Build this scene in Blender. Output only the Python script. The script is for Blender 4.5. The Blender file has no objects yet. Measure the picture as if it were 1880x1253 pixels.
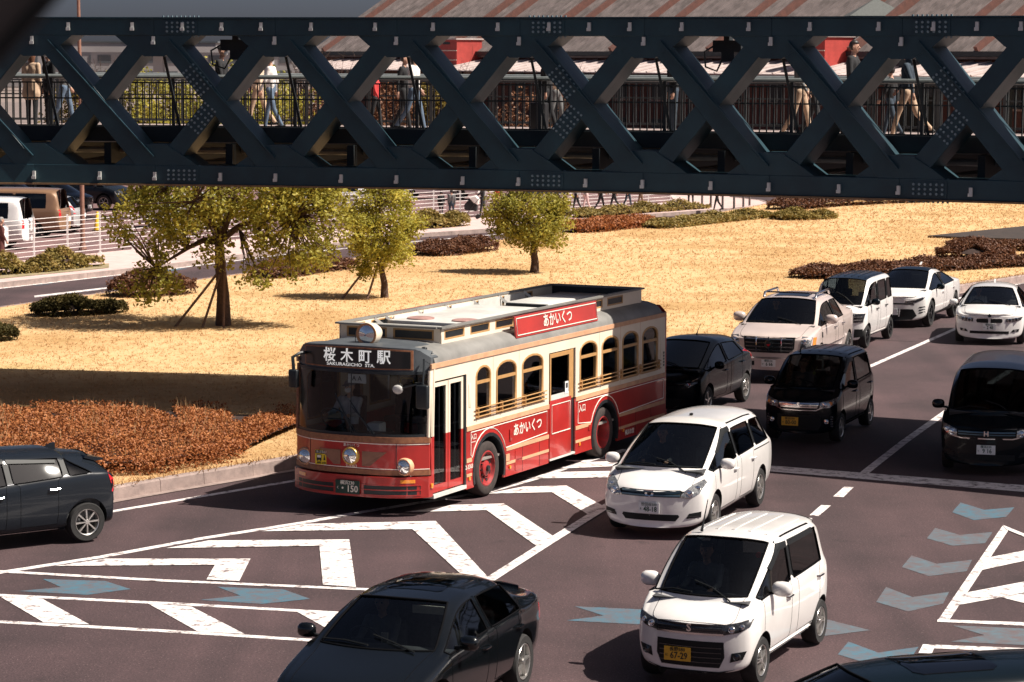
import bpy, bmesh, math, random
from mathutils import Vector, Matrix
from mathutils.bvhtree import BVHTree
R = math.radians
rnd = random.Random(7)
SC = bpy.context.scene
COL = SC.collection

# ------------------------------------------------------------------ camera
FPX, CAMH, PITCH, ROLL = 4865.0, 7.415, 0.10665, 0.0036
CXP, CYP = 940.0, 626.5
_c, _s = math.cos(PITCH), math.sin(PITCH)
FWD, UP0, RT0 = Vector((0, _c, -_s)), Vector((0, _s, _c)), Vector((1, 0, 0))
RT = RT0 * math.cos(ROLL) + UP0 * math.sin(ROLL)
UP = UP0 * math.cos(ROLL) - RT0 * math.sin(ROLL)
cam_d = bpy.data.cameras.new('camera')
cam_d.sensor_width = 36.0
cam_d.lens = FPX / 1880.0 * 36.0
cam_d.clip_start = 0.3
cam_d.clip_end = 6000
cam = bpy.data.objects.new('camera', cam_d)
COL.objects.link(cam)
M = Matrix((RT, UP, -FWD)).transposed().to_4x4()
M.translation = Vector((0, 0, CAMH))
cam.matrix_world = M
cam_d.dof.use_dof = True
cam_d.dof.focus_distance = 46.0
cam_d.dof.aperture_fstop = 5.6
SC.camera = cam

# ------------------------------------------------------------------ light
SUN_EL = 52.0
SUN_DIR = Vector((0.98, -0.2, 0)).normalized()          # horizontal, towards the sun
TO_SUN = Vector((SUN_DIR.x * math.cos(R(SUN_EL)), SUN_DIR.y * math.cos(R(SUN_EL)), math.sin(R(SUN_EL))))
world = bpy.data.worlds.new('World')
SC.world = world
world.use_nodes = True
nt = world.node_tree
sky = nt.nodes.new('ShaderNodeTexSky')
sky.sky_type = 'NISHITA'
sky.sun_disc = False
sky.sun_elevation = R(SUN_EL)
sky.sun_rotation = math.atan2(TO_SUN.x, TO_SUN.y)
sky.air_density = 0.3
sky.dust_density = 2.5
sky.ozone_density = 1.0
bg = nt.nodes['Background']
nt.links.new(sky.outputs[0], bg.inputs[0])
bg.inputs[1].default_value = 0.056
sd = bpy.data.lights.new('sun', 'SUN')
sd.energy = 5.0
sd.angle = R(0.5)
sd.color = (1.0, 0.93, 0.83)
so = bpy.data.objects.new('sun', sd)
COL.objects.link(so)
so.rotation_euler = TO_SUN.to_track_quat('Z', 'Y').to_euler()
so.location = (40, -10, 60)
vs = SC.view_settings
vs.view_transform = 'Standard'
vs.look = 'None'
vs.exposure = 0.72
vs.gamma = 1.0
vs.use_curve_mapping = False

# ------------------------------------------------------------------ pixel helpers (photo pixels, 1880 wide)
def ray(px, py):
    return FWD + RT * ((px - CXP) / FPX) - UP * ((py - CYP) / FPX)
def gp(px, py, z=0.0):
    d = ray(px, py)
    t = (z - CAMH) / d.z
    return Vector((d.x * t, d.y * t, z))
def at(px, py, Y):
    d = ray(px, py)
    t = Y / d.y
    return Vector((d.x * t, Y, CAMH + d.z * t))
def pix(p):
    v = Vector(p) - Vector((0, 0, CAMH))
    d = v.dot(FWD)
    return (CXP + FPX * v.dot(RT) / d, CYP - FPX * v.dot(UP) / d)

# ------------------------------------------------------------------ materials
MATS = {}
def _nodes(name):
    m = bpy.data.materials.new(name)
    m.use_nodes = True
    t = m.node_tree
    return m, t, t.nodes['Principled BSDF']
def mat(name, col, rough=0.6, metal=0.0, coat=0.0, var=0.0, scale=8.0, bump=0.0, bscale=None, col2=None, spec=None,
        detail=6.0, obj=True, emit=None, lo=0.35, hi=0.65, dist=0.02, sheen=0.0):
    """procedural material: colour varied by noise between col and col2, with bump"""
    if name in MATS:
        return MATS[name]
    m, t, b = _nodes(name)
    b.inputs['Base Color'].default_value = (*col, 1)
    b.inputs['Roughness'].default_value = rough
    b.inputs['Metallic'].default_value = metal
    b.inputs['Coat Weight'].default_value = coat
    b.inputs['Coat Roughness'].default_value = 0.04
    if spec is not None:
        b.inputs['Specular IOR Level'].default_value = spec
    if emit:
        b.inputs['Emission Color'].default_value = (*emit[0], 1)
        b.inputs['Emission Strength'].default_value = emit[1]
    if var or col2 or bump:
        tc = t.nodes.new('ShaderNodeTexCoord')
        out = tc.outputs['Object']
        if not obj:
            g = t.nodes.new('ShaderNodeNewGeometry')
            out = g.outputs['Position']
        if col2 is None:
            col2 = tuple(c * (1 - var) for c in col)
            colb = tuple(min(1, c * (1 + var)) for c in col)
        else:
            colb = col
        n = t.nodes.new('ShaderNodeTexNoise')
        n.inputs['Scale'].default_value = scale
        n.inputs['Detail'].default_value = detail
        n.inputs['Roughness'].default_value = 0.65
        t.links.new(out, n.inputs['Vector'])
        r = t.nodes.new('ShaderNodeValToRGB')
        r.color_ramp.elements[0].position = lo
        r.color_ramp.elements[1].position = hi
        r.color_ramp.elements[0].color = (*col2, 1)
        r.color_ramp.elements[1].color = (*colb, 1)
        t.links.new(n.outputs['Fac'], r.inputs['Fac'])
        t.links.new(r.outputs['Color'], b.inputs['Base Color'])
        if bump:
            n2 = t.nodes.new('ShaderNodeTexNoise')
            n2.inputs['Scale'].default_value = bscale or scale * 4
            n2.inputs['Detail'].default_value = 4
            t.links.new(out, n2.inputs['Vector'])
            bp = t.nodes.new('ShaderNodeBump')
            bp.inputs['Strength'].default_value = bump
            bp.inputs['Distance'].default_value = dist
            t.links.new(n2.outputs['Fac'], bp.inputs['Height'])
            t.links.new(bp.outputs['Normal'], b.inputs['Normal'])
    MATS[name] = m
    return m
def glass_mat(name, tint=(0.25, 0.3, 0.3), refl=1.0, rough=0.02):
    if name in MATS:
        return MATS[name]
    m, t, b = _nodes(name)
    t.nodes.remove(b)
    o = t.nodes['Material Output']
    tr = t.nodes.new('ShaderNodeBsdfTransparent')
    tr.inputs[0].default_value = (*tint, 1)
    gl = t.nodes.new('ShaderNodeBsdfGlossy')
    gl.inputs['Roughness'].default_value = rough
    gl.inputs['Color'].default_value = (refl, refl, refl, 1)
    fr = t.nodes.new('ShaderNodeFresnel')
    fr.inputs['IOR'].default_value = 1.5
    mx = t.nodes.new('ShaderNodeMixShader')
    t.links.new(fr.outputs[0], mx.inputs[0])
    t.links.new(tr.outputs[0], mx.inputs[1])
    t.links.new(gl.outputs[0], mx.inputs[2])
    t.links.new(mx.outputs[0], o.inputs['Surface'])
    MATS[name] = m
    return m
def leaf_mat(name, cols, rough=0.55, trans=0.25, scale=1.2, spec=0.3):
    """leaf colour varied per position (large clumps) and per leaf (fine noise), a little light passes through"""
    if name in MATS:
        return MATS[name]
    m, t, b = _nodes(name)
    g = t.nodes.new('ShaderNodeNewGeometry')
    n1 = t.nodes.new('ShaderNodeTexNoise')
    n1.inputs['Scale'].default_value = scale
    n1.inputs['Detail'].default_value = 8
    n1.inputs['Roughness'].default_value = 0.8
    t.links.new(g.outputs['Position'], n1.inputs['Vector'])
    r = t.nodes.new('ShaderNodeValToRGB')
    e = r.color_ramp.elements
    k = len(cols)
    while len(e) < k:
        e.new(0.5)
    for i, c in enumerate(cols):
        e[i].position = 0.3 + 0.4 * i / max(1, k - 1)
        e[i].color = (*c, 1)
    t.links.new(n1.outputs['Fac'], r.inputs['Fac'])
    t.links.new(r.outputs['Color'], b.inputs['Base Color'])
    b.inputs['Roughness'].default_value = rough
    b.inputs['Specular IOR Level'].default_value = spec
    if trans:
        tl = t.nodes.new('ShaderNodeBsdfTranslucent')
        t.links.new(r.outputs['Color'], tl.inputs['Color'])
        mx = t.nodes.new('ShaderNodeMixShader')
        mx.inputs[0].default_value = trans
        o = t.nodes['Material Output']
        t.links.new(b.outputs[0], mx.inputs[1])
        t.links.new(tl.outputs[0], mx.inputs[2])
        t.links.new(mx.outputs[0], o.inputs['Surface'])
    MATS[name] = m
    return m

# ------------------------------------------------------------------ mesh builder
class MB:
    def __init__(s):
        s.v, s.f, s.m = [], [], []
    def add(s, vs_, fs_, mi=0):
        o = len(s.v)
        s.v += [tuple(p) for p in vs_]
        s.f += [tuple(i + o for i in f) for f in fs_]
        s.m += [mi] * len(fs_)
        return s
    def box(s, x0, x1, y0, y1, z0, z1, mi=0):
        v = [(x, y, z) for x in (x0, x1) for y in (y0, y1) for z in (z0, z1)]
        return s.add(v, [(0, 1, 3, 2), (4, 6, 7, 5), (0, 4, 5, 1), (2, 3, 7, 6), (0, 2, 6, 4), (1, 5, 7, 3)], mi)
    def obox(s, c, ux, uy, uz, mi=0):
        c, ux, uy, uz = Vector(c), Vector(ux), Vector(uy), Vector(uz)
        v = [c + ux * a + uy * b + uz * d for a in (-1, 1) for b in (-1, 1) for d in (-1, 1)]
        return s.add(v, [(0, 1, 3, 2), (4, 6, 7, 5), (0, 4, 5, 1), (2, 3, 7, 6), (0, 2, 6, 4), (1, 5, 7, 3)], mi)
    def bar(s, a, b, w, h, up=(0, 0, 1), mi=0):
        """rectangular bar from a to b, w sideways and h along up (full sizes)"""
        a, b = Vector(a), Vector(b)
        d = (b - a)
        L = d.length
        d.normalize()
        side = d.cross(Vector(up))
        if side.length < 1e-6:
            side = d.cross(Vector((1, 0, 0)))
        side.normalize()
        u = side.cross(d)
        return s.obox((a + b) / 2, d * L / 2, side * w / 2, u * h / 2, mi)
    def tube(s, pts, r, n=8, mi=0, cap=True):
        pts = [Vector(p) for p in pts]
        k = len(pts)
        rs = r if isinstance(r, (list, tuple)) else [r] * k
        vs_, fs_ = [], []
        t0 = (pts[1] - pts[0]).normalized()
        a = t0.orthogonal().normalized()
        for i, p in enumerate(pts):
            t = (pts[min(i + 1, k - 1)] - pts[max(i - 1, 0)])
            t.normalize()
            a = (a - t * a.dot(t))
            if a.length < 1e-6:
                a = t.orthogonal()
            a.normalize()
            b = t.cross(a)
            for j in range(n):
                w = 2 * math.pi * j / n
                vs_.append(p + (a * math.cos(w) + b * math.sin(w)) * rs[i])
        for i in range(k - 1):
            for j in range(n):
                fs_.append((i * n + j, i * n + (j + 1) % n, (i + 1) * n + (j + 1) % n, (i + 1) * n + j))
        if cap:
            fs_.append(tuple(range(n))[::-1])
            fs_.append(tuple((k - 1) * n + j for j in range(n)))
        return s.add(vs_, fs_, mi)
    def lathe(s, prof, axis='z', c=(0, 0, 0), n=24, mi=0, closed=False):
        """prof: (radius, height) list spun about an axis through c"""
        c = Vector(c)
        vs_, fs_ = [], []
        k = len(prof)
        for i in range(n):
            w = 2 * math.pi * i / n
            for r, h in prof:
                x, y = r * math.cos(w), r * math.sin(w)
                p = {'z': (x, y, h), 'y': (x, h, y), 'x': (h, x, y)}[axis]
                vs_.append(c + Vector(p))
        for i in range(n):
            j = (i + 1) % n
            for q in range(k - 1):
                fs_.append((i * k + q, j * k + q, j * k + q + 1, i * k + q + 1))
            if closed:
                fs_.append((i * k + k - 1, j * k + k - 1, j * k, i * k))
        return s.add(vs_, fs_, mi)
    def prism(s, poly, fn, d0, d1, mi=0):
        """poly of 2D points mapped by fn(a,b,depth) to 3D, extruded from d0 to d1"""
        n = len(poly)
        v = [fn(a, b, d0) for a, b in poly] + [fn(a, b, d1) for a, b in poly]
        f = [tuple(range(n))[::-1], tuple(range(n, 2 * n))] + [(i, (i + 1) % n, n + (i + 1) % n, n + i) for i in range(n)]
        return s.add(v, f, mi)
    def sphere(s, c, r, n=10, mi=0, sq=(1, 1, 1)):
        c = Vector(c)
        k = n // 2
        vs_, fs_ = [], []
        for i in range(k + 1):
            a = math.pi * i / k
            for j in range(n):
                w = 2 * math.pi * j / n
                vs_.append(c + Vector((r * sq[0] * math.sin(a) * math.cos(w), r * sq[1] * math.sin(a) * math.sin(w), r * sq[2] * math.cos(a))))
        for i in range(k):
            for j in range(n):
                fs_.append((i * n + j, (i + 1) * n + j, (i + 1) * n + (j + 1) % n, i * n + (j + 1) % n))
        return s.add(vs_, fs_, mi)
    def mesh(s, name, mats, smooth=None, weld=False):
        me = bpy.data.meshes.new(name)
        me.from_pydata(s.v, [], s.f)
        for q in (mats if isinstance(mats, (list, tuple)) else [mats]):
            me.materials.append(q)
        if any(s.m):
            me.polygons.foreach_set('material_index', s.m)
        bm = bmesh.new()
        bm.from_mesh(me)
        if weld:
            bmesh.ops.remove_doubles(bm, verts=bm.verts, dist=1e-5)
        bmesh.ops.recalc_face_normals(bm, faces=bm.faces)
        bm.to_mesh(me)
        bm.free()
        if smooth:
            shade(me, smooth)
        return me
    def build(s, name, mats, parent=None, smooth=None, weld=False):
        return link(name, s.mesh(name, mats, smooth, weld), parent)
def shade(me, ang=35):
    me.polygons.foreach_set('use_smooth', [True] * len(me.polygons))
    me.set_sharp_from_angle(angle=R(ang))
def link(name, data, parent=None):
    o = bpy.data.objects.new(name, data)
    COL.objects.link(o)
    if parent:
        o.parent = parent
    return o
def thing(name, label, cat, loc=(0, 0, 0), rz=0.0, group=None):
    o = link(name, None)
    o.empty_display_size = 0.2
    o.location = loc
    o.rotation_euler = (0, 0, rz)
    return tag(o, label, cat, group)
def tag(o, label=None, cat=None, group=None, kind=None):
    if label: o['label'] = label
    if cat: o['category'] = cat
    if group: o['group'] = group
    if kind: o['kind'] = kind
    return o
def plate_poly(poly, z0, z1):
    b = MB()
    b.prism([(p[0], p[1]) for p in poly], lambda a, c, d: (a, c, d), z0, z1)
    return b
def bevel(me, w=0.01, seg=2, ang=30):
    bm = bmesh.new()
    bm.from_mesh(me)
    es = [e for e in bm.edges if len(e.link_faces) == 2 and e.calc_face_angle(0) > R(ang)]
    if es:
        bmesh.ops.bevel(bm, geom=es, offset=w, segments=seg, affect='EDGES', profile=0.5, clamp_overlap=True)
    bm.to_mesh(me)
    bm.free()
    return me
TMP = bpy.data.scenes.new('scratch')
def evaluated(o):
    """mesh of an object with its modifiers, evaluated in a scratch scene"""
    TMP.view_layers[0].update()
    dg = TMP.view_layers[0].depsgraph
    return bpy.data.meshes.new_from_object(o.evaluated_get(dg), depsgraph=dg)
_text_cache = {}
def text_mesh(body, size, name='lettering', bold=0.0, sx=1.0, align='CENTER', ext=0.0015):
    """lettering as a mesh in the XZ plane facing -Y, centred"""
    key = (body, size, bold, sx, align)
    if key in _text_cache:
        return _text_cache[key]
    c = bpy.data.curves.new('t', 'FONT')
    c.body = body
    c.size = size
    c.align_x = align
    c.align_y = 'CENTER'
    c.offset = bold * size
    c.extrude = ext
    c.resolution_u = 2
    o = bpy.data.objects.new('t', c)
    TMP.collection.objects.link(o)
    me = evaluated(o)
    bpy.data.objects.remove(o)
    bpy.data.curves.remove(c)
    me.name = name
    me.transform(Matrix.Rotation(R(90), 4, 'X') @ Matrix.Diagonal((sx, 1, 1, 1)))
    _text_cache[key] = me
    return me
def put_text(body, size, m, parent, loc, right, up, name='lettering', **k):
    """place lettering: right/up are the reading directions"""
    me = text_mesh(body, size, name, **k).copy()
    me.materials.clear()
    me.materials.append(m)
    o = link(name, me, parent)
    rt, u = Vector(right).normalized(), Vector(up).normalized()
    n = rt.cross(u)                                       # towards the reader
    mm = Matrix((rt, -n, u)).transposed().to_4x4()
    mm.translation = Vector(loc)
    o.matrix_local = mm
    return o
# ================================================================== GROUND, ROADS, LAWN
LZ = 0.22                                                  # lawn height above the road
def asphalt_mat(name, a, b, c):
    m, t, bs = _nodes(name)
    g = t.nodes.new('ShaderNodeNewGeometry')
    P = g.outputs['Position']
    def noise(sc, det, rg=0.6):
        n = t.nodes.new('ShaderNodeTexNoise')
        n.inputs['Scale'].default_value = sc
        n.inputs['Detail'].default_value = det
        n.inputs['Roughness'].default_value = rg
        t.links.new(P, n.inputs['Vector'])
        return n
    def ramp(n, p0, c0, p1, c1):
        r = t.nodes.new('ShaderNodeValToRGB')
        r.color_ramp.elements[0].position = p0
        r.color_ramp.elements[1].position = p1
        r.color_ramp.elements[0].color = (*c0, 1)
        r.color_ramp.elements[1].color = (*c1, 1)
        t.links.new(n.outputs['Fac'], r.inputs['Fac'])
        return r
    big = ramp(noise(0.35, 6), 0.3, a, 0.7, b)
    fine = ramp(noise(32, 2, 0.7), 0.3, (0.5, 0.5, 0.5), 0.72, (1.45, 1.4, 1.4))
    mul = t.nodes.new('ShaderNodeMix')
    mul.data_type = 'RGBA'
    mul.blend_type = 'MULTIPLY'
    mul.inputs[0].default_value = 1.0
    t.links.new(big.outputs[0], mul.inputs[6])
    t.links.new(fine.outputs[0], mul.inputs[7])
    # long tyre-worn streaks along the direction of travel
    mp = t.nodes.new('ShaderNodeMapping')
    mp.inputs['Rotation'].default_value = (0, 0, R(-66))
    mp.inputs['Scale'].default_value = (1.1, .05, 1)
    t.links.new(P, mp.inputs['Vector'])
    ns = t.nodes.new('ShaderNodeTexNoise')
    ns.inputs['Scale'].default_value = 1.0
    ns.inputs['Detail'].default_value = 5
    t.links.new(mp.outputs[0], ns.inputs['Vector'])
    st = ramp(ns, 0.32, (0.74, 0.74, 0.76), 0.68, (1.14, 1.12, 1.12))
    spots = ramp(noise(1.7, 3), 0.24, (0.62, 0.62, 0.64), 0.36, (1, 1, 1))
    prev = mul
    for nd in (st, spots):
        m2 = t.nodes.new('ShaderNodeMix')
        m2.data_type = 'RGBA'
        m2.blend_type = 'MULTIPLY'
        m2.inputs[0].default_value = 1.0
        t.links.new(prev.outputs[2], m2.inputs[6])
        t.links.new(nd.outputs[0], m2.inputs[7])
        prev = m2
    mul = prev
    # pale stones scattered in the wearing course
    vo = t.nodes.new('ShaderNodeTexVoronoi')
    vo.inputs['Scale'].default_value = 16
    t.links.new(P, vo.inputs['Vector'])
    th = t.nodes.new('ShaderNodeMath')
    th.operation = 'LESS_THAN'
    th.inputs[1].default_value = 0.13
    t.links.new(vo.outputs['Distance'], th.inputs[0])
    n3 = noise(3.0, 2)
    th2 = t.nodes.new('ShaderNodeMath')
    th2.operation = 'MULTIPLY'
    t.links.new(th.outputs[0], th2.inputs[0])
    t.links.new(n3.outputs['Fac'], th2.inputs[1])
    mx = t.nodes.new('ShaderNodeMix')
    mx.data_type = 'RGBA'
    t.links.new(th2.outputs[0], mx.inputs[0])
    t.links.new(mul.outputs[2], mx.inputs[6])
    mx.inputs[7].default_value = (*c, 1)
    t.links.new(mx.outputs[2], bs.inputs['Base Color'])
    bs.inputs['Roughness'].default_value = 0.85
    bp = t.nodes.new('ShaderNodeBump')
    bp.inputs['Strength'].default_value = 0.5
    bp.inputs['Distance'].default_value = 0.01
    nb = noise(45, 3)
    t.links.new(nb.outputs['Fac'], bp.inputs['Height'])
    t.links.new(bp.outputs['Normal'], bs.inputs['Normal'])
    return m
M_ASPH = asphalt_mat('asphalt', (0.042, 0.026, 0.028), (0.086, 0.051, 0.054), (0.24, 0.165, 0.16))
M_ASPH_FAR = asphalt_mat('asphalt_car_park', (0.16, 0.09, 0.088), (0.21, 0.125, 0.12), (0.35, 0.26, 0.24))
def paint_mat(name, col, wear=(0.3, 0.44)):
    """road paint worn through to the asphalt in cracks and patches"""
    m, t, b = _nodes(name)
    g = t.nodes.new('ShaderNodeNewGeometry')
    n = t.nodes.new('ShaderNodeTexNoise')
    n.inputs['Scale'].default_value = 5.0
    n.inputs['Detail'].default_value = 12
    n.inputs['Roughness'].default_value = 0.75
    t.links.new(g.outputs['Position'], n.inputs['Vector'])
    r = t.nodes.new('ShaderNodeValToRGB')
    r.color_ramp.elements[0].position = wear[0]
    r.color_ramp.elements[1].position = wear[1]
    r.color_ramp.elements[0].color = (0.12, 0.08, 0.08, 1)
    r.color_ramp.elements[1].color = (*col, 1)
    t.links.new(n.outputs['Fac'], r.inputs['Fac'])
    t.links.new(r.outputs['Color'], b.inputs['Base Color'])
    b.inputs['Roughness'].default_value = 0.75
    return m
M_WHITE = paint_mat('road_paint_white', (0.74, 0.68, 0.66), (0.38, 0.5))
M_BLUE = paint_mat('road_paint_blue', (0.055, 0.135, 0.185), (0.32, 0.6))
M_BLUE2 = paint_mat('road_paint_blue_worn', (0.085, 0.15, 0.185), (0.36, 0.68))
def lawn_mat():
    m, t, b = _nodes('dry_lawn')
    g = t.nodes.new('ShaderNodeNewGeometry')
    def nz(sc, det, rg_=.7):
        n = t.nodes.new('ShaderNodeTexNoise')
        n.inputs['Scale'].default_value = sc
        n.inputs['Detail'].default_value = det
        n.inputs['Roughness'].default_value = rg_
        t.links.new(g.outputs['Position'], n.inputs['Vector'])
        return n
    def rp(n, stops):
        r = t.nodes.new('ShaderNodeValToRGB')
        e = r.color_ramp.elements
        while len(e) < len(stops): e.new(.5)
        for k, (p, c) in enumerate(stops):
            e[k].position = p
            e[k].color = (*c, 1)
        t.links.new(n.outputs['Fac'], r.inputs['Fac'])
        return r
    big = rp(nz(.16, 5), [(.3, (.37, .225, .095)), (.43, (.49, .315, .15)), (.57, (.61, .42, .225)), (.75, (.43, .31, .13))])
    fine = rp(nz(9, 8, .8), [(.28, (.78, .76, .74)), (.46, (1, 1, 1)), (.72, (1.16, 1.15, 1.14))])
    mx = t.nodes.new('ShaderNodeMix')
    mx.data_type = 'RGBA'
    mx.blend_type = 'MULTIPLY'
    mx.inputs[0].default_value = 1
    t.links.new(big.outputs[0], mx.inputs[6])
    t.links.new(fine.outputs[0], mx.inputs[7])
    t.links.new(mx.outputs[2], b.inputs['Base Color'])
    b.inputs['Roughness'].default_value = .95
    b.inputs['Specular IOR Level'].default_value = .05
    bp = t.nodes.new('ShaderNodeBump')
    bp.inputs['Strength'].default_value = .5
    bp.inputs['Distance'].default_value = .05
    t.links.new(nz(26, 6, .8).outputs['Fac'], bp.inputs['Height'])
    t.links.new(bp.outputs['Normal'], b.inputs['Normal'])
    return m
M_LAWN = lawn_mat()
M_KERB = mat('kerb_stone', (0.36, 0.27, 0.24), 0.85, scale=3.0, col2=(0.22, 0.165, 0.15), bump=0.4, bscale=60, obj=False)
M_PAVE = mat('pale_paving', (0.62, 0.45, 0.42), 0.9, scale=2.0, col2=(0.5, 0.36, 0.33), obj=False)
M_EARTH = mat('far_ground', (0.25, 0.19, 0.17), 0.95, scale=0.2, col2=(0.18, 0.14, 0.12), obj=False)

def sheet(name, poly, z, m, parent=None):
    me = bpy.data.meshes.new(name)
    me.from_pydata([(p[0], p[1], z) for p in poly], [], [tuple(range(len(poly)))])
    me.materials.append(m)
    bm = bmesh.new()
    bm.from_mesh(me)
    bmesh.ops.triangulate(bm, faces=bm.faces)
    for f in bm.faces:
        if f.normal.z < 0:
            f.normal_flip()
    bm.to_mesh(me)
    bm.free()
    return link(name, me, parent)
g = tag(sheet('ground', [(-2500, -40), (2500, -40), (2500, 4000), (-2500, 4000)], -0.03, M_EARTH), kind='structure')
road = tag(sheet('road', [(-70, -20), (70, -20), (70, 175), (-70, 175)], 0.0, M_ASPH), kind='structure')

near_px = [(-320, 1000), (0, 933), (110, 912), (203, 895), (290, 880), (370, 867), (460, 852), (545, 838)]
near_edge = [gp(x, y, LZ) for x, y in near_px]
pR = gp(1762, 524, LZ)
pR2 = gp(1882, 505, LZ)
a0 = near_edge[-1]
near_edge += [a0.lerp(pR, k / 8) + Vector((0.0, 0, 0)) for k in range(1, 9)] + [pR2, pR2 + (pR2 - pR) * 1.2]
far_px = [(-320, 612), (0, 564), (240, 531), (520, 492), (780, 457), (890, 444), (1040, 425), (1190, 410), (1330, 388), (1420, 372)]
far_edge = [gp(x, y, LZ) for x, y in far_px]
lawn_poly = near_edge + [Vector((40, 150, 0)), Vector((24, 168, 0))] + far_edge[::-1]
lawn = tag(sheet('lawn', lawn_poly, LZ, M_LAWN), kind='structure')

def kerb_run(pts, name, h0, h1, w, step, parent, gap=0.012):
    """a row of kerbstones along pts; every stone is an object of its own"""
    acc = []
    for a, b in zip(pts[:-1], pts[1:]):
        L = (b - a).length
        n = max(1, round(L / step))
        for i in range(n):
            acc.append((a.lerp(b, i / n), a.lerp(b, (i + 1) / n)))
    cache = {}
    for a, b in acc:
        d = b - a
        d.z = 0
        L = round(d.length, 2)
        if L not in cache:
            q = MB()
            q.prism([(-w * 0.5, h0), (w * 0.5 - 0.02, h0), (w * 0.5 - 0.035, h1 - 0.03), (w * 0.5 - 0.06, h1), (-w * 0.5, h1)],
                    lambda u, v, t_: (t_, -u, v), -L / 2 + gap / 2, L / 2 - gap / 2)
            cache[L] = q.mesh(name, M_KERB)
        o = link(name, cache[L], parent)
        m_ = (a + b) / 2
        o.location = (m_.x, m_.y, rnd.uniform(-0.004, 0.004))
        o.rotation_euler = (0, 0, math.atan2(d.y, d.x) + rnd.uniform(-0.004, 0.004))
kerb = tag(sheet('kerb_bed', [(p.x, p.y) for p in near_edge] + [(p.x + 0.25, p.y - 0.08) for p in near_edge[::-1]], 0.012, M_KERB), kind='structure')
kerb_run([Vector((p.x, p.y, 0)) for p in near_edge], 'kerbstone', 0.0, LZ + 0.012, 0.18, 0.9, kerb)
fk = tag(sheet('far_kerb_bed', [(p.x, p.y) for p in far_edge] + [(p.x, p.y + 0.3) for p in far_edge[::-1]], 0.012, M_KERB), kind='structure')
kerb_run([Vector((p.x, p.y, 0)) for p in far_edge[::-1]], 'kerbstone', 0.0, LZ + 0.012, 0.18, 2.0, fk)

# far footway beyond the far road, and the car park behind it
walk_px = [(-320, 560), (0, 520), (300, 487), (520, 458), (760, 430), (890, 421), (1056, 403), (1200, 393), (1330, 384), (1363, 381), (1400, 378), (1412, 374), (1395, 368), (1340, 362)]
walk = [gp(x, y, 0.15) for x, y in walk_px]
wk = tag(sheet('footway', walk + [Vector((14, 168, 0)), Vector((-60, 168, 0)), Vector((-60, 90, 0))], 0.15, M_PAVE), kind='structure')
kerb_run([Vector((p.x, p.y, 0)) for p in walk[::-1]], 'kerbstone', 0.0, 0.165, 0.2, 2.0, wk)
fence_px = [(-200, 505), (29, 480), (193, 463), (400, 443), (770, 407), (848, 401), (1100, 381), (1240, 371)]
fence_w = [gp(x, y, 0.15) for x, y in fence_px]
cp = tag(sheet('car_park', fence_w + [Vector((9, 175, 0)), Vector((-69, 175, 0)), Vector((-69, 95, 0))], 0.156, M_ASPH_FAR), kind='structure')
M_PLAZA = mat('plaza_paving', (0.22, 0.17, 0.155), 0.9, scale=.6, col2=(0.14, 0.11, 0.10), obj=False)
plaza = tag(sheet('plaza', [Vector((-60, 168.5)), Vector((69, 168.5)), Vector((69, 420)), Vector((-200, 420)), Vector((-200, 168.5))], 0.1, M_PLAZA), kind='structure')
# verge strips on the footway
M_VERGE = mat('verge_soil', (0.36, 0.27, 0.16), 0.95, scale=3, col2=(0.2, 0.17, 0.09), bump=0.6, bscale=30, obj=False)
tag(sheet('verge', [gp(x, y, 0.16) for x, y in [(-200, 540), (0, 512), (200, 492), (200, 484), (0, 500), (-200, 525)]], 0.162, M_VERGE), kind='structure')

# ---------------------------------------------------------------- road markings (thin sheets above the asphalt)
def marking(name, px, m, z=0.004):
    return sheet(name, [gp(x, y, 0.0) for x, y in px], z, m, road)
def line(name, a, b, w, m, z=0.004):
    """painted line of real width w between two road points given in photo pixels; a,b may be longer lists"""
    pts = [gp(*p) for p in (a if isinstance(a, list) else [a, b])]
    L, Rr = [], []
    for i, p in enumerate(pts):
        d = (pts[min(i + 1, len(pts) - 1)] - pts[max(i - 1, 0)])
        n = Vector((-d.y, d.x, 0)).normalized() * w / 2
        L.append(p + n)
        Rr.append(p - n)
    return sheet(name, L + Rr[::-1], z, m, road)
C5 = lambda l: [(x / 2.6857, 900 + y / 2.6857) for x, y in l]
C6 = lambda l: [(1400 + x / 3.108, 850 + y / 3.108) for x, y in l]
line('edge_line', [(-100, 1000), (110, 958), (215, 938), (370, 912), (530, 885), (720, 846), (900, 800), (1240, 712)], None, 0.15, M_WHITE)
line('boundary_line', [(-40, 1058), (186, 1023), (372, 989), (558, 960), (663, 941), (780, 922), (898, 903), (980, 880), (1060, 852), (1150, 826)], None, 0.17, M_WHITE)
line('boundary_line', [(-40, 1048), (300, 1067), (666, 1083), (900, 1090)], None, 0.15, M_WHITE, 0.008)
marking('chevron', C5([(270, 378), (520, 342), (1235, 342), (1180, 452), (1018, 445), (1060, 372)]), M_WHITE, 0.012)
marking('chevron', C5([(820, 290), (1030, 252), (1722, 247), (1755, 482), (1592, 470), (1575, 278)]), M_WHITE, 0.012)
marking('chevron', [(480, 977), (560, 963.5), (800, 958), (902, 1068), (866, 1074), (757, 973)], M_WHITE, 0.012)
marking('chevron', [(742, 942), (830, 928.5), (925, 926), (1020, 989), (985, 1004), (893, 938)], M_WHITE, 0.012)
marking('chevron', [(893, 908), (960, 895), (1040, 893), (1114, 934), (1086, 950), (1013, 905)], M_WHITE, 0.012)
marking('chevron', [(965, 880), (1015, 868), (1138, 866), (1200, 895), (1180, 905), (1118, 878)], M_WHITE, 0.012)
marking('chevron', [(1022, 862), (1065, 850), (1190, 846), (1230, 865), (1210, 872), (1160, 856)], M_WHITE, 0.012)
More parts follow.
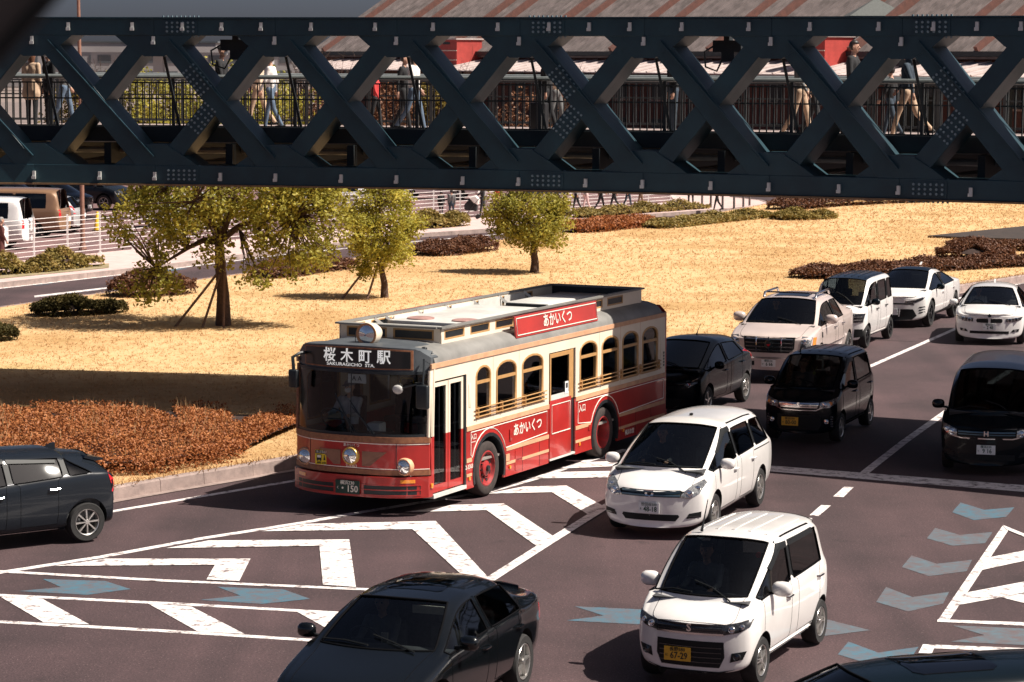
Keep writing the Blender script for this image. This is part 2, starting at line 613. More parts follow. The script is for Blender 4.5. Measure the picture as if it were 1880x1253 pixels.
line('boundary_line', [(868, 1086), (1000, 1002), (1110, 933), (1230, 860)], None, 0.18, M_WHITE, 0.016)
line('boundary_line', [(-40, 1091.5), (300, 1108), (640, 1127), (900, 1140)], None, 0.15, M_WHITE)
line('boundary_line', [(-40, 1140), (300, 1159), (600, 1178), (900, 1196)], None, 0.15, M_WHITE)
marking('hatch_bar', C5([(-20, 516), (210, 540), (440, 665), (215, 655)]), M_WHITE, 0.008)
marking('hatch_bar', C5([(730, 562), (945, 578), (1205, 712), (975, 700)]), M_WHITE, 0.008)
marking('hatch_bar', C5([(1465, 603), (1680, 612), (1940, 752), (1700, 735)]), M_WHITE, 0.008)
arrow = [(210, 440), (520, 450), (645, 490), (430, 518), (90, 500), (300, 480)]
marking('blue_arrow', C5(arrow), M_BLUE)
marking('blue_arrow', C5([(1070, 478), (1400, 492), (1530, 538), (1290, 563), (985, 543), (1185, 522)]), M_BLUE)
marking('blue_arrow', [(1055, 1114), (1185, 1120), (1262, 1138), (1170, 1147), (1040, 1140), (1108, 1131)], M_BLUE)
marking('blue_arrow', [(1390, 1128), (1522, 1139), (1598, 1158), (1516, 1168), (1378, 1160), (1445, 1148)], M_BLUE2)
marking('blue_arrow', C6([(1085, 930), (1560, 950), (1700, 1000), (1560, 1045), (1075, 1022), (1265, 985)]), M_BLUE2)
for q, mm in (([(1130, 228), (1265, 270), (1437, 255), (1390, 310), (1205, 328), (1082, 283)], M_BLUE),
              ([(985, 373), (1125, 413), (1312, 397), (1270, 460), (1085, 475), (938, 432)], M_BLUE2),
              ([(850, 530), (995, 578), (1195, 555), (1165, 620), (950, 648), (795, 597)], M_BLUE2),
              ([(705, 710), (855, 768), (1065, 738), (1030, 805), (830, 850), (648, 795)], M_BLUE2),
              ([(490, 1022), (660, 1085), (890, 1052), (845, 1120), (610, 1150), (430, 1095)], M_BLUE)):
    marking('blue_chevron', C6(q), mm)
marking('lane_dash', C6([(465, 138), (520, 140), (462, 197), (403, 193)]), M_WHITE)
marking('lane_dash', C6([(335, 242), (390, 245), (320, 305), (268, 300)]), M_WHITE)
marking('stop_line', C6([(20, 15), (600, 60), (1530, 132), (1530, 170), (850, 117), (20, 48)]), M_WHITE)
line('lane_line', [(1411, 750), (1500, 714), (1600, 672), (1764, 600), (1900, 548)], None, 0.15, M_WHITE)
line('lane_line', [(1586, 870), (1660, 812), (1750, 748), (1880, 665)], None, 0.17, M_WHITE, 0.008)
line('edge_line', [(1560, 600), (1765, 547), (1810, 535), (1900, 515)], None, 0.15, M_WHITE)
marking('hatch_frame', C6([(1370, 360), (1408, 378), (1065, 900), (995, 908)]), M_WHITE)
marking('hatch_frame', C6([(1000, 896), (1560, 916), (1560, 936), (995, 910)]), M_WHITE, 0.008)
marking('hatch_frame', C6([(1370, 358), (1560, 436), (1560, 454), (1392, 384)]), M_WHITE, 0.012)
marking('hatch_bar', C6([(1280, 545), (1560, 490), (1560, 548), (1226, 620)]), M_WHITE, 0.008)
marking('hatch_bar', C6([(1155, 745), (1560, 668), (1560, 735), (1096, 818)]), M_WHITE, 0.008)
marking('hatch_bar', C6([(1360, 770), (1560, 730), (1560, 820)]), M_WHITE, 0.008)
marking('hatch_frame', C6([(915, 1037), (1560, 1062), (1560, 1150), (1220, 1070), (978, 1060), (966, 1090), (890, 1086)]), M_WHITE)
# far road lines
line('edge_line', [(-100, 543), (0, 530), (300, 496), (520, 468), (772, 443), (890, 433), (1060, 417), (1200, 404), (1330, 391)], None, 0.18, M_WHITE)
marking('centre_dash', [(62, 543.5), (205, 527), (207, 529.5), (64, 546.5)], M_WHITE)
marking('blue_patch', [(60, 525), (110, 519.5), (75, 524.5)], M_BLUE, 0.008)
marking('blue_patch', [(200, 512), (330, 493), (345, 494), (225, 511)], M_BLUE, 0.008)
# expansion joint across the carriageway near the white cars
M_JOINT = mat('road_joint', (0.02, 0.016, 0.016), 0.9)
line('road_joint', [(1600, 624), (1740, 631), (1900, 640)], None, 0.05, M_JOINT)
# bays painted in the car park
for a, b in (((100, 455), (290, 424)), ((60, 463), (250, 431)), ((130, 428), (185, 431)), ((650, 404), (760, 385)), ((880, 390), (960, 372)), ((1110, 372), (1190, 360))):
    pa, pb = gp(*a, 0.156), gp(*b, 0.156)
    n = Vector((0, 0.14, 0))
    sheet('bay_line', [pa, pb, pb + n, pa + n], 0.162, M_WHITE, cp)
# ================================================================== FOOTBRIDGE (curved lattice truss)
ZB, ZT, PAN, BD = 4.895, 8.148, 2.476, 0.92
DECK = 5.90
DKW = 7.1
def _yb(x):
    return 50.838 - 0.3260 * x - 0.01158 * x * x
_tab = []
_s = 0.0
_pp = None
for i in range(0, 4801):
    x_ = -22 + i * 0.01
    p_ = Vector((x_, _yb(x_), 0))
    if _pp is not None:
        _s += (p_ - _pp).length
    _pp = p_
    _tab.append((_s, p_))
def curve(s):
    lo, hi = 0, len(_tab) - 1
    while hi - lo > 1:
        m_ = (lo + hi) // 2
        if _tab[m_][0] < s: lo = m_
        else: hi = m_
    a, b = _tab[lo], _tab[hi]
    k = (s - a[0]) / (b[0] - a[0])
    return a[1].lerp(b[1], k)
def s_of_px(px):
    best = min(_tab, key=lambda q: abs(pix((q[1].x, q[1].y, 6.4))[0] - px))
    return best[0]
S0 = s_of_px(284)
K0, K1 = -4, 11
NODES = {k: curve(S0 + k * PAN) for k in range(K0, K1 + 1)}
M_STEEL = mat('bridge_steel', (0.014, 0.050, 0.068), 0.5, scale=1.2, col2=(0.008, 0.030, 0.044), bump=0.08, bscale=90, obj=False)
M_STEEL2 = mat('bridge_steel_dark', (0.016, 0.022, 0.026), 0.6, var=0.2, scale=2.0, obj=False)
M_RAIL = mat('handrail_metal', (0.22, 0.24, 0.24), 0.4, metal=0.3, var=0.1)
M_BAL = mat('baluster_metal', (0.045, 0.05, 0.05), 0.5, metal=0.2, var=0.2)
M_LUG = mat('galvanised_lug', (0.6, 0.6, 0.58), 0.45, metal=0.2, var=0.15)
M_DECK = mat('deck_paving', (0.34, 0.27, 0.25), 0.85, scale=5, col2=(0.26, 0.2, 0.19), obj=False)
M_FLANGE = mat('bridge_flange_lit', (0.20, 0.12, 0.06), 0.7, var=0.3, scale=4, obj=False)  # orange light along the bottom flange put into its colour
bridge = thing('footbridge', 'dark teal steel lattice truss footbridge crossing the whole picture above the road', 'footbridge', (NODES[3].x, NODES[3].y, 0))
BO = Vector((NODES[3].x, NODES[3].y, 0))
def frame(k):
    a, b = NODES[k], NODES[k + 1]
    T = (b - a).normalized()
    N = Vector((-T.y, T.x, 0))
    return a - BO, T, N
def node_normal(k):
    k = max(K0 + 1, min(K1 - 1, k))
    n = (frame(k - 1)[2] + frame(k)[2])
    return n / (n.dot(frame(k)[2]))
def pfn(k):
    a, T, N = frame(k)
    n0, n1 = node_normal(k), node_normal(k + 1)
    n1 = n1 / n1.dot(N)
    return lambda u, z, d: a + T * u + (n0.lerp(n1, max(0, min(1, u / PAN))) * d if d > .5 else N * d) + Vector((0, 0, z))
def strip(a, b, w):
    """quad of width w along a->b in 2D"""
    dx, dz = b[0] - a[0], b[1] - a[1]
    L = math.hypot(dx, dz)
    nx, nz = -dz / L * w / 2, dx / L * w / 2
    return [(a[0] + nx, a[1] + nz), (b[0] + nx, b[1] + nz), (b[0] - nx, b[1] - nz), (a[0] - nx, a[1] - nz)]
def bpart(mb, name, m, kind=None, bv=0):
    me = mb.mesh(name, m)
    if bv: bevel(me, bv, 1)
    o = link(name, me, bridge)
    if kind: o['kind'] = kind
    return o
for k in range(K0, K1):
    f = pfn(k)
    bpart(MB().prism([(0, ZT - .33), (PAN, ZT - .33), (PAN, ZT), (0, ZT)], f, 0, BD), 'top_chord', M_STEEL, bv=.008)
    bpart(MB().prism([(-.0, ZT + .001), (PAN, ZT + .001), (PAN, ZT + .03), (0, ZT + .03)], f, -.06, BD + .06), 'top_flange', M_STEEL)
    bpart(MB().prism([(0, ZB), (PAN, ZB), (PAN, ZB + .37), (0, ZB + .37)], f, 0, BD), 'bottom_chord', M_STEEL, bv=.008)
    bpart(MB().prism([(0, ZB - .035), (PAN, ZB - .035), (PAN, ZB - .001), (0, ZB - .001)], f, -.05, BD + .06), 'bottom_flange', M_FLANGE)
    bpart(MB().prism(strip((0.02, ZT - .16), (PAN - .02, ZB + .18), .36), f, .012, BD - .02), 'diagonal', M_STEEL, bv=.008)
    bpart(MB().prism(strip((PAN - .02, ZT - .16), (0.02, ZB + .18), .35), f, .03, BD - .04), 'diagonal', M_STEEL, bv=.008)
    # thin stiffener standing proud of the lower web of each falling diagonal
    bpart(MB().prism(strip((0.32, ZT - .42), (PAN - .02, ZB + .54), .02), f, -.05, .011), 'stiffener', M_STEEL)
for k in range(K0 + 1, K1):
    f = pfn(k)
    bpart(MB().prism([(-.80, ZT - .331), (.80, ZT - .331), (.60, ZT - .5), (.2, ZT - .74), (-.2, ZT - .74), (-.60, ZT - .5)], f, .004, BD - .01), 'gusset_plate', M_STEEL)
    bpart(MB().prism([(-.86, ZB + .371), (.86, ZB + .371), (.62, ZB + .54), (.22, ZB + .78), (-.22, ZB + .78), (-.62, ZB + .54)], f, .004, BD - .01), 'gusset_plate', M_STEEL)
# lugs, bolts and splice plates
lug_me = {}
def lug(k, u, z):
    a, T, N = frame(k)
    if k not in lug_me:
        q = MB()
        q.obox(-N * .03, T * .028, N * .03, Vector((0, 0, .075)))
        q.obox(-N * .065 + Vector((0, 0, -.055)), T * .04, N * .012, Vector((0, 0, .03)))
        lug_me[k] = q.mesh('lug', M_LUG)
    o = link('lug', lug_me[k], bridge)
    o.location = a + T * u + Vector((0, 0, z)) - N * .002
for k in range(K0 + 1, K1):
    for u in ((0.75, 2.05) if k % 3 else (0.6, 1.4, 2.2)):
        lug(k, u, ZT - .15)
    lug(k, 0.0, ZT - .42)
    for u in ((0.0, 1.35)):
        lug(k, u, ZB + .16)
bolts = MB()
def bolt(p, n, r=.024):
    n = n.normalized()
    a = n.orthogonal().normalized()
    b = n.cross(a)
    ring = [p + (a * math.cos(t) + b * math.sin(t)) * r for t in [i * math.pi / 3 for i in range(6)]]
    top = [q + n * .03 for q in ring]
    bolts.add(ring + top, [tuple(range(6, 12))] + [(i, (i + 1) % 6, 6 + (i + 1) % 6, 6 + i) for i in range(6)])
for k in (0, 3, 6, -3, 9):
    f = pfn(k)
    a, T, N = frame(k)
    for (z0, z1, rows, u0) in ((ZT - .3, ZT - .03, 3, .28), (ZB + .05, ZB + .32, 3, .28)):
        bpart(MB().prism([(u0 - .08, z0), (u0 + .62, z0), (u0 + .62, z1), (u0 - .08, z1)], f, -.016, -.003), 'splice_plate', M_STEEL)
        for i in range(6):
            for j in range(rows):
                bolt(f(u0 + i * .108, z0 + .05 + j * .085, -.016), -N)
        for i in range(9):                                  # bolt row on the upper face of the chord
            bolt(f(u0 - .1 + i * .09, z1 + (.03 if z1 < 6 else .06), .05), Vector((0, 0, 1)), .02)
            bolt(f(u0 - .1 + i * .09, z0 - (.03 if z1 > 6 else .085), .05), Vector((0, 0, -1)), .02)
    # splices on both diagonals to the right of the node
    for (p0, p1) in (((0.02, ZT - .16), (PAN - .02, ZB + .18)), ((PAN - .02, ZT - .16), (0.02, ZB + .18))):
        dx, dz = p1[0] - p0[0], p1[1] - p0[1]
        L = math.hypot(dx, dz)
        ex, ez = dx / L, dz / L
        c0 = 0.36 if dx > 0 else 0.62
        dd = -.006 if dx > 0 else .012
        for i in range(6):
            for j in (-.13, -.055, .055, .13):
                t = L * c0 - .3 + i * .11
                bolt(f(p0[0] + ex * t - ez * j, p0[1] + ez * t + ex * j, dd + .02), -N)
o = bpart(bolts, 'bolt_heads', mat('bolt_steel', (.20, .27, .30), .45, metal=.3), 'stuff')
# deck, floor beams, outer girder
for k in range(K0, K1):
    f = pfn(k)
    bpart(MB().prism([(0, DECK - .22), (PAN, DECK - .22), (PAN, DECK), (0, DECK)], f, 1.12, DKW), 'deck_slab', M_DECK)
    bpart(MB().prism([(0, ZB + .02), (PAN, ZB + .02), (PAN, DECK - .12), (0, DECK - .12)], f, DKW + .02, DKW + .16), 'outer_girder', M_STEEL2)
    bpart(MB().prism([(0, DECK - .2), (PAN, DECK - .2), (PAN, DECK + .1), (0, DECK + .1)], f, 1.0, 1.10), 'deck_edge', M_STEEL2)
    for u in (.02, PAN / 2):
        bpart(MB().prism([(u - .07, DECK - .65), (u + .07, DECK - .65), (u + .07, DECK - .23), (u - .07, DECK - .23)], f, BD + .01, DKW + .01), 'floor_beam', M_STEEL2)
    bpart(MB().tube([f(0, ZB + .62, 1.6), f(PAN, ZB + .62, 1.6)], .07, 8), 'service_pipe', M_RAIL)
    bpart(MB().tube([f(0, ZB + .30, 2.6), f(PAN, ZB + .30, 2.6)], .05, 8), 'service_pipe', M_RAIL)
    bpart(MB().tube([f(0, ZB + .2, 1.0), f(PAN, ZB + .2, DKW - .1)], .07, 8), 'lateral_brace', M_STEEL2)
    # leaning post at every node
    bpart(MB().bar(f(-.12, ZT - .34, .8), f(.2, DECK - .1, 1.2), .07, .05, (1, 0, 0)), 'leaning_post', M_STEEL2)
# railings: pipes per panel, every baluster an object
bal = MB().box(-.011, .011, -.011, .011, 0, .87).mesh('baluster', M_BAL)
post = MB().box(-.03, .03, -.03, .03, 0, 1.1).mesh('railing_post', M_BAL)
for d in (1.3, DKW - .2):
    for k in range(K0 + 2, K1 - 1):
        f = pfn(k)
        a, T, N = frame(k)
        ang = math.atan2(T.y, T.x)
        bpart(MB().tube([f(-.01, DECK + 1.1, d), f(PAN + .01, DECK + 1.1, d)], .045, 8), 'handrail', M_RAIL)
        bpart(MB().bar(f(0, DECK + .98, d), f(PAN, DECK + .98, d), .04, .03), 'railing_rail', M_BAL)
        bpart(MB().bar(f(0, DECK + .66, d + .015), f(PAN, DECK + .66, d + .015), .012, .03), 'railing_rail', M_BAL)
        bpart(MB().bar(f(0, DECK + .1, d), f(PAN, DECK + .1, d), .05, .05), 'railing_rail', M_BAL)
        n = 18
        for i in range(n):
            u = (i + .5) * PAN / n
            if i % 9 == 0:
                o = link('railing_post', post, bridge)
                o.location = f(u - PAN / n / 2, DECK + .005, d)
                o.rotation_euler = (0, 0, ang)
            o = link('baluster', bal, bridge)
            o.location = f(u, DECK + .12, d)
            o.rotation_euler = (0, 0, ang)
# two hanging equipment boxes with a looped cable (under the top chord)
M_BOX = mat('equipment_box', (0.02, 0.024, 0.026), 0.5, var=0.2)
for px, w in ((408, .62), (1305, .55)):
    s_ = s_of_px(px)
    k = min(NODES, key=lambda q: abs((S0 + q * PAN) - s_))
    k = int(math.floor((s_ - S0) / PAN))
    u = s_ - S0 - k * PAN
    f = pfn(k)
    q = MB()
    q.prism([(u - w / 2, ZT - .62), (u + w / 2, ZT - .62), (u + w / 2, ZT - .40), (u - w / 2, ZT - .40)], f, .95, 1.2)
    q.prism([(u - w * .2, ZT - .8), (u + w * .25, ZT - .8), (u + w * .25, ZT - .62), (u - w * .2, ZT - .62)], f, .97, 1.17)
    q.prism([(u - w * .1, ZT - .40), (u + w * .1, ZT - .40), (u + w * .1, ZT - .30), (u - w * .1, ZT - .30)], f, .93, 1.15)
    bpart(q, 'equipment_box', M_BOX)
    bpart(MB().tube([f(u - w * .5, ZT - .5, 1.05), f(u - w * .85, ZT - .62, 1.05), f(u - w * .8, ZT - .9, 1.05), f(u - w * .4, ZT - .98, 1.05), f(u - w * .2, ZT - .75, 1.05)], .02, 6), 'cable', M_BOX)
# ================================================================== CARS
M_GLASS = glass_mat('car_glass', (0.55, 0.60, 0.60))
M_GLASS_D = glass_mat('car_glass_tinted', (0.10, 0.115, 0.12))
M_RUBBER = mat('tyre_rubber', (0.018, 0.017, 0.017), 0.85, var=0.3, scale=20)
M_BLACKP = mat('black_plastic', (0.010, 0.011, 0.012), 0.5, spec=0.25)
M_SEAL = mat('rubber_seal', (0.004, 0.004, 0.005), 0.9, spec=0.05)
M_WELL = mat('wheel_well', (0.006, 0.006, 0.006), 0.9)
M_ALLOY = mat('alloy_silver', (0.62, 0.60, 0.58), 0.28, metal=0.85)
M_ALLOYD = mat('alloy_dark', (0.05, 0.05, 0.055), 0.35, metal=0.7)
M_CHROME = mat('chrome', (0.78, 0.77, 0.76), 0.12, metal=1.0)
M_LAMP = mat('lamp_reflector', (0.62, 0.62, 0.60), 0.16, metal=0.7, coat=1.0, scale=26, col2=(0.18, 0.18, 0.19))
M_LAMPD = mat('lamp_bezel_dark', (0.05, 0.05, 0.055), 0.15, metal=0.3, coat=1.0, scale=30, col2=(0.015, 0.015, 0.018))
M_LENS = mat('lamp_lens', (0.85, 0.86, 0.86), 0.05, metal=0.9, coat=1.0)
M_AMBER = mat('amber_lens', (0.85, 0.28, 0.03), 0.2, coat=1.0)
M_RED = mat('red_lens', (0.62, 0.02, 0.03), 0.15, coat=1.0)
M_INT = mat('cabin_dark', (0.055, 0.055, 0.058), 0.8, var=0.3)
M_SEAT = mat('seat_cloth', (0.09, 0.085, 0.085), 0.9, var=0.3, scale=14)
M_TRIM = mat('cabin_trim_cream', (0.42, 0.38, 0.33), 0.8, var=0.1)
M_PLW = mat('plate_white', (0.80, 0.80, 0.78), 0.5, var=0.05)
M_PLY = mat('plate_yellow', (0.75, 0.40, 0.03), 0.5, var=0.05)
M_PLG = mat('plate_green_ink', (0.01, 0.06, 0.03), 0.5)
M_PLK = mat('plate_black_ink', (0.012, 0.012, 0.012), 0.5)
def paint(name, col, rough=0.28, metal=0.0, flake=0.0):
    dark = max(col) < .1
    return mat('paint_' + name, col, rough, metal=metal, coat=0.25 if dark else 1.0, var=0.05, scale=2.5, obj=True, spec=0.22 if dark else 0.5)
P_WHITE = paint('pearl_white', (0.78, 0.745, 0.72))
P_WHITE2 = paint('solid_white', (0.76, 0.73, 0.71))
P_BLACK = mat('paint_black', (0.003, 0.004, 0.005), 0.15, coat=0.6, spec=0.35)
P_NAVY = paint('blue_black', (0.0025, 0.006, 0.009), 0.2)
P_GREY = paint('dark_metallic_grey', (0.010, 0.013, 0.018), 0.25, metal=0.0)
P_CHAMP = paint('champagne', (0.66, 0.545, 0.50), 0.3, metal=0.15)
P_BRONZE = paint('bronze', (0.28, 0.16, 0.09), 0.35, metal=0.2)
P_SILVER = paint('silver', (0.55, 0.54, 0.54), 0.3, metal=0.4)

# ---------------------------------------------------------------- wheels
def rim_mesh(kind, r, w, m):
    q = MB()
    # barrel and lip
    q.lathe([(r, -w / 2), (r * .985, w / 2 - .01), (r * .95, w / 2), (r * .90, w / 2 - .006), (r * .88, w / 2 - .05), (r * .86, -w / 2)], 'y', n=36)
    n, sp, ds = {'five': (5, .34, 0), 'twin': (5, .20, .16), 'eight': (8, .30, 0), 'six': (6, .3, 0), 'ten': (10, .17, 0)}[kind]
    for i in range(n):
        for off in ((-ds, ds) if ds else (0,)):
            a = 2 * math.pi * i / n
            def P(rad, ang, y):
                return (rad * math.cos(a + ang), y, rad * math.sin(a + ang))
            ri, ro = r * .16, r * .92
            wi, wo = (sp * .9, sp * .5)
            yo, yi = w / 2 - .012, w / 2 - .004
            v = [P(ri, off * .4 - wi, yi), P(ri, off * .4 + wi, yi), P(ro, off + wo / 2.2, yo), P(ro, off - wo / 2.2, yo)]
            v += [(p[0], p[1] - .04, p[2]) for p in v]
            q.add(v, [(0, 1, 2, 3), (7, 6, 5, 4), (0, 4, 5, 1), (1, 5, 6, 2), (2, 6, 7, 3), (3, 7, 4, 0)])
    q.lathe([(0, w / 2 + .004), (r * .17, w / 2 + .002), (r * .2, w / 2 - .03), (r * .2, w / 2 - .06), (0, w / 2 - .06)], 'y', n=16)
    return q.mesh('rim', m, smooth=30)
_wheel = {}
def wheel_meshes(kind, r, w, m):
    key = (kind, round(r, 3), w, m.name)
    if key not in _wheel:
        rr = r * .685
        t = MB()
        t.lathe([(rr, -w / 2), (rr * 1.02, -w / 2 + .0), (r * .93, -w / 2 - .006), (r * .985, -w / 2 + .02), (r, -w / 2 + .05), (r, w / 2 - .05), (r * .985, w / 2 - .02),
                 (r * .93, w / 2 + .006), (rr * 1.02, w / 2), (rr, w / 2)], 'y', n=40)
        tm = t.mesh('tyre', M_RUBBER, smooth=40)
        d = MB()
        d.lathe([(0, w / 2 - .075), (rr * .8, w / 2 - .085), (rr * .86, -w / 2 + .02)], 'y', n=20)
        dm = d.mesh('brake_disc', M_WELL, smooth=40)
        _wheel[key] = (tm, rim_mesh(kind, rr, w, m), dm)
    return _wheel[key]
def add_wheel(root, x, y, r, w, kind, m, side, steer=0.0):
    tm, rm, dm = wheel_meshes(kind, r, w, m)
    h = link('wheel', tm, root)                              # the tyre carries rim and brake
    h.location = (x, y, r)
    h.rotation_euler = (0, rnd.uniform(0, 1.2), (0 if side > 0 else math.pi) + steer)
    link('rim', rm, h)
    link('brake_disc', dm, h)
    return h

# ---------------------------------------------------------------- body from a cage of cross-sections
class Car:
    pass
TAGS = ['body', 'windscreen', 'side_window', 'rear_window', 'front_door', 'rear_door', 'bonnet', 'roof', 'wheel_arch', 'pillar', 'bumper']
def ring(s):
    zu, zb, wb, zr, wr, zt = s['zu'], s['zb'], s['wb'], s['zr'], s['wr'], s['zt']
    bul = s.get('bul', .012)
    pts = [(0, zu), (wb * .84, zu), (wb * .965, zu + .11), (wb + bul, zu + .55 * (zb - zu)), (wb, zb - .03), (wb - .03, zb + .02)]
    g0, g1 = (wb - .03, zb + .02), (wr, zr)
    k = s.get('gk', .93)
    pts += [(g0[0] + (g1[0] - g0[0]) * k + s.get('conv', .012), g0[1] + (g1[1] - g0[1]) * k), g1]
    ei = s.get('edge', .07)
    pts += [(wr - ei, zr + (zt - zr) * .45), (wr * .5, zr + (zt - zr) * .93), (0, zt)]
    xs, xc = s['x']
    us, uc = s.get('u', s['x'])
    out = []
    for j, (y, z) in enumerate(pts):
        t = 1 - (min(1, y / wb)) ** 2
        xl = xs + (xc - xs) * t
        t2 = 1 - (min(1, y / max(.05, wr))) ** 2
        xu = us + (uc - us) * t2
        f = 0 if j <= 5 else (1 if j >= 7 else k)
        out.append(Vector((xl + (xu - xl) * f, y, z)))
    return out
def build_body(sec, tagf, nose, tail, level=2, crease_rows=(5, 6, 8), gh=(3, 99)):
    bm = bmesh.new()
    n = len(sec)
    rings = [ring(s) for s in sec]
    V = {}
    for i, rg in enumerate(rings):
        for j, p in enumerate(rg):
            if j in (0, 10):
                V[i, j, 1] = V[i, j, -1] = bm.verts.new(p)
            else:
                V[i, j, 1] = bm.verts.new(p)
                V[i, j, -1] = bm.verts.new((p.x, -p.y, p.z))
    cl = bm.edges.layers.float.new('crease_edge')
    for i in range(n - 1):
        for j in range(10):
            for sd_ in (1, -1):
                vs_ = [V[i, j, sd_], V[i + 1, j, sd_], V[i + 1, j + 1, sd_], V[i, j + 1, sd_]]
                if sd_ < 0:
                    vs_.reverse()
                f = bm.faces.new(vs_)
                f.material_index = TAGS.index(tagf(i, j))
    for i, push, sg in ((0, nose, 1), (n - 1, tail, -1)):
        mids = {0: V[i, 0, 1], 10: V[i, 10, 1]}
        for j in range(1, 10):
            p = rings[i][j]
            xc = sec[i]['x'][1]
            mids[j] = bm.verts.new((xc + sg * push(j), 0, p.z))
        for j in range(0, 10):
            for sd_ in (1, -1):
                vs_ = []
                for q in (V[i, j, sd_], mids[j], mids[j + 1], V[i, j + 1, sd_]):
                    if q not in vs_:
                        vs_.append(q)
                f = bm.faces.new(vs_)
                f.material_index = TAGS.index('bumper')
    for e in bm.edges:
        a = {f.material_index for f in e.link_faces}
        if len(a) > 1 and a & {1, 2, 3}:
            e[cl] = 0.95
        elif len(a) > 1 and a & {4, 5, 6, 7}:
            e[cl] = 0.15
    vl = bm.verts.layers.float.new('crease_vert')
    for v in bm.verts:
        for t in (1, 2, 3):
            if sum(1 for f in v.link_faces if f.material_index == t) == 1 and len(v.link_faces) > 2:
                v[vl] = 0.72
    bmesh.ops.recalc_face_normals(bm, faces=bm.faces)
    me = bpy.data.meshes.new('cage')
    bm.to_mesh(me)
    bm.free()
    return me
def loops_of(bm, faces):
    """ordered boundary loops of a set of faces"""
    fs = set(faces)
    edges = [e for e in bm.edges if sum(1 for f in e.link_faces if f in fs) == 1]
    nb = {}
    for e in edges:
        a, b = e.verts
        nb.setdefault(a, []).append(b)
        nb.setdefault(b, []).append(a)
    out, seen = [], set()
    for v in nb:
        if v in seen: continue
        lp, cur, prev = [v], v, None
        seen.add(v)
        while True:
            nx = [w for w in nb[cur] if w is not prev and w not in seen]
            if not nx: break
            prev, cur = cur, nx[0]
            lp.append(cur)
            seen.add(cur)
        if len(lp) > 3: out.append([w.co.copy() for w in lp])
    return out
def islands(bm, faces):
    fs = set(faces)
    out = []
    while fs:
        st = [fs.pop()]
        isl = []
        while st:
            f = st.pop()
            isl.append(f)
            for e in f.edges:
                for g_ in e.link_faces:
                    if g_ in fs and g_.material_index == f.material_index:
                        fs.remove(g_)
                        st.append(g_)
        out.append(isl)
    return out
def sub_mesh(bm, faces, name, m, off=0.0):
    idx, vs_, fs_ = {}, [], []
    for f in faces:
        ids = []
        for v in f.verts:
            if v not in idx:
                idx[v] = len(vs_)
                vs_.append(tuple(v.co - v.normal * off))
            ids.append(idx[v])
        fs_.append(tuple(ids))
    me = bpy.data.meshes.new(name)
    me.from_pydata(vs_, [], fs_)
    me.materials.append(m)
    me.polygons.foreach_set('use_smooth', [True] * len(fs_))
    me.set_sharp_from_angle(angle=R(38))
    return me
def seal_tube(lp, r, m, name, parent):
    q = MB()
    k = len(lp)
    n = 5
    vs_, fs_ = [], []
    for i, p in enumerate(lp):
        t = (lp[(i + 1) % k] - lp[i - 1]).normalized()
        a = t.orthogonal().normalized()
        # keep a stable frame: prefer the direction nearest +Z
        z = Vector((0, 0, 1)) if abs(t.z) < .9 else Vector((1, 0, 0))
        a = (z - t * z.dot(t)).normalized()
        b = t.cross(a)
        for j in range(n):
            w = 2 * math.pi * j / n
            vs_.append(p + (a * math.cos(w) + b * math.sin(w)) * r)
    for i in range(k):
        for j in range(n):
            i2 = (i + 1) % k
            fs_.append((i * n + j, i * n + (j + 1) % n, i2 * n + (j + 1) % n, i2 * n + j))
    q.add(vs_, fs_)
    me = q.mesh(name, m)
    me.polygons.foreach_set('use_smooth', [True] * len(me.polygons))
    return link(name, me, parent)
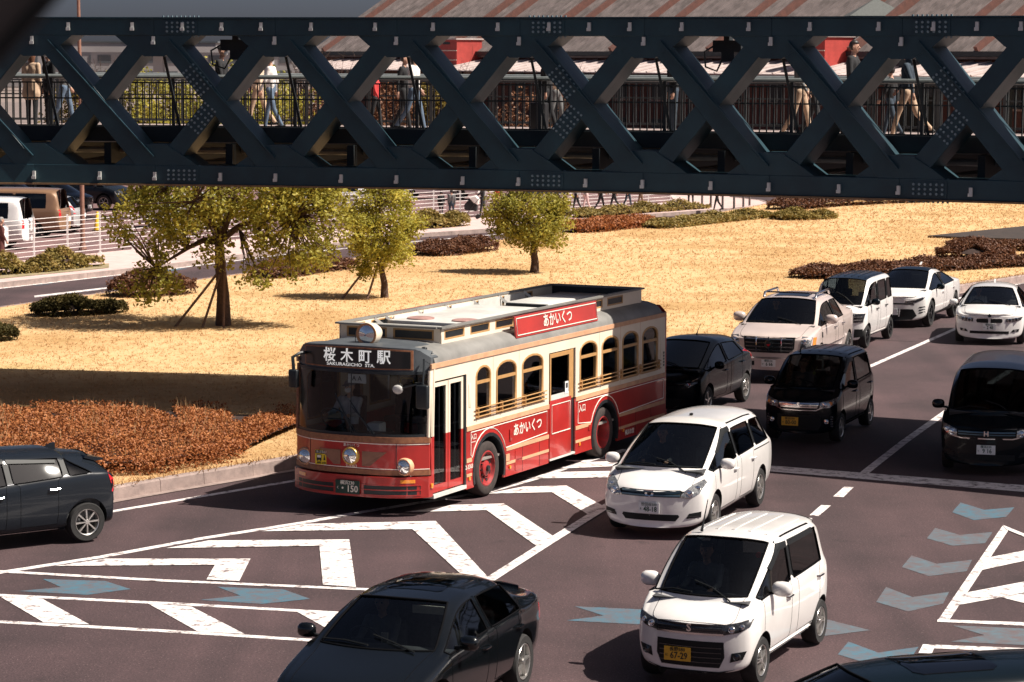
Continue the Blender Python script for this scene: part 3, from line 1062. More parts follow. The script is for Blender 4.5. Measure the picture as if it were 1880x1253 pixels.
def make_car(root, sp, body_m, glass=None, glass_rear=None, roof_m=None, rim=('five', None), interior=True, level=2, seal=True, bumper_m=None):
    """sp: dict of dimensions; returns Car with the BVH of the outer skin"""
    C = Car()
    C.root, C.sp = root, sp
    W, wb, fo, L = sp['W'], sp['wb'], sp['fo'], sp['L']
    ro = L - wb - fo
    hw = W / 2
    S = []
    zu = sp.get('zu', .22)
    hf, hc = sp['hood_front'], sp['hood_cowl']               # bonnet height at the nose and at the screen
    cs, cc = sp['cowl']                                      # x of the screen base: side, centre
    hs, hx = sp['header']                                    # x of the screen top: side, centre
    bf, br = sp['belt']
    zr, zrt, wr = sp['roof_edge'], sp['roof_top'], sp['roof_w']
    nr = sp.get('nose_round', .16)
    S.append(dict(x=(fo - nr, fo - .03), zu=zu - .02, zb=hf - .14, wb=hw * .90, zr=hf - .11, wr=hw * .80, zt=hf - .07))
    S.append(dict(x=(fo - nr - .14, fo - .12), zu=zu - .02, zb=hf - .05, wb=hw * .965, zr=hf - .01, wr=hw * .84, zt=hf + .01))
    xm = (fo - nr - .14 + cs) / 2
    S.append(dict(x=(xm, xm + .06), zu=zu, zb=(hf + bf) / 2 - .01, wb=hw, zr=(hf + bf) / 2 + .025, wr=hw - .14, zt=(hf * .45 + hc * .55) + .02))
    S.append(dict(x=(cs, cc), zu=zu, zb=bf, wb=hw, zr=bf + .035, wr=hw - .12, zt=hc))
    k = .5
    ms, mc = cs + (hs - cs) * k, cc + (hx - cc) * k
    S.append(dict(x=(ms, mc), zu=zu, zb=bf + (br - bf) * .15, wb=hw, zr=bf + .035 + (zr - bf - .035) * (k + .03), wr=(hw - .12) + (wr - hw + .12) * k + .015, zt=hc + (zrt - .05 - hc) * (k + .02)))
    S.append(dict(x=(hs, hx), zu=zu, zb=bf + (br - bf) * .3, wb=hw, zr=zr - .03, wr=wr, zt=zrt - .05))
    cow, hed = 3, 5
    xb = sp['pillars']                                       # B (and C) pillar x
    kinds = []
    pill = []
    xe = sp['glass_end']                                     # x of the end of the side glass (belt, roof)
    dr = sp.get('drop', 0)
    for x in xb:
        for dx in (.045, -.045):
            t = (hs - (x + dx)) / (hs - xe[0])
            S.append(dict(x=(x + dx, x + dx), zu=zu, zb=bf + (br - bf) * (.3 + .7 * t), wb=hw, zr=zr - dr * t ** 2 * .6, wr=wr + .005, zt=zrt - dr * t ** 2 * .6))
        pill.append(len(S) - 2)
    rx, rxc = sp['rear_header']
    S.append(dict(x=(xe[0], xe[0]), u=(xe[1], xe[1]), zu=zu, zb=br, wb=hw, zr=zr - .01 - dr * .75, wr=wr - dr * .2, zt=zrt - .005 - dr * .7))
    end = len(S) - 1
    S.append(dict(x=(sp.get('rear_low', (rx + xe[0]) / 2), sp.get('rear_low', (rx + xe[0]) / 2)), u=(rx, rxc), zu=zu + .02, zb=br, wb=hw - .01, zr=zr - .05 - dr, wr=wr - .02 - dr * .3, zt=zrt - .04 - dr))
    rh = len(S) - 1
    rb = sp['rear_base']                                     # x of the rear glass base, its height
    S.append(dict(x=(rb[0] + .03, rb[0]), zu=zu + .04, zb=br + .0 if not sp.get('deck') else br, wb=hw - .03, zr=rb[1] - .02, wr=hw - .15, zt=rb[1]))
    if sp.get('deck'):
        dx, dz = sp['deck']
        S.append(dict(x=(dx + .08, dx), zu=zu + .06, zb=dz - .06, wb=hw - .06, zr=dz - .03, wr=hw - .2, zt=dz))
    if not sp.get('deck'):
        tx = -wb - ro
        S.append(dict(x=(tx + .14, tx + .02), zu=zu + .06, zb=rb[1] - .18, wb=hw - .05, zr=rb[1] - .14, wr=hw - .16, zt=rb[1] - .12))
    doors = sp['doors']                                      # x of front edge, split, rear edge
    last = len(S) - 1
    def tagf(i, j):
        if cow <= i < hed and j >= 8: return 'windscreen'
        if rh <= i < rh + 1 and j >= 8: return 'rear_window'
        if cow <= i < end and j == 5:
            if i in pill: return 'pillar'
            return 'side_window'
        if i < cow and j >= 8: return 'bonnet'
        if hed <= i < rh and j >= 8: return 'roof'
        if cow <= i < end and j in (2, 3, 4):
            if i < (pill[0] if pill else end): return 'front_door'
            if len(pill) > 0 and i >= pill[0] + 1 and i < (pill[1] if len(pill) > 1 else end): return 'rear_door'
        if i == 0 and j < 5: return 'bumper'
        return 'body'
    cage = build_body(S, tagf, sp.get('nose', lambda j: (.0, .0, .02, .05, .05, .05, .04, .03, .02, .01, 0)[j]), sp.get('tail', lambda j: .03 if 1 < j < 6 else .01))
    o = bpy.data.objects.new('cage_tmp', cage)
    TMP.collection.objects.link(o)
    ss = o.modifiers.new('s', 'SUBSURF')
    ss.levels = ss.render_levels = level
    # wheel arches
    ar = sp['r'] * sp.get('arch', 1.16)
    cut = MB()
    for x in (0.0, -wb):
        n = 28
        for sd_ in (1, -1):
            prof = []
            vs_ = []
            for y in (sd_ * (hw - .32), sd_ * (hw + .2)):
                for i in range(n):
                    a = 2 * math.pi * i / n
                    vs_.append((x + ar * math.cos(a), y, sp['r'] + .02 + ar * math.sin(a)))
            cut.add(vs_, [tuple(range(n)), tuple(range(n, 2 * n))] + [(i, (i + 1) % n, n + (i + 1) % n, n + i) for i in range(n)])
    cm = cut.mesh('cut', M_WELL)
    base = evaluated(o)
    bb = bmesh.new()
    bb.from_mesh(base)
    C.bvh = BVHTree.FromBMesh(bb)
    bb.free()
    for _t in range(len(TAGS)):
        o.data.materials.append(M_WELL if _t == 8 else M_STEEL)
    co = bpy.data.objects.new('cut_tmp', cm)
    TMP.collection.objects.link(co)
    cm.materials.clear()
    for _t in range(len(TAGS)):
        cm.materials.append(M_WELL if _t == 8 else M_STEEL)
    cm.polygons.foreach_set('material_index', [8] * len(cm.polygons))
    bo = o.modifiers.new('b', 'BOOLEAN')
    bo.operation = 'DIFFERENCE'
    bo.solver = 'EXACT'
    bo.object = co
    bo.material_mode = 'INDEX'
    res = evaluated(o)
    bpy.data.objects.remove(o)
    bpy.data.objects.remove(co)
    bm = bmesh.new()
    bm.from_mesh(res)
    bm.normal_update()
    groups = {}
    for f in bm.faces:
        groups.setdefault(TAGS[f.material_index], []).append(f)
    glass = glass or M_GLASS
    glass_rear = glass_rear or glass
    for tg, faces in groups.items():
        if tg in ('windscreen', 'side_window', 'rear_window'):
            for isl in islands(bm, faces):
                cx = sum(f.calc_center_median().x for f in isl) / len(isl)
                gm = glass if (tg == 'windscreen' or (tg == 'side_window' and pill and cx > xb[0])) else glass_rear
                w_ = link(tg, sub_mesh(bm, isl, tg, gm, .006), root)
                if seal:
                    for lp in loops_of(bm, isl):
                        seal_tube(lp, .011 if tg != 'windscreen' else .014, M_SEAL, 'seal', w_)
        elif tg in ('front_door', 'rear_door'):
            for isl in islands(bm, faces):
                d_ = link(tg, sub_mesh(bm, isl, tg, body_m), root)
                if seal:
                    for lp in loops_of(bm, isl):
                        seal_tube(lp, .0035, M_SEAL, 'shut_line', d_)
                ctr = sum((f.calc_center_median() for f in isl), Vector()) / len(isl)
                sd_ = 1 if ctr.y > 0 else -1
                xr = min(v.co.x for f in isl for v in f.verts)
                zz = max(v.co.z for f in isl for v in f.verts) - .17
                hit = C.bvh.ray_cast(Vector((xr + .16, sd_ * 3, zz)), Vector((0, -sd_, 0)))
                if hit[0] is not None and sp.get('handles', True):
                    h = hit[0]
                    q = MB()
                    q.tube([h + Vector((.09, 0, 0)), h + Vector((.08, sd_ * .035, 0)), h + Vector((-.08, sd_ * .035, 0)), h + Vector((-.09, 0, 0))], .014, 6)
                    q.build('handle', sp.get('handle_m', body_m), d_, smooth=50)
        else:
            mm = {'roof': roof_m or body_m, 'wheel_arch': M_WELL, 'pillar': M_BLACKP if sp.get('dark_pillars', True) else body_m, 'bumper': bumper_m or body_m}.get(tg, body_m)
            nm = {'bumper': 'bumper', 'pillar': 'pillar'}.get(tg, tg)
            if tg in ('bonnet', 'roof') or len(faces) == 0:
                p_ = link(nm, sub_mesh(bm, faces, nm, mm), root)
                if tg == 'bonnet' and seal:
                    for lp in loops_of(bm, faces):
                        seal_tube(lp, .0035, M_SEAL, 'shut_line', p_)
            elif tg in ('bumper', 'pillar', 'wheel_arch'):
                for isl in islands(bm, faces):
                    link(nm, sub_mesh(bm, isl, nm, mm), root)
            else:
                link('body_shell', sub_mesh(bm, faces, 'body_shell', mm), root)
    bm.free()
    # wheels
    for x in (0.0, -wb):
        for sd_ in (1, -1):
            add_wheel(root, x, sd_ * (hw - .115), sp['r'], .19, rim[0], rim[1] or M_ALLOY, sd_)
    # cabin
    if interior:
        lin = MB()
        x0, x1 = cs - .05, sp['rear_base'][0] + .25
        yi = hw - .10
        lin.add([(x0, -yi, zu + .1), (x0, yi, zu + .1), (x1, yi, zu + .1), (x1, -yi, zu + .1), (x0, -yi, bf - .1), (x0, yi, bf - .1), (x1, yi, br - .12), (x1, -yi, br - .12)],
                [(0, 1, 2, 3), (0, 1, 5, 4), (2, 3, 7, 6), (1, 2, 6, 5), (0, 3, 7, 4)])
        lin.build('cabin_liner', M_INT, root)
        q = MB()
        q.prism([(cs + .0, bf - .12), (cc - .04, hc - .05), (cs - .1, hc - .03), (cs - .42, bf - .03), (cs - .45, bf - .3), (cs - .1, bf - .35)], lambda a, b, d: (a, d, b), -(hw - .14), hw - .14)
        q.build('dashboard', M_INT, root, smooth=30)
        sx = xb[0] + .28 if xb else cs - 1.0
        zs = sp.get('seat_z', .55)
        seat = MB()
        seat.prism([(.25, 0), (.27, .1), (-.2, .13), (-.24, 0)], lambda a, b, d: (a, d, b), -.23, .23)
        seat.prism([(-.17, .08), (-.2, .62), (-.3, .64), (-.3, .05)], lambda a, b, d: (a, d, b), -.22, .22)
        seat.prism([(-.19, .66), (-.2, .84), (-.27, .84), (-.28, .64)], lambda a, b, d: (a, d, b), -.12, .12)
        sm = seat.mesh('seat', M_SEAT)
        bevel(sm, .03, 2)
        shade(sm, 40)
        for x, ys in ((sx, (-.36, .36)), (sx - .85, (-.36, .36))):
            for y in ys:
                s_ = link('seat', sm, root)
                s_.location = (x, y * (hw / .8475), zs)
        st = MB()
        a_ = math.radians(25)
        ringp = []
        for i in range(21):
            t = 2 * math.pi * i / 20
            ringp.append(Vector((cs - .5 + .19 * math.sin(t) * math.sin(a_), -.36 * hw / .8475 + .19 * math.cos(t), bf - .02 + .19 * math.sin(t) * math.cos(a_))))
        st.tube(ringp, .014, 6)
        st.bar(ringp[0], ringp[10], .03, .02)
        st.build('steering_wheel', M_INT, root, smooth=50)
    return C
def patch(C, name, poly, axis, m, off=.004, thick=.02, cuts=3, parent=None, ang=40):
    """a panel laid on the outer skin: poly in (y,z) for f/b, (x,z) for l/r, (x,y) for t"""
    bm = bmesh.new()
    vs_ = [bm.verts.new((a, b, 0)) for a, b in poly]
    f = bm.faces.new(vs_)
    if len(poly) > 4:
        bmesh.ops.triangulate(bm, faces=[f])
    if cuts:
        bmesh.ops.subdivide_edges(bm, edges=bm.edges[:], cuts=cuts, use_grid_fill=True)
    D = {'f': Vector((-1, 0, 0)), 'b': Vector((1, 0, 0)), 'l': Vector((0, -1, 0)), 'r': Vector((0, 1, 0)), 't': Vector((0, 0, -1))}[axis]
    bm.normal_update()
    for v in bm.verts:
        a, b = v.co.x, v.co.y
        o = {'f': Vector((9, a, b)), 'b': Vector((-19, a, b)), 'l': Vector((a, 4, b)), 'r': Vector((a, -4, b)), 't': Vector((a, b, 6))}[axis]
        h = C.bvh.ray_cast(o, D)
        if h[0] is None:
            h = C.bvh.find_nearest(o + D * (9 - C.sp['fo'] if axis == 'f' else 3))
        n = h[1]
        if n.dot(D) > 0: n = -n
        v.co = h[0] + n * off
    be = [e for e in bm.edges if len(e.link_faces) == 1]
    ex = bmesh.ops.extrude_edge_only(bm, edges=be)
    for v in [q for q in ex['geom'] if isinstance(q, bmesh.types.BMVert)]:
        v.co += D * thick
    bmesh.ops.recalc_face_normals(bm, faces=bm.faces)
    me = bpy.data.meshes.new(name)
    bm.to_mesh(me)
    bm.free()
    me.materials.append(m)
    shade(me, ang)
    return link(name, me, parent or C.root)
def mir(poly):
    return [(-a, b) for a, b in poly[::-1]]
def circ(cy, cz, r, n=14, sq=1.0):
    return [(cy + r * math.cos(2 * math.pi * i / n), cz + r * sq * math.sin(2 * math.pi * i / n)) for i in range(n)]
def rect(y0, y1, z0, z1, c=0.0):
    if not c:
        return [(y0, z0), (y1, z0), (y1, z1), (y0, z1)]
    return [(y0 + c, z0), (y1 - c, z0), (y1, z0 + c), (y1, z1 - c), (y1 - c, z1), (y0 + c, z1), (y0, z1 - c), (y0, z0 + c)]
def front_x(C, y, z):
    h = C.bvh.ray_cast(Vector((9, y, z)), Vector((-1, 0, 0)))
    return h[0].x if h[0] is not None else C.sp['fo']
def number_plate(C, y, z, top, kana, num, yellow=False, w=.33, h=.165, x=None, tilt=0):
    x = (max(front_x(C, y + d, z + e) for d in (-w / 2, 0, w / 2) for e in (-h / 2, h / 2)) + .014) if x is None else x
    q = MB().box(-.006, .006, -w / 2, w / 2, -h / 2, h / 2)
    p = q.build('number_plate', M_PLY if yellow else M_PLW, C.root)
    p.location = (x, y, z)
    ink = M_PLK if yellow else M_PLG
    put_text(top, h * .34, ink, p, (.008, 0, h * .31), (0, 1, 0), (0, 0, 1), 'plate_region', bold=.008)
    put_text(kana, h * .22, ink, p, (.008, -w * .40, -h * .12), (0, 1, 0), (0, 0, 1), 'plate_kana', bold=.01)
    put_text(num, h * .66, ink, p, (.008, w * .06, -h * .14), (0, 1, 0), (0, 0, 1), 'plate_number', bold=.016, sx=.86)
    return p
def door_mirror(C, m, m2=None, x=None, z=None, size=1.0):
    sp = C.sp
    hw = sp['W'] / 2
    x = sp['cowl'][0] - .38 if x is None else x
    z = sp['belt'][0] + .09 if z is None else z
    for sd_ in (1, -1):
        q = MB()
        c = Vector((x, sd_ * (hw + .10), z))
        q.sphere((0, 0, 0), 1, 14, 0, (.075 * size, .115 * size, .085 * size))
        me = q.mesh('mirror', m, smooth=60)
        for v in me.vertices:                                # flat glass side at the rear, squared outline
            if v.co.x < -.02: v.co.x = -.02 + (v.co.x + .02) * .15
            v.co.y = math.copysign(abs(v.co.y / (.115 * size)) ** .75 * .115 * size, v.co.y)
            v.co.z = math.copysign(abs(v.co.z / (.085 * size)) ** .75 * .085 * size, v.co.z)
        o = link('mirror', me, C.root)
        o.location = c
        a = MB().bar((0, -sd_ * .18, -.06), (0, -sd_ * .05, -.05), .05, .035)
        a.build('mirror_arm', M_BLACKP, o)
def wipers(C, ys=((-.1, -.62), (.38, -.12)), m=None):
    sp = C.sp
    for y0, y1 in ys:
        pts = []
        for t in (0, .5, 1):
            y = y0 + (y1 - y0) * t
            h = C.bvh.ray_cast(Vector((sp['cowl'][1] - .06 - .17 * t * abs(1), y, 5)), Vector((0, 0, -1)))
            pts.append(h[0] + Vector((0.01, 0, .018)))
        MB().tube(pts, .011, 5).build('wiper', M_BLACKP, C.root)
def lamp_bulb(C, y, z, r=.05, m=None, off=.01, parent=None):
    x = front_x(C, y, z)
    q = MB().lathe([(r * 1.18, -.02), (r * 1.18, .012), (r, .014), (r * .8, .004), (0, .012)], 'x', n=16)
    o = q.build('projector_lamp', m or M_LENS, parent or C.root, smooth=50)
    o.location = (x + off, y, z)
    return o
# ---------------------------------------------------------------- the vehicles on the road
def kei_spec(**k):
    d = dict(W=1.475, wb=2.4, fo=.62, L=3.395, r=.285, hood_front=.93, hood_cowl=1.08, cowl=(.02, .27), header=(-.80, -.66), belt=(1.00, 1.06), roof_edge=1.56,
             roof_top=1.655, roof_w=.60, pillars=[-1.16], glass_end=(-2.42, -2.36), rear_header=(-2.62, -2.66), rear_base=(-2.74, 1.02), doors=None, seat_z=.5, nose_round=.14)
    d.update(k)
    return d
def emblem_s(C, y, z, size=.13, m=None):
    x = front_x(C, y, z) + .012
    put_text('S', size, m or M_CHROME, C.root, (x, y, z), (0, 1, 0), (0, 0, 1), 'emblem', bold=.03, ext=.004)
def place(name, label, cat, pose, group='cars waiting on the road'):
    return thing(name, label, cat, (pose[0], pose[1], 0.016), pose[2], group)

# white kei wagon, yellow plate 67-29 -----------------------------------------------------------
r_ = place('kei_wagon', 'white kei wagon with yellow plate 67-29 and smoked headlights, lower right', 'car', (2.329, 31.189, -1.978))
C = make_car(r_, kei_spec(handle_m=M_CHROME, hood_front=.86, hood_cowl=1.05), P_WHITE, M_GLASS, M_GLASS_D, rim=('twin', None))
patch(C, 'grille', [(-.40, .68), (.40, .68), (.42, .785), (-.42, .785)], 'f', M_LAMPD, .006, cuts=4)
for i in range(3):
    patch(C, 'grille_bar', rect(-.39, .39, .70 + i * .028, .71 + i * .028), 'f', M_ALLOYD, .014, cuts=3)
patch(C, 'grille_trim', [(-.42, .66), (.42, .66), (.40, .68), (-.40, .68)], 'f', M_CHROME, .012, cuts=3)
hl = [(.40, .665), (.58, .70), (.68, .76), (.70, .845), (.58, .81), (.42, .78)]
for q in (hl, mir(hl)):
    h_ = patch(C, 'headlight', q, 'f', M_LAMPD, .010, cuts=3)
    sg = 1 if q is hl else -1
    lamp_bulb(C, sg * .50, .735, .034, parent=h_)
    lamp_bulb(C, sg * .61, .765, .026, parent=h_)
emblem_s(C, 0, .735)
patch(C, 'lower_grille', [(-.36, .27), (.36, .27), (.42, .40), (.41, .58), (-.41, .58), (-.42, .40)], 'f', M_BLACKP, .006, cuts=4)
for i in range(4):
    patch(C, 'grille_bar', rect(-.38, .38, .32 + i * .06, .332 + i * .06), 'f', M_LAMPD, .012, cuts=2)
fg = [(.48, .34), (.62, .38), (.66, .48), (.50, .45)]
for q in (fg, mir(fg)):
    h_ = patch(C, 'fog_lamp', q, 'f', M_BLACKP, .006, cuts=2)
    lamp_bulb(C, (.56 if q is fg else -.56), .41, .04, M_LAMPD, parent=h_)
patch(C, 'splitter', rect(-.60, .60, .205, .225), 'f', M_BLACKP, .012, cuts=4)
number_plate(C, -.14, .41, '長野580', 'に', '67-29', True)
door_mirror(C, P_WHITE, size=1.1)
wipers(C)
for i in range(5):
    patch(C, 'roof_rib', rect(-2.3, -1.0, -.42 + i * .21 - .02, -.42 + i * .21 + .02), 't', P_WHITE, .008, .01, cuts=3)
for sd_ in (1, -1):
    patch(C, 'roof_gutter', rect(-2.5, -.85, sd_ * .56 - .012, sd_ * .56 + .012), 't', M_SEAL, .002, .01, cuts=5)
    patch(C, 'window_visor', [(-.42, 1.31), (-.86, 1.53), (-1.12, 1.53), (-1.12, 1.46), (-.88, 1.46), (-.48, 1.27)], 'l' if sd_ > 0 else 'r', M_BLACKP, .012, .01, cuts=2)
    patch(C, 'window_visor', [(-1.20, 1.53), (-2.2, 1.52), (-2.2, 1.46), (-1.2, 1.46)], 'l' if sd_ > 0 else 'r', M_BLACKP, .012, .01, cuts=2)
    patch(C, 'side_skirt', rect(-2.02, -.36, .20, .29), 'l' if sd_ > 0 else 'r', P_WHITE, .018, .03, cuts=3)
MB().tube([(-.86, -.36, 1.62), (-.92, -.36, 1.72), (-1.08, -.36, 1.98)], [.02, .01, .005], 6).build('aerial', M_BLACKP, r_)
q = MB().prism([(-2.60, 1.50), (-2.62, 1.545), (-2.80, 1.535), (-2.81, 1.515)], lambda a, b, d: (a, d, b), -.46, .46)
q.build('roof_spoiler', P_WHITE, r_, smooth=40)
o = MB().lathe([(0, 0), (.035, 0), (.035, .003), (0, .003)], 'x', n=16).build('sticker', M_RED, r_)
o.location = (-.655, .44, 1.42)

# white minivan 48-18 -----------------------------------------------------------
r_ = place('minivan', 'white minivan with plate 48-18 beside the red bus', 'car', (2.413, 41.212, -1.919))
sp = dict(W=1.695, wb=2.785, fo=.90, L=4.61, r=.315, hood_front=.82, hood_cowl=1.07, cowl=(.12, .42), header=(-1.02, -.82), belt=(.98, 1.05), roof_edge=1.52, roof_top=1.645,
          roof_w=.64, drop=.04, pillars=[-1.30, -2.42], glass_end=(-3.25, -3.1), rear_header=(-3.30, -3.36), rear_base=(-3.58, 1.06), doors=None, seat_z=.52, nose_round=.24, zu=.2)
C = make_car(r_, sp, P_WHITE, M_GLASS, M_GLASS_D, rim=('twin', None))
M_GRB = mat('grille_blue_grey', (0.10, 0.17, 0.22), 0.3, metal=0.5, var=0.1)
patch(C, 'grille', [(-.46, .66), (.46, .66), (.52, .74), (.46, .765), (-.46, .765), (-.52, .74)], 'f', M_BLACKP, .006, cuts=4)
for z in (.685, .735):
    patch(C, 'grille_bar', rect(-.46, .46, z - .013, z + .013), 'f', M_GRB, .016, cuts=4)
patch(C, 'emblem', [(-.06, .675), (.06, .675), (.075, .755), (-.075, .755)], 'f', M_CHROME, .024, cuts=1)
patch(C, 'emblem_mark', [(-.02, .69), (.02, .69), (.03, .745), (-.03, .745)], 'f', M_PLK, .028, cuts=0)
hl = [(.46, .66), (.60, .64), (.74, .72), (.80, .86), (.74, .90), (.62, .84), (.52, .75)]
for q in (hl, mir(hl)):
    sg = 1 if q is hl else -1
    h_ = patch(C, 'headlight', q, 'f', M_LAMP, .008, cuts=3)
    lamp_bulb(C, sg * .60, .715, .055, parent=h_)
    lamp_bulb(C, sg * .70, .79, .04, M_AMBER if False else M_LENS, parent=h_)
patch(C, 'lower_grille', [(-.40, .29), (.40, .29), (.46, .36), (.44, .39), (-.44, .39), (-.46, .36)], 'f', M_BLACKP, .006, cuts=4)
fv = [(.56, .33), (.76, .35), (.77, .44), (.60, .41)]
for q in (fv, mir(fv)):
    h_ = patch(C, 'bumper_vent', q, 'f', M_BLACKP, .005, cuts=2)
    patch(C, 'vent_bar', [(a * .99, .355 + (b - .33) * .2) for a, b in q], 'f', M_LAMPD, .012, cuts=1, parent=h_)
number_plate(C, 0, .49, '世田谷500', 'そ', '48-18')
door_mirror(C, P_WHITE, size=1.05)
wipers(C, ((-.05, -.66), (.45, -.08)))
for sd_ in (1, -1):
    patch(C, 'roof_gutter', rect(-3.1, -1.05, sd_ * .60 - .012, sd_ * .60 + .012), 't', M_SEAL, .002, .01, cuts=5)
    patch(C, 'door_rail', rect(-3.3, -2.3, .995, 1.01), 'l' if sd_ > 0 else 'r', M_SEAL, .004, .01, cuts=3)
    patch(C, 'window_visor', [(-.35, 1.22), (-1.0, 1.50), (-1.27, 1.515), (-1.27, 1.45), (-.98, 1.43), (-.42, 1.20)], 'l' if sd_ > 0 else 'r', M_BLACKP, .012, .01, cuts=2)
MB().box(-1.5, -1.42, -.02, .02, 1.635, 1.675).build('aerial', M_BLACKP, r_)

# black kei van 80-00 -----------------------------------------------------------
r_ = place('kei_wagon', 'black kei wagon with yellow plate 80-00 and chrome grille in the bridge shadow', 'car', (5.736, 51.235, -1.938))
C = make_car(r_, kei_spec(hood_front=.90, hood_cowl=1.06), P_NAVY, M_GLASS, M_GLASS_D, rim=('five', None))
patch(C, 'grille', [(-.36, .70), (.36, .70), (.40, .80), (-.40, .80)], 'f', M_CHROME, .010, cuts=4)
for i in range(2):
    patch(C, 'grille_slot', rect(-.36, .36, .725 + i * .035, .735 + i * .035), 'f', M_ALLOYD, .013, cuts=2)
emblem_s(C, 0, .752, .12)
patch(C, 'grille_trim', [(-.34, .645), (.34, .645), (.46, .70), (.44, .715), (.33, .665), (-.33, .665), (-.44, .715), (-.46, .70)], 'f', M_CHROME, .014, cuts=1)
hl = [(.40, .70), (.58, .71), (.68, .78), (.70, .90), (.60, .85), (.42, .81)]
for q in (hl, mir(hl)):
    sg = 1 if q is hl else -1
    h_ = patch(C, 'headlight', q, 'f', M_LAMP, .010, cuts=3)
    lamp_bulb(C, sg * .50, .76, .045, parent=h_)
    lamp_bulb(C, sg * .61, .795, .03, M_AMBER, parent=h_)
patch(C, 'lower_grille', [(-.38, .27), (.38, .27), (.44, .38), (.42, .56), (-.42, .56), (-.44, .38)], 'f', M_BLACKP, .006, cuts=4)
for sg in (1, -1):
    lamp_bulb(C, sg * .54, .44, .038)
    for i in range(5):
        patch(C, 'marker_lamp', [(sg * .63 - .02, .34 + i * .045), (sg * .63 + .02, .34 + i * .045), (sg * .63 + .02, .365 + i * .045), (sg * .63 - .02, .365 + i * .045)], 'f', M_LAMP, .008, cuts=0)
    patch(C, 'side_skirt', rect(-2.02, -.36, .20, .28), 'l' if sg > 0 else 'r', P_NAVY, .018, .03, cuts=3)
    patch(C, 'roof_gutter', rect(-2.5, -.85, sg * .56 - .012, sg * .56 + .012), 't', M_SEAL, .002, .01, cuts=5)
    patch(C, 'window_visor', [(-.42, 1.31), (-.86, 1.53), (-1.12, 1.53), (-1.12, 1.46), (-.88, 1.46), (-.48, 1.27)], 'l' if sg > 0 else 'r', M_BLACKP, .012, .01, cuts=2)
number_plate(C, -.16, .43, '横浜590', 'の', '80-00', True)
door_mirror(C, P_NAVY)
wipers(C)
for i in range(5):
    patch(C, 'roof_rib', rect(-2.3, -1.0, -.42 + i * .21 - .02, -.42 + i * .21 + .02), 't', P_NAVY, .008, .01, cuts=3)
MB().tube([(-.86, -.36, 1.62), (-.92, -.36, 1.70), (-1.06, -.36, 1.76)], [.02, .012, .01], 6).build('aerial', M_BLACKP, r_)
q = MB()
q.tube([(-.62, -.06, 1.38), (-.60, .0, 1.27), (-.62, .06, 1.38)], .006, 5)
q.sphere((-.60, 0, 1.24), .035, 8)
q.build('mirror_charm', mat('charm_green', (.35, .38, .1), .7, var=.2), r_)

# black hatchback behind the bus -----------------------------------------------------------
r_ = place('hatchback', 'black hatchback half hidden behind the rear of the red bus', 'car', (3.332, 55.045, -1.974))
sp = dict(W=1.695, wb=2.53, fo=.80, L=3.955, r=.305, hood_front=.84, hood_cowl=1.02, cowl=(.10, .42), header=(-.98, -.78), belt=(.93, 1.06), roof_edge=1.42, roof_top=1.525,
          roof_w=.60, drop=.06, pillars=[-1.25], glass_end=(-2.35, -2.2), rear_header=(-2.55, -2.62), rear_base=(-2.98, 1.02), doors=None, seat_z=.45, nose_round=.28, zu=.2)
C = make_car(r_, sp, P_NAVY, M_GLASS_D, M_GLASS_D, rim=('five', None))
hl = [(.42, .60), (.60, .62), (.74, .72), (.80, .84), (.72, .82), (.50, .68)]
for q in (hl, mir(hl)):
    h_ = patch(C, 'headlight', q, 'f', M_LAMPD, .008, cuts=3)
    sg = 1 if q is hl else -1
    patch(C, 'light_guide', [(sg * .64, .735), (sg * .74, .79), (sg * .73, .81), (sg * .64, .76)][::sg], 'f', M_LENS, .014, cuts=1, parent=h_)
    lamp_bulb(C, sg * .60, .68, .04, parent=h_)
patch(C, 'grille', [(-.44, .58), (.44, .58), (.46, .66), (-.46, .66)], 'f', M_BLACKP, .006, cuts=3)
patch(C, 'lower_grille', [(-.4, .24), (.4, .24), (.46, .40), (-.46, .40)], 'f', M_BLACKP, .006, cuts=3)
for sg in (1, -1):
    patch(C, 'tail_lamp', [(sg * .60, .92), (sg * .80, .88), (sg * .78, 1.12), (sg * .66, 1.14)][::-sg], 'b', M_RED, .008, cuts=2)
    patch(C, 'tail_lamp', [(-2.98, .93), (-2.84, .95), (-2.80, 1.06), (-2.94, 1.09)], 'l' if sg > 0 else 'r', M_RED, .008, cuts=2)
    patch(C, 'quarter_glass', [(-.06, .99), (-.30, 1.0), (-.36, 1.14)], 'l' if sg > 0 else 'r', M_GLASS_D, .004, cuts=1)
door_mirror(C, P_NAVY, x=-.36)
wipers(C, ((-.05, -.66), (.45, -.08)))
MB().tube([(-1.6, 0, 1.51), (-1.65, 0, 1.56), (-1.85, 0, 1.72)], [.02, .008, .004], 6).build('aerial', M_BLACKP, r_)

# champagne pickup -----------------------------------------------------------
r_ = place('luxury_pickup', 'champagne luxury pickup with chrome lattice grille, plate 6 66 and roof rails', 'car', (6.2, 61.2, -1.902))
sp = dict(W=2.0, wb=3.3, fo=1.05, L=5.6, r=.40, hood_front=1.12, hood_cowl=1.30, cowl=(-.10, .20), header=(-.98, -.80), belt=(1.22, 1.26), roof_edge=1.74, roof_top=1.86,
          roof_w=.72, pillars=[-1.72], glass_end=(-2.55, -2.42), rear_header=(-2.62, -2.70), rear_base=(-3.35, 1.36), deck=(-4.5, 1.34), doors=None, seat_z=.75, nose_round=.14, zu=.32, arch=1.14,
          handle_m=M_CHROME)
C = make_car(r_, sp, P_CHAMP, M_GLASS, M_GLASS_D, rim=('five', M_CHROME))
patch(C, 'grille', [(-.46, .70), (.46, .70), (.58, .80), (.60, 1.06), (-.60, 1.06), (-.58, .80)], 'f', M_BLACKP, .006, cuts=4)
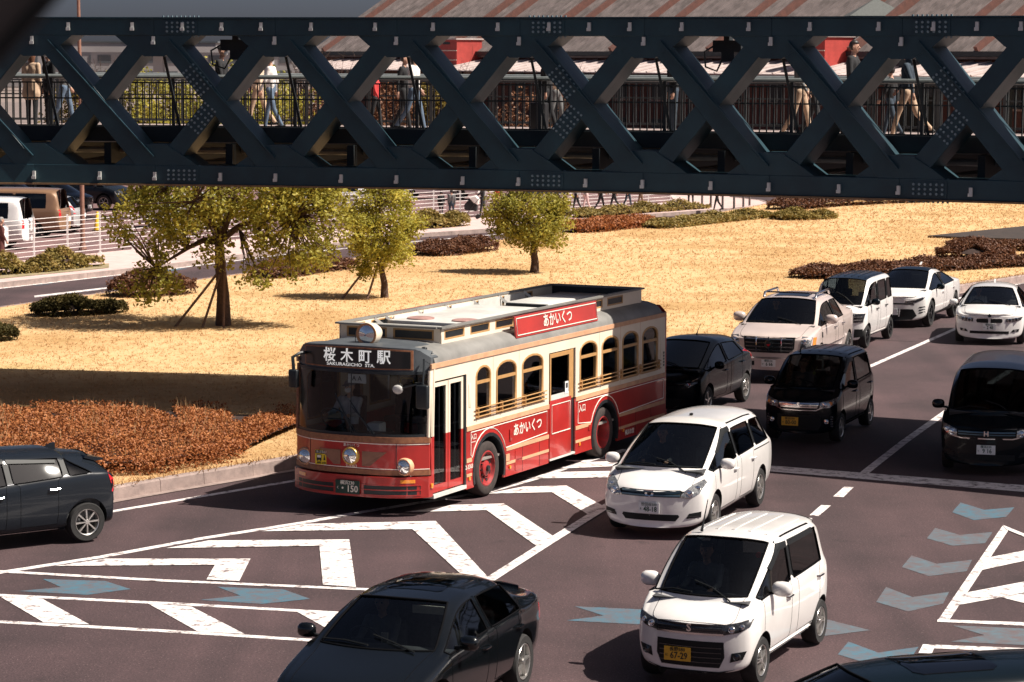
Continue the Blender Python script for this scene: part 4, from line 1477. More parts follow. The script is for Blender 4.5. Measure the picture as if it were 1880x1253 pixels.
for i in range(4):
    patch(C, 'grille_bar', rect(-.55, .55, .745 + i * .085, .768 + i * .085), 'f', M_CHROME, .02, cuts=3)
for y in (-.29, 0, .29):
    patch(C, 'grille_upright', rect(y - .012, y + .012, .72, 1.05), 'f', M_CHROME, .026, cuts=2)
h_ = patch(C, 'emblem', circ(0, .90, .10), 'f', M_CHROME, .034, cuts=1)
patch(C, 'emblem_crest', [(-.04, .87), (0, .84), (.04, .87), (.045, .94), (-.045, .94)], 'f', M_PLK, .042, cuts=1, parent=h_)
patch(C, 'emblem_crest', [(-.03, .875), (0, .855), (.03, .875), (.03, .90), (-.03, .90)], 'f', M_RED, .048, cuts=0, parent=h_)
hl = [(.70, .74), (.92, .78), (.95, 1.06), (.74, 1.08)]
for q in (hl, mir(hl)):
    sg = 1 if q is hl else -1
    h_ = patch(C, 'headlight', q, 'f', M_LAMP, .010, cuts=3)
    lamp_bulb(C, sg * .80, .83, .05, M_LAMPD, parent=h_)
    lamp_bulb(C, sg * .81, .97, .05, parent=h_)
    patch(C, 'turn_lamp', [(.955 * sg, .80), (.985 * sg, .82), (.985 * sg, 1.04), (.96 * sg, 1.05)][::sg], 'f', M_AMBER, .012, cuts=1, parent=h_)
    patch(C, 'lower_intake', [(.34 * sg, .40), (.70 * sg, .40), (.74 * sg, .50), (.34 * sg, .50)][::sg], 'f', M_BLACKP, .005, cuts=2)
    patch(C, 'fender_vent', rect(-.16, -.06, .98, 1.10), 'l' if sg > 0 else 'r', M_BLACKP, .008, cuts=1)
    MB().tube([(-1.05, sg * .62, 1.80), (-1.15, sg * .62, 1.90), (-2.4, sg * .62, 1.90), (-2.52, sg * .62, 1.80)], .03, 8).build('roof_rail', M_CHROME, r_, smooth=50)
    patch(C, 'side_moulding', rect(-2.6, -.5, .72, .76), 'l' if sg > 0 else 'r', M_CHROME, .01, cuts=3)
MB().tube([(-1.25, -.62, 1.90), (-1.25, .62, 1.90)], .02, 6).build('roof_crossbar', M_CHROME, r_)
patch(C, 'sunroof', rect(-1.75, -1.15, -.40, .40, .05), 't', M_GLASS_D, .010, .01, cuts=3)
patch(C, 'bumper_step', rect(-.9, .9, .56, .60), 'f', M_CHROME, .012, cuts=4)
patch(C, 'bed_cover', [(-3.45, -.72), (-3.45, .72), (-4.42, .68), (-4.42, -.68)], 't', P_CHAMP, .05, .06, cuts=3)
number_plate(C, 0, .46, '横浜130', 'ほ', '6 66')
door_mirror(C, P_CHAMP, x=-.62, size=1.35, z=1.36)
wipers(C, ((-.1, -.72), (.55, -.05)))

# white boxy kei with black roof -----------------------------------------------------------
r_ = place('boxy_kei_van', 'tall boxy white kei van with black roof behind the champagne pickup', 'car', (8.487, 68.097, -1.944))
sp = kei_spec(wb=2.52, fo=.50, r=.29, hood_front=.98, hood_cowl=1.12, cowl=(.05, .22), header=(-.42, -.28), belt=(1.05, 1.10), roof_edge=1.68, roof_top=1.80, roof_w=.63, pillars=[-1.12, -2.1],
              glass_end=(-2.62, -2.6), rear_header=(-2.76, -2.8), rear_base=(-2.86, 1.05), handle_m=M_BLACKP)
C = make_car(r_, sp, P_WHITE2, M_GLASS, M_GLASS_D, roof_m=P_NAVY, rim=('twin', M_ALLOYD))
patch(C, 'grille', rect(-.42, .42, .68, .86, .02), 'f', M_LAMPD, .008, cuts=3)
patch(C, 'grille_bar', rect(-.40, .40, .76, .785), 'f', M_CHROME, .016, cuts=3)
hl = [(.42, .66), (.66, .68), (.70, .90), (.42, .88)]
for q in (hl, mir(hl)):
    h_ = patch(C, 'headlight', q, 'f', M_LAMPD, .012, cuts=3)
    sg = 1 if q is hl else -1
    for z in (.72, .80):
        patch(C, 'light_guide', [(sg * .45, z), (sg * .64, z + .01), (sg * .64, z + .03), (sg * .45, z + .02)][::sg], 'f', M_LAMP, .018, cuts=1, parent=h_)
    fg = [(sg * .44, .28), (sg * .64, .30), (sg * .66, .50), (sg * .46, .50)][::sg]
    patch(C, 'bumper_vent', fg, 'f', M_BLACKP, .006, cuts=2)
    patch(C, 'side_skirt', rect(-2.1, -.36, .20, .28), 'l' if sg > 0 else 'r', P_WHITE2, .018, .03, cuts=3)
patch(C, 'lower_grille', rect(-.40, .40, .28, .44), 'f', M_BLACKP, .006, cuts=3)
door_mirror(C, P_NAVY, x=-.34, z=1.16)
wipers(C)
for i in range(6):
    patch(C, 'roof_rib', rect(-2.5, -.7, -.45 + i * .18 - .015, -.45 + i * .18 + .015), 't', P_NAVY, .010, .01, cuts=3)

# white crossover with black roof -----------------------------------------------------------
r_ = place('crossover', 'white sleek crossover with black roof, slim lamps and dark wheels', 'car', (10.84, 73.774, -1.969))
sp = dict(W=1.84, wb=2.85, fo=.95, L=4.93, r=.37, hood_front=.93, hood_cowl=1.06, cowl=(.0, .30), header=(-1.15, -.92), belt=(.98, 1.06), roof_edge=1.42, roof_top=1.54,
          roof_w=.60, drop=.07, pillars=[-1.45], glass_end=(-2.72, -2.3), rear_header=(-2.35, -2.45), rear_base=(-3.3, 1.12), deck=(-3.9, 1.08), doors=None, seat_z=.45, nose_round=.3, zu=.22, arch=1.1, handle_m=P_WHITE2)
C = make_car(r_, sp, P_WHITE2, M_GLASS, M_GLASS_D, roof_m=P_NAVY, rim=('five', M_ALLOYD))
patch(C, 'grille', [(-.50, .20), (.50, .20), (.66, .34), (.56, .52), (-.56, .52), (-.66, .34)], 'f', M_BLACKP, .006, cuts=4)
patch(C, 'upper_grille', [(-.60, .645), (.60, .645), (.56, .685), (-.56, .685)], 'f', M_BLACKP, .008, cuts=4)
hl = [(.34, .70), (.60, .70), (.80, .78), (.86, .86), (.66, .79), (.36, .745)]
for q in (hl, mir(hl)):
    h_ = patch(C, 'headlight', q, 'f', M_LAMPD, .008, cuts=3)
    sg = 1 if q is hl else -1
    patch(C, 'light_guide', [(sg * .38, .735), (sg * .62, .765), (sg * .82, .84), (sg * .80, .85), (sg * .6, .785), (sg * .38, .75)][::sg], 'f', M_LENS, .014, cuts=0, parent=h_)
    for k in range(3):
        patch(C, 'bumper_vent', [(sg * .70, .40 + k * .075), (sg * .86, .43 + k * .07), (sg * .85, .46 + k * .07), (sg * .72, .435 + k * .075)][::sg], 'f', M_BLACKP, .006, cuts=1)
    patch(C, 'sill_trim', [(-2.35, .28), (-.42, .24), (-.42, .32), (-1.9, .40), (-2.3, .52)], 'l' if sg > 0 else 'r', M_BLACKP, .012, .02, cuts=2)
door_mirror(C, P_NAVY, x=-.55)
o = MB().box(-.006, .006, -.165, .165, -.0825, .0825).build('number_plate', M_PLW, r_)
o.location = (front_x(C, 0, .44) + .03, 0, .44)
MB().prism([(-2.3, 1.52), (-2.2, 1.53), (-2.38, 1.60), (-2.42, 1.59)], lambda a, b, d: (a, d, b), -.02, .02).build('aerial', P_WHITE2, r_)

# white sedan at the right edge -----------------------------------------------------------
r_ = place('sedan', 'white sedan with twin kidney grille cut off by the right edge', 'car', (12.566, 69.26, -1.792))
sp = dict(W=1.81, wb=2.81, fo=.79, L=4.63, r=.33, hood_front=.87, hood_cowl=1.0, cowl=(-.25, .05), header=(-1.20, -1.02), belt=(.90, .97), roof_edge=1.33, roof_top=1.43,
          roof_w=.58, pillars=[-1.55], glass_end=(-2.65, -2.4), rear_header=(-2.4, -2.5), rear_base=(-3.1, 1.07), deck=(-3.75, 1.05), doors=None, seat_z=.38, nose_round=.26, zu=.18, dark_pillars=False)
C = make_car(r_, sp, P_WHITE2, M_GLASS, M_GLASS_D, rim=('five', None))
for sg in (1, -1):
    k_ = patch(C, 'kidney_grille', [(sg * .03, .575), (sg * .31, .58), (sg * .34, .63), (sg * .31, .68), (sg * .05, .685), (sg * .03, .66)][::sg], 'f', M_BLACKP, .014, cuts=1)
    patch(C, 'kidney_rim', [(sg * .03, .688), (sg * .32, .683), (sg * .33, .695), (sg * .03, .70)][::sg], 'f', M_CHROME, .018, cuts=1)
    hl = [(sg * .42, .60), (sg * .66, .605), (sg * .80, .66), (sg * .84, .74), (sg * .66, .70), (sg * .42, .685)][::sg]
    h_ = patch(C, 'headlight', hl, 'f', M_LAMPD, .010, cuts=2)
    for y in (.52, .68):
        q = MB().lathe([(.056, -.03), (.056, .01), (.040, .012), (.040, -.03)], 'x', n=18)
        o = q.build('light_ring', M_LENS, h_)
        o.location = (front_x(C, sg * y, .645) + .02, sg * y, .645 + (y - .52) * .12)
    patch(C, 'bumper_vent', [(sg * .54, .33), (sg * .74, .35), (sg * .76, .42), (sg * .60, .40)][::sg], 'f', M_BLACKP, .008, cuts=1)
    patch(C, 'fog_lamp', circ(sg * .66, .375, .03, 10), 'f', M_LAMP, .016, cuts=0)
patch(C, 'lower_grille', rect(-.50, .50, .29, .36), 'f', M_BLACKP, .008, cuts=3)
h_ = patch(C, 'emblem', circ(0, .76, .042, 14), 'f', M_BLACKP, .012, cuts=1)
for a0_ in (0, math.pi):
    patch(C, 'emblem_quarter', [(0, .76)] + [(.03 * math.cos(a0_ + t * math.pi / 8), .76 + .03 * math.sin(a0_ + t * math.pi / 8)) for t in range(5)], 'f', M_GRB, .016, .004, cuts=0, parent=h_)
number_plate(C, 0, .475, '横浜330', 'の', '2 48')
door_mirror(C, P_WHITE2, x=-.62)
wipers(C, ((-.05, -.66), (.5, -.05)))
MB().prism([(-2.4, 1.40), (-2.2, 1.42), (-2.36, 1.48), (-2.42, 1.48)], lambda a, b, d: (a, d, b), -.02, .02).build('aerial', P_WHITE2, r_)

# black minivan in the shadow at right -----------------------------------------------------------
r_ = place('minivan', 'black minivan with plate 9 16 in the bridge shadow at the right edge', 'car', (8.674, 47.589, -1.83))
sp = dict(W=1.695, wb=2.855, fo=.90, L=4.69, r=.315, hood_front=.90, hood_cowl=1.14, cowl=(.22, .50), header=(-.72, -.52), belt=(1.02, 1.06), roof_edge=1.70, roof_top=1.83,
          roof_w=.68, pillars=[-1.25, -2.45], glass_end=(-3.45, -3.4), rear_header=(-3.62, -3.66), rear_base=(-3.74, 1.08), doors=None, seat_z=.58, nose_round=.22, zu=.2)
C = make_car(r_, sp, P_NAVY, M_GLASS_D, M_GLASS_D, rim=('six', None))
patch(C, 'grille', [(-.50, .70), (.50, .70), (.52, .80), (-.52, .80)], 'f', M_BLACKP, .006, cuts=4)
for z in (.735, .775):
    patch(C, 'grille_bar', rect(-.50, .50, z - .008, z + .008), 'f', M_GRB, .016, cuts=4)
patch(C, 'grille_trim', [(-.46, .655), (.46, .655), (.66, .70), (.64, .715), (.45, .675), (-.45, .675), (-.64, .715), (-.66, .70)], 'f', M_CHROME, .014, cuts=1)
put_text('H', .13, M_CHROME, r_, (front_x(C, 0, .755) + .03, 0, .755), (0, 1, 0), (0, 0, 1), 'emblem', bold=.02, ext=.004)
hl = [(.52, .68), (.66, .70), (.78, .80), (.80, .89), (.66, .85), (.53, .80)]
for q in (hl, mir(hl)):
    sg = 1 if q is hl else -1
    h_ = patch(C, 'headlight', q, 'f', M_LAMP, .010, cuts=3)
    lamp_bulb(C, sg * .61, .76, .05, parent=h_)
    lamp_bulb(C, sg * .71, .80, .035, parent=h_)
    patch(C, 'bumper_vent', [(sg * .56, .33), (sg * .76, .36), (sg * .77, .46), (sg * .6, .42)][::sg], 'f', M_BLACKP, .006, cuts=1)
patch(C, 'lower_grille', rect(-.5, .5, .28, .38), 'f', M_BLACKP, .006, cuts=3)
number_plate(C, 0, .47, '横浜330', 'ら', '9 16')
door_mirror(C, P_NAVY, x=-.05, z=1.16)
wipers(C, ((-.05, -.66), (.45, -.08)))

# black sedan in the foreground -----------------------------------------------------------
r_ = place('sedan', 'glossy black sedan in the foreground, bonnet cut off by the bottom edge', 'car', (-1.58, 28.35, R(-110)))
sp = dict(W=1.755, wb=2.73, fo=.92, L=4.76, r=.325, hood_front=.74, hood_cowl=.95, cowl=(-.36, -.12), header=(-1.12, -.98), belt=(.90, .95), roof_edge=1.335, roof_top=1.41,
          roof_w=.60, pillars=[-1.58], glass_end=(-2.66, -2.48), rear_header=(-2.50, -2.58), rear_base=(-3.02, 1.02), deck=(-3.78, 1.03), doors=None, seat_z=.34, nose_round=.24, zu=.18, dark_pillars=False, drop=.015)
C = make_car(r_, sp, P_BLACK, M_GLASS, M_GLASS_D, rim=('five', None))
for sg in (1, -1):
    sd_ = 'l' if sg > 0 else 'r'
    patch(C, 'headlight', [(sg * .44, .52), (sg * .78, .56), (sg * .80, .66), (sg * .44, .64)][::sg], 'f', M_LAMP, .008, cuts=2)
    patch(C, 'indicator', rect(.10, .16, .62, .65), sd_, M_AMBER, .008, cuts=0)
    patch(C, 'tail_lamp', [(sg * .42, .72), (sg * .80, .72), (sg * .80, .90), (sg * .42, .92)][::-sg], 'b', M_RED, .008, cuts=2)
patch(C, 'grille', rect(-.4, .4, .55, .66, .03), 'f', M_CHROME, .008, cuts=2)
patch(C, 'number_plate_mount', rect(-.2, .2, .32, .48), 'f', M_BLACKP, .01, cuts=1)
door_mirror(C, P_BLACK, x=-.60, z=1.0)
wipers(C, ((-.05, -.66), (.5, -.05)))
MB().box(-1.02, -1.0, .14, .52, 1.20, 1.29).build('sun_visor', M_TRIM, r_)
MB().box(-.98, -.96, -.08, .08, 1.24, 1.29).build('rear_view_mirror', M_LAMPD, r_)
MB().box(-.56, -.54, -.05, .03, .94, 1.05).build('dash_phone', M_TRIM, r_)
patch(C, 'boot_lip', [(-3.66, -.62), (-3.66, .62), (-3.74, .60), (-3.74, -.60)], 't', P_BLACK, .03, .03, cuts=2)
patch(C, 'sunroof', rect(-1.95, -1.35, -.34, .34, .05), 't', M_GLASS_D, .006, .01, cuts=3)

# dark car whose roof shows at the lower right corner -----------------------------------------------------------
r_ = place('dark_wagon', 'blue-black car of which only the roof shows in the lower right corner', 'car', (2.45, 25.0, R(-163)))
sp = dict(W=1.76, wb=2.75, fo=.90, L=4.75, r=.325, hood_front=.76, hood_cowl=1.0, cowl=(-.1, .2), header=(-1.02, -.86), belt=(.95, 1.0), roof_edge=1.42, roof_top=1.53,
          roof_w=.60, pillars=[-1.5, -2.5], glass_end=(-3.3, -3.1), rear_header=(-3.3, -3.36), rear_base=(-3.75, 1.05), doors=None, seat_z=.45, nose_round=.24, zu=.2)
C = make_car(r_, sp, P_NAVY, M_GLASS_D, M_GLASS_D, rim=('six', None))
patch(C, 'sunroof', rect(-2.3, -1.4, -.40, .40, .08), 't', M_GLASS_D, .008, .01, cuts=3)
door_mirror(C, P_NAVY)

# dark hatchback leaving at the left -----------------------------------------------------------
th = R(-144)
fw, lf = Vector((math.cos(th), math.sin(th), 0)), Vector((-math.sin(th), math.cos(th), 0))
rw = gp(160.7, 960.9, .305)
F_ = rw + fw * 2.55 - lf * .83
r_ = place('hatchback', 'dark grey hatchback leaving at the left edge past the flower bed', 'car', (F_.x, F_.y, th))
sp = dict(W=1.695, wb=2.55, fo=.84, L=3.995, r=.305, hood_front=.74, hood_cowl=.98, cowl=(.10, .40), header=(-.98, -.80), belt=(.90, 1.04), roof_edge=1.36, roof_top=1.445,
          roof_w=.58, drop=.11, pillars=[-1.28, -2.22], glass_end=(-2.66, -2.28), rear_header=(-2.75, -2.85), rear_base=(-3.05, 1.02), rear_low=-2.8, doors=None, seat_z=.42, nose_round=.26, zu=.18, handle_m=M_CHROME)
C = make_car(r_, sp, P_GREY, M_GLASS_D, M_GLASS_D, rim=('eight', None))
for sg in (1, -1):
    sd_ = 'l' if sg > 0 else 'r'
    patch(C, 'tail_lamp', [(-3.16, .74), (-2.98, .80), (-2.92, 1.02), (-3.06, 1.06)], sd_, M_RED, .008, cuts=2)
    patch(C, 'tail_lamp', [(sg * .62, .74), (sg * .82, .74), (sg * .78, 1.04), (sg * .66, 1.04)][::-sg], 'b', M_RED, .008, cuts=2)
    patch(C, 'sill_strip', rect(-2.1, -.4, .24, .25), sd_, M_CHROME, .01, cuts=3)
    patch(C, 'belt_strip', [(-.5, .945), (-2.6, 1.055), (-2.6, 1.060), (-.5, .952)], sd_, M_ALLOYD, .006, .01, cuts=3)
    patch(C, 'window_visor', [(-.40, 1.15), (-.9, 1.33), (-1.25, 1.35), (-1.25, 1.29), (-.9, 1.27), (-.5, 1.13)], sd_, M_BLACKP, .014, .01, cuts=2)
    patch(C, 'window_visor', [(-1.30, 1.34), (-2.1, 1.28), (-2.1, 1.235), (-1.3, 1.285)], sd_, M_BLACKP, .014, .01, cuts=2)
q = MB().prism([(-2.66, 1.25), (-2.68, 1.285), (-2.98, 1.225), (-3.0, 1.195), (-2.85, 1.19)], lambda a, b, d: (a, d, b), -.52, .52)
q.build('roof_spoiler', P_GREY, r_, smooth=40)
MB().prism([(-2.3, 1.36), (-2.2, 1.38), (-2.36, 1.45), (-2.42, 1.45), (-2.42, 1.34)], lambda a, b, d: (a, d, b), -.02, .02).build('aerial', P_GREY, r_)
door_mirror(C, P_GREY)
# ================================================================== THE RED BUS
def holes_mesh(name, outer, holes, th, m, fn):
    """flat panel with openings: outer and holes are (a,b) outlines; fn maps (a,b,t) to 3D"""
    c = bpy.data.curves.new('c', 'CURVE')
    c.dimensions = '2D'
    c.fill_mode = 'BOTH'
    c.extrude = th / 2
    for pl in [outer] + holes:
        sp_ = c.splines.new('POLY')
        sp_.points.add(len(pl) - 1)
        for i, (a, b) in enumerate(pl):
            sp_.points[i].co = (a, b, 0, 1)
        sp_.use_cyclic_u = True
    o = bpy.data.objects.new('c', c)
    TMP.collection.objects.link(o)
    me = evaluated(o)
    bpy.data.objects.remove(o)
    bpy.data.curves.remove(c)
    for v in me.vertices:
        v.co = fn(v.co.x, v.co.y, v.co.z)
    bm = bmesh.new()
    bm.from_mesh(me)
    bmesh.ops.remove_doubles(bm, verts=bm.verts, dist=1e-5)
    bmesh.ops.recalc_face_normals(bm, faces=bm.faces)
    bm.to_mesh(me)
    bm.free()
    me.materials.clear()
    me.materials.append(m)
    me.name = name
    return me
B_RED = mat('bus_red', (0.46, 0.027, 0.022), 0.35, coat=0.5, scale=1.4, col2=(0.34, 0.020, 0.018))
B_CREAM = mat('bus_cream', (0.80, 0.69, 0.55), 0.4, coat=0.3, var=0.05, scale=2)
B_TAN = mat('bus_tan', (0.62, 0.34, 0.20), 0.5, var=0.12, scale=5)
B_WOOD = mat('bus_wood', (0.30, 0.125, 0.06), 0.5, scale=14, col2=(0.19, 0.07, 0.035))
B_FRAME = mat('bus_window_frame', (0.46, 0.255, 0.10), 0.45, var=0.1)
B_ROOF = mat('bus_roof_grey', (0.25, 0.24, 0.225), 0.5, scale=1.5, col2=(0.17, 0.165, 0.155))
B_CAP = mat('bus_front_cap', (0.085, 0.095, 0.105), 0.5, scale=2, col2=(0.055, 0.062, 0.07))  # darker than the roof: shade on the front cap put into the colour
B_ROOFL = mat('bus_roof_light', (0.66, 0.64, 0.60), 0.5, scale=2.0, col2=(0.5, 0.48, 0.45))
B_DARK = mat('bus_dark', (0.014, 0.017, 0.02), 0.4, var=0.2)
B_LINE = mat('bus_pinstripe', (0.82, 0.75, 0.66), 0.5)
B_GLASS = glass_mat('bus_glass', (0.70, 0.75, 0.75))
B_YEL = mat('grab_rail_yellow', (0.80, 0.52, 0.03), 0.4)
B_HUB = mat('hub_red', (0.42, 0.03, 0.03), 0.45, scale=12, col2=(0.22, 0.03, 0.03))
B_PAPER = mat('paper_white', (0.78, 0.78, 0.76), 0.7, var=0.05)
B_INTER = mat('bus_cabin', (0.26, 0.23, 0.21), 0.8, var=0.2)
BUSP = (-1.504, 44.972, -2.018)
bus = thing('bus', 'red and cream retro sightseeing bus with clerestory roof turning past the lawn', 'bus', (BUSP[0], BUSP[1], 0.016), BUSP[2])
HW, XF, XR = 1.245, 2.10, -7.80
def bx(name, x0, x1, y0, y1, z0, z1, m, parent=None, bv=0):
    me = MB().box(x0, x1, y0, y1, z0, z1).mesh(name, m)
    if bv:
        bevel(me, bv, 2)
        shade(me, 40)
    return link(name, me, parent or bus)
def arch(x0, x1, z0, zs, zt, n=8):
    """window outline with a segmental arched head"""
    p = [(x0, z0), (x1, z0), (x1, zs)]
    cx, hw_ = (x0 + x1) / 2, abs(x1 - x0) / 2
    for i in range(1, n):
        a = math.pi * i / n
        p.append((cx + (x1 - cx) * math.cos(a), zs + (zt - zs) * math.sin(a)))
    p.append((x0, zs))
    return p
WINS = [(.52, -.05), (-.26, -1.06), (-1.28, -2.15), (-3.72, -4.51), (-4.71, -5.50), (-5.67, -6.45), (-6.64, -7.42)]
WZ = (1.37, 2.09, 2.26)
for sd_ in (1, -1):
    fn = lambda a, b, t, s=sd_: (a, s * (HW - .02) + t, b)
    wins = WINS if sd_ > 0 else WINS + [(1.9, .75), (-2.35, -3.5)]
    holes = [arch(a, b, *WZ) for a, b in wins]
    outer = [(XF, 1.28), (XF, 2.40), (XR, 2.40), (XR, 1.28)]
    if sd_ > 0:                                             # door openings cut down through both panels
        outer = [(XF + .02, 1.28), (XF + .02, 2.40), (XR, 2.40), (XR, 1.28), (-3.55, 1.28), (-3.55, 2.19), (-2.40, 2.19), (-2.40, 1.28), (.86, 1.28), (.86, 2.17), (2.06, 2.17), (2.06, 1.28)]
    link('upper_side', holes_mesh('upper_side', outer, holes, .04, B_CREAM, fn), bus)
    def archpts(xc, r0=.62):
        return [(xc + r0 * math.cos(a), max(.46 + r0 * math.sin(a), .23)) for a in [math.pi * (-.12 + 1.24 * i / 14) for i in range(15)]]
    def seg(x0, x1, arches):
        """lower red panel between x0 > x1 with wheel-arch notches from below"""
        p = [(x0, 1.255), (x0, .23)]
        for xc in arches:
            p += archpts(xc)
        p += [(x1, .23), (x1, 1.255)]
        return p
    pieces = [seg(.86, -2.40, [0.0]), seg(-3.55, XR, [-4.887])] if sd_ > 0 else [seg(XF, XR, [0.0, -4.887])]
    if sd_ > 0:
        pieces.append([(XF + .02, 1.255), (XF + .02, .30), (2.07, .30), (2.07, 1.255)])
    for pc in pieces:
        link('lower_side', holes_mesh('lower_side', pc, [], .04, B_RED, fn), bus)
    # wood waist rail and drip rail
    for (x0, x1) in ([(.86, -2.40), (-3.55, XR)] if sd_ > 0 else [(XF, XR)]):
        bx('waist_rail', x1 + .001, x0 - .001, sd_ * HW - .012, sd_ * HW + .014, 1.205, 1.285, B_TAN)
        for z0, z1 in ((.675, .745), (.435, .485)):
            cuts = [x0]
            for xc in (0.0, -4.887):
                if x1 < xc < x0:
                    cuts += [xc + .66, xc - .66]
            cuts.append(x1)
            for a, b in zip(cuts[::2], cuts[1::2]):
                if a - b > .05:
                    bx('tan_stripe', b + .002, a - .002, sd_ * HW - .01, sd_ * HW + .008, z0, z1, B_TAN)
    bx('drip_rail', XR, XF + .05, sd_ * HW - .015, sd_ * HW + .02, 2.385, 2.465, B_TAN)
    # black wheel arches
    for xc in (0.0, -4.887):
        q = MB()
        n = 16
        vs_, fs_ = [], []
        for i in range(n + 1):
            a = math.pi * (-.10 + 1.20 * i / n)
            for r0, y in ((.625, HW + .012), (.565, HW + .012), (.565, HW - .5), (.625, HW - .03)):
                vs_.append((xc + r0 * math.cos(a), sd_ * y, .46 + r0 * math.sin(a)))
        for i in range(n):
            for j in range(4):
                fs_.append((i * 4 + j, i * 4 + (j + 1) % 4, i * 4 + 4 + (j + 1) % 4, i * 4 + 4 + j))
        q.add(vs_, fs_)
        q.build('wheel_arch', B_DARK, bus, smooth=40)
    # windows
    for wi, (a, b) in enumerate(wins):
        o_ = arch(a, b, *WZ)
        i_ = arch(a - .035, b + .035, WZ[0] + .035, WZ[1], WZ[2] - .035)
        fr = link('window', holes_mesh('window', o_, [i_], .05, B_FRAME, lambda u, v, t, s=sd_: (u, s * (HW - .012) + t, v)), bus)
        pane = holes_mesh('pane', i_, [], .008, B_GLASS, lambda u, v, t, s=sd_: (u, s * (HW - .025) + t, v))
        link('pane', pane, fr)
        bx('sash_bar', b + .03, a - .03, sd_ * HW - .035, sd_ * HW + .006, 1.955, 2.005, B_FRAME, fr)
    # guard rails across the windows
    for (x0, x1) in ([(.58, -2.24), (-3.66, -7.52)]):
        for z in (1.41, 1.48, 1.55):
            MB().tube([(x0, sd_ * (HW + .035), z), (x1, sd_ * (HW + .035), z)], .011, 6).build('guard_rail', B_FRAME, bus, smooth=50)
        x = x0 - .1
        while x > x1:
            bx('rail_bracket', x - .012, x + .012, sd_ * HW + (.0 if sd_ > 0 else -.045), sd_ * HW + (.045 if sd_ > 0 else 0), 1.385, 1.575, B_FRAME)
            x -= .92
    # pinstriped panel outlines
    def outline(pts, y=None):
        pts = [Vector((p[0], sd_ * (HW + .004), p[1])) for p in pts]
        MB().tube(pts + [pts[0], pts[1]], .009, 4, cap=False).build('pinstripe', B_LINE, bus)
    def with_arch(x0, x1, xc):
        r0 = .70
        pts = [(x0, 1.17), (x0, .79)]
        for i in range(11):
            a = math.pi * (.13 + .74 * i / 10)
            pts.append((xc + r0 * math.cos(a), .46 + r0 * math.sin(a)))
        pts += [(x1, .79), (x1, 1.17)]
        return pts
    outline(with_arch(.70, -2.32, 0.0))
    outline(with_arch(-3.66, -7.72, -4.887))
# wooden panel joints and service hatches on the left side
yl = HW + .002
bx('service_hatch', -1.30, -1.02, yl, yl + .006, .29, .64, B_RED)
bx('fuel_flap', -.78, -.64, yl + .0, yl + .012, .50, .62, B_TAN)
bx('door_button', -.86, -.78, yl, yl + .02, .84, 1.04, B_RED, bv=.008)
bx('service_hatch', -4.22, -4.12, yl, yl + .012, .60, .70, B_RED)
for x, z in ((.76, .40), (-.80, .38), (-3.72, .40), (-5.75, .40)):
    bx('side_marker', x - .03, x + .03, yl, yl + .022, z - .03, z + .03, M_AMBER, bv=.006)
bx('gas_strut_slot', .70, .78, yl, yl + .008, 1.60, 2.0, B_CREAM, bv=.003)
bx('gas_strut_slot', -7.62, -7.54, yl, yl + .008, 1.60, 2.0, B_CREAM, bv=.003)
for z in (1.42, 1.48, 1.54, 1.60, 1.66):
    bx('rear_badge', -7.76, -7.70, yl, yl + .004, z, z + .04, B_DARK)
RIGHT, UPZ = (-1, 0, 0), (0, 0, 1)
put_text('あかいくつ', .235, B_LINE, bus, (-1.52, HW + .006, .985), RIGHT, UPZ, bold=.012)
put_text('入口', .11, B_LINE, bus, (.60, HW + .006, 1.08), RIGHT, UPZ, bold=.01)
put_text('入口', .15, B_LINE, bus, (-3.84, HW + .006, 1.04), RIGHT, UPZ, bold=.01)
put_text('2-3363', .10, B_LINE, bus, (.76, HW + .006, .60), RIGHT, UPZ, bold=.01)
put_text('横浜市営', .11, B_LINE, bus, (-6.05, HW + .006, .33), RIGHT, UPZ, bold=.01)
put_text('ENTRANCE', .03, B_LINE, bus, (.60, HW + .006, 1.0), RIGHT, UPZ)
for x in (-.64, -1.32, -2.02, -5.62, -6.35, -7.1):          # skirt panel seams
    bx('panel_seam', x - .004, x + .004, HW - .002, HW + .003, .24, .67, B_DARK)
for x in (-.15, -1.17, -4.61, -5.59, -6.55):
    bx('panel_seam', x - .003, x + .003, HW - .002, HW + .002, 1.30, 2.38, B_TAN)
# front folding door: two leaves, glazed, cream above and red below
def door_leaf(x0, x1, z0, z1, y, glass_z, name, up_m, low_m, zsplit=1.27, pane2=True):
    """one leaf with frame and glass"""
    w = .07
    lf_ = thing_part(name, (x0 + x1) / 2, y)
    def fr(nm, a, b, c, d, m, th=.02):
        o = MB().box(min(a, b) - (x0 + x1) / 2, max(a, b) - (x0 + x1) / 2, -th, th, c, d).build(nm, m, lf_)
        return o
    for a, b in ((x0, x0 - w), (x1 + w, x1)):
        fr('door_stile', a, b, zsplit, z1, up_m)
        fr('door_stile', a, b, z0, zsplit, low_m)
    fr('door_head', x0 - w, x1 + w, z1 - .07, z1, up_m)
    fr('door_foot', x0 - w, x1 + w, z0, z0 + .12, low_m)
    fr('door_pane', x0 - w, x1 + w, z0 + .12, z1 - .07, B_GLASS, .004)
    return lf_
def thing_part(name, x, y):
    o = MB().box(-.005, .005, -.005, .005, .3, 2.1).build(name, B_DARK, bus)
    o.location = (x, y, 0)
    return o
door_leaf(2.05, 1.49, .34, 2.14, HW - .045, None, 'front_door_leaf', B_CREAM, B_RED)
door_leaf(1.47, .93, .34, 2.14, HW - .045, None, 'front_door_leaf', B_CREAM, B_RED)
bx('door_post', .86, .92, HW - .10, HW - .002, .30, 2.16, B_DARK)
bx('door_step', .87, 2.06, HW - .30, HW + .012, .255, .315, B_ROOFL)
bx('door_well', .88, 2.05, HW - .32, HW - .30, .315, .6, B_INTER)
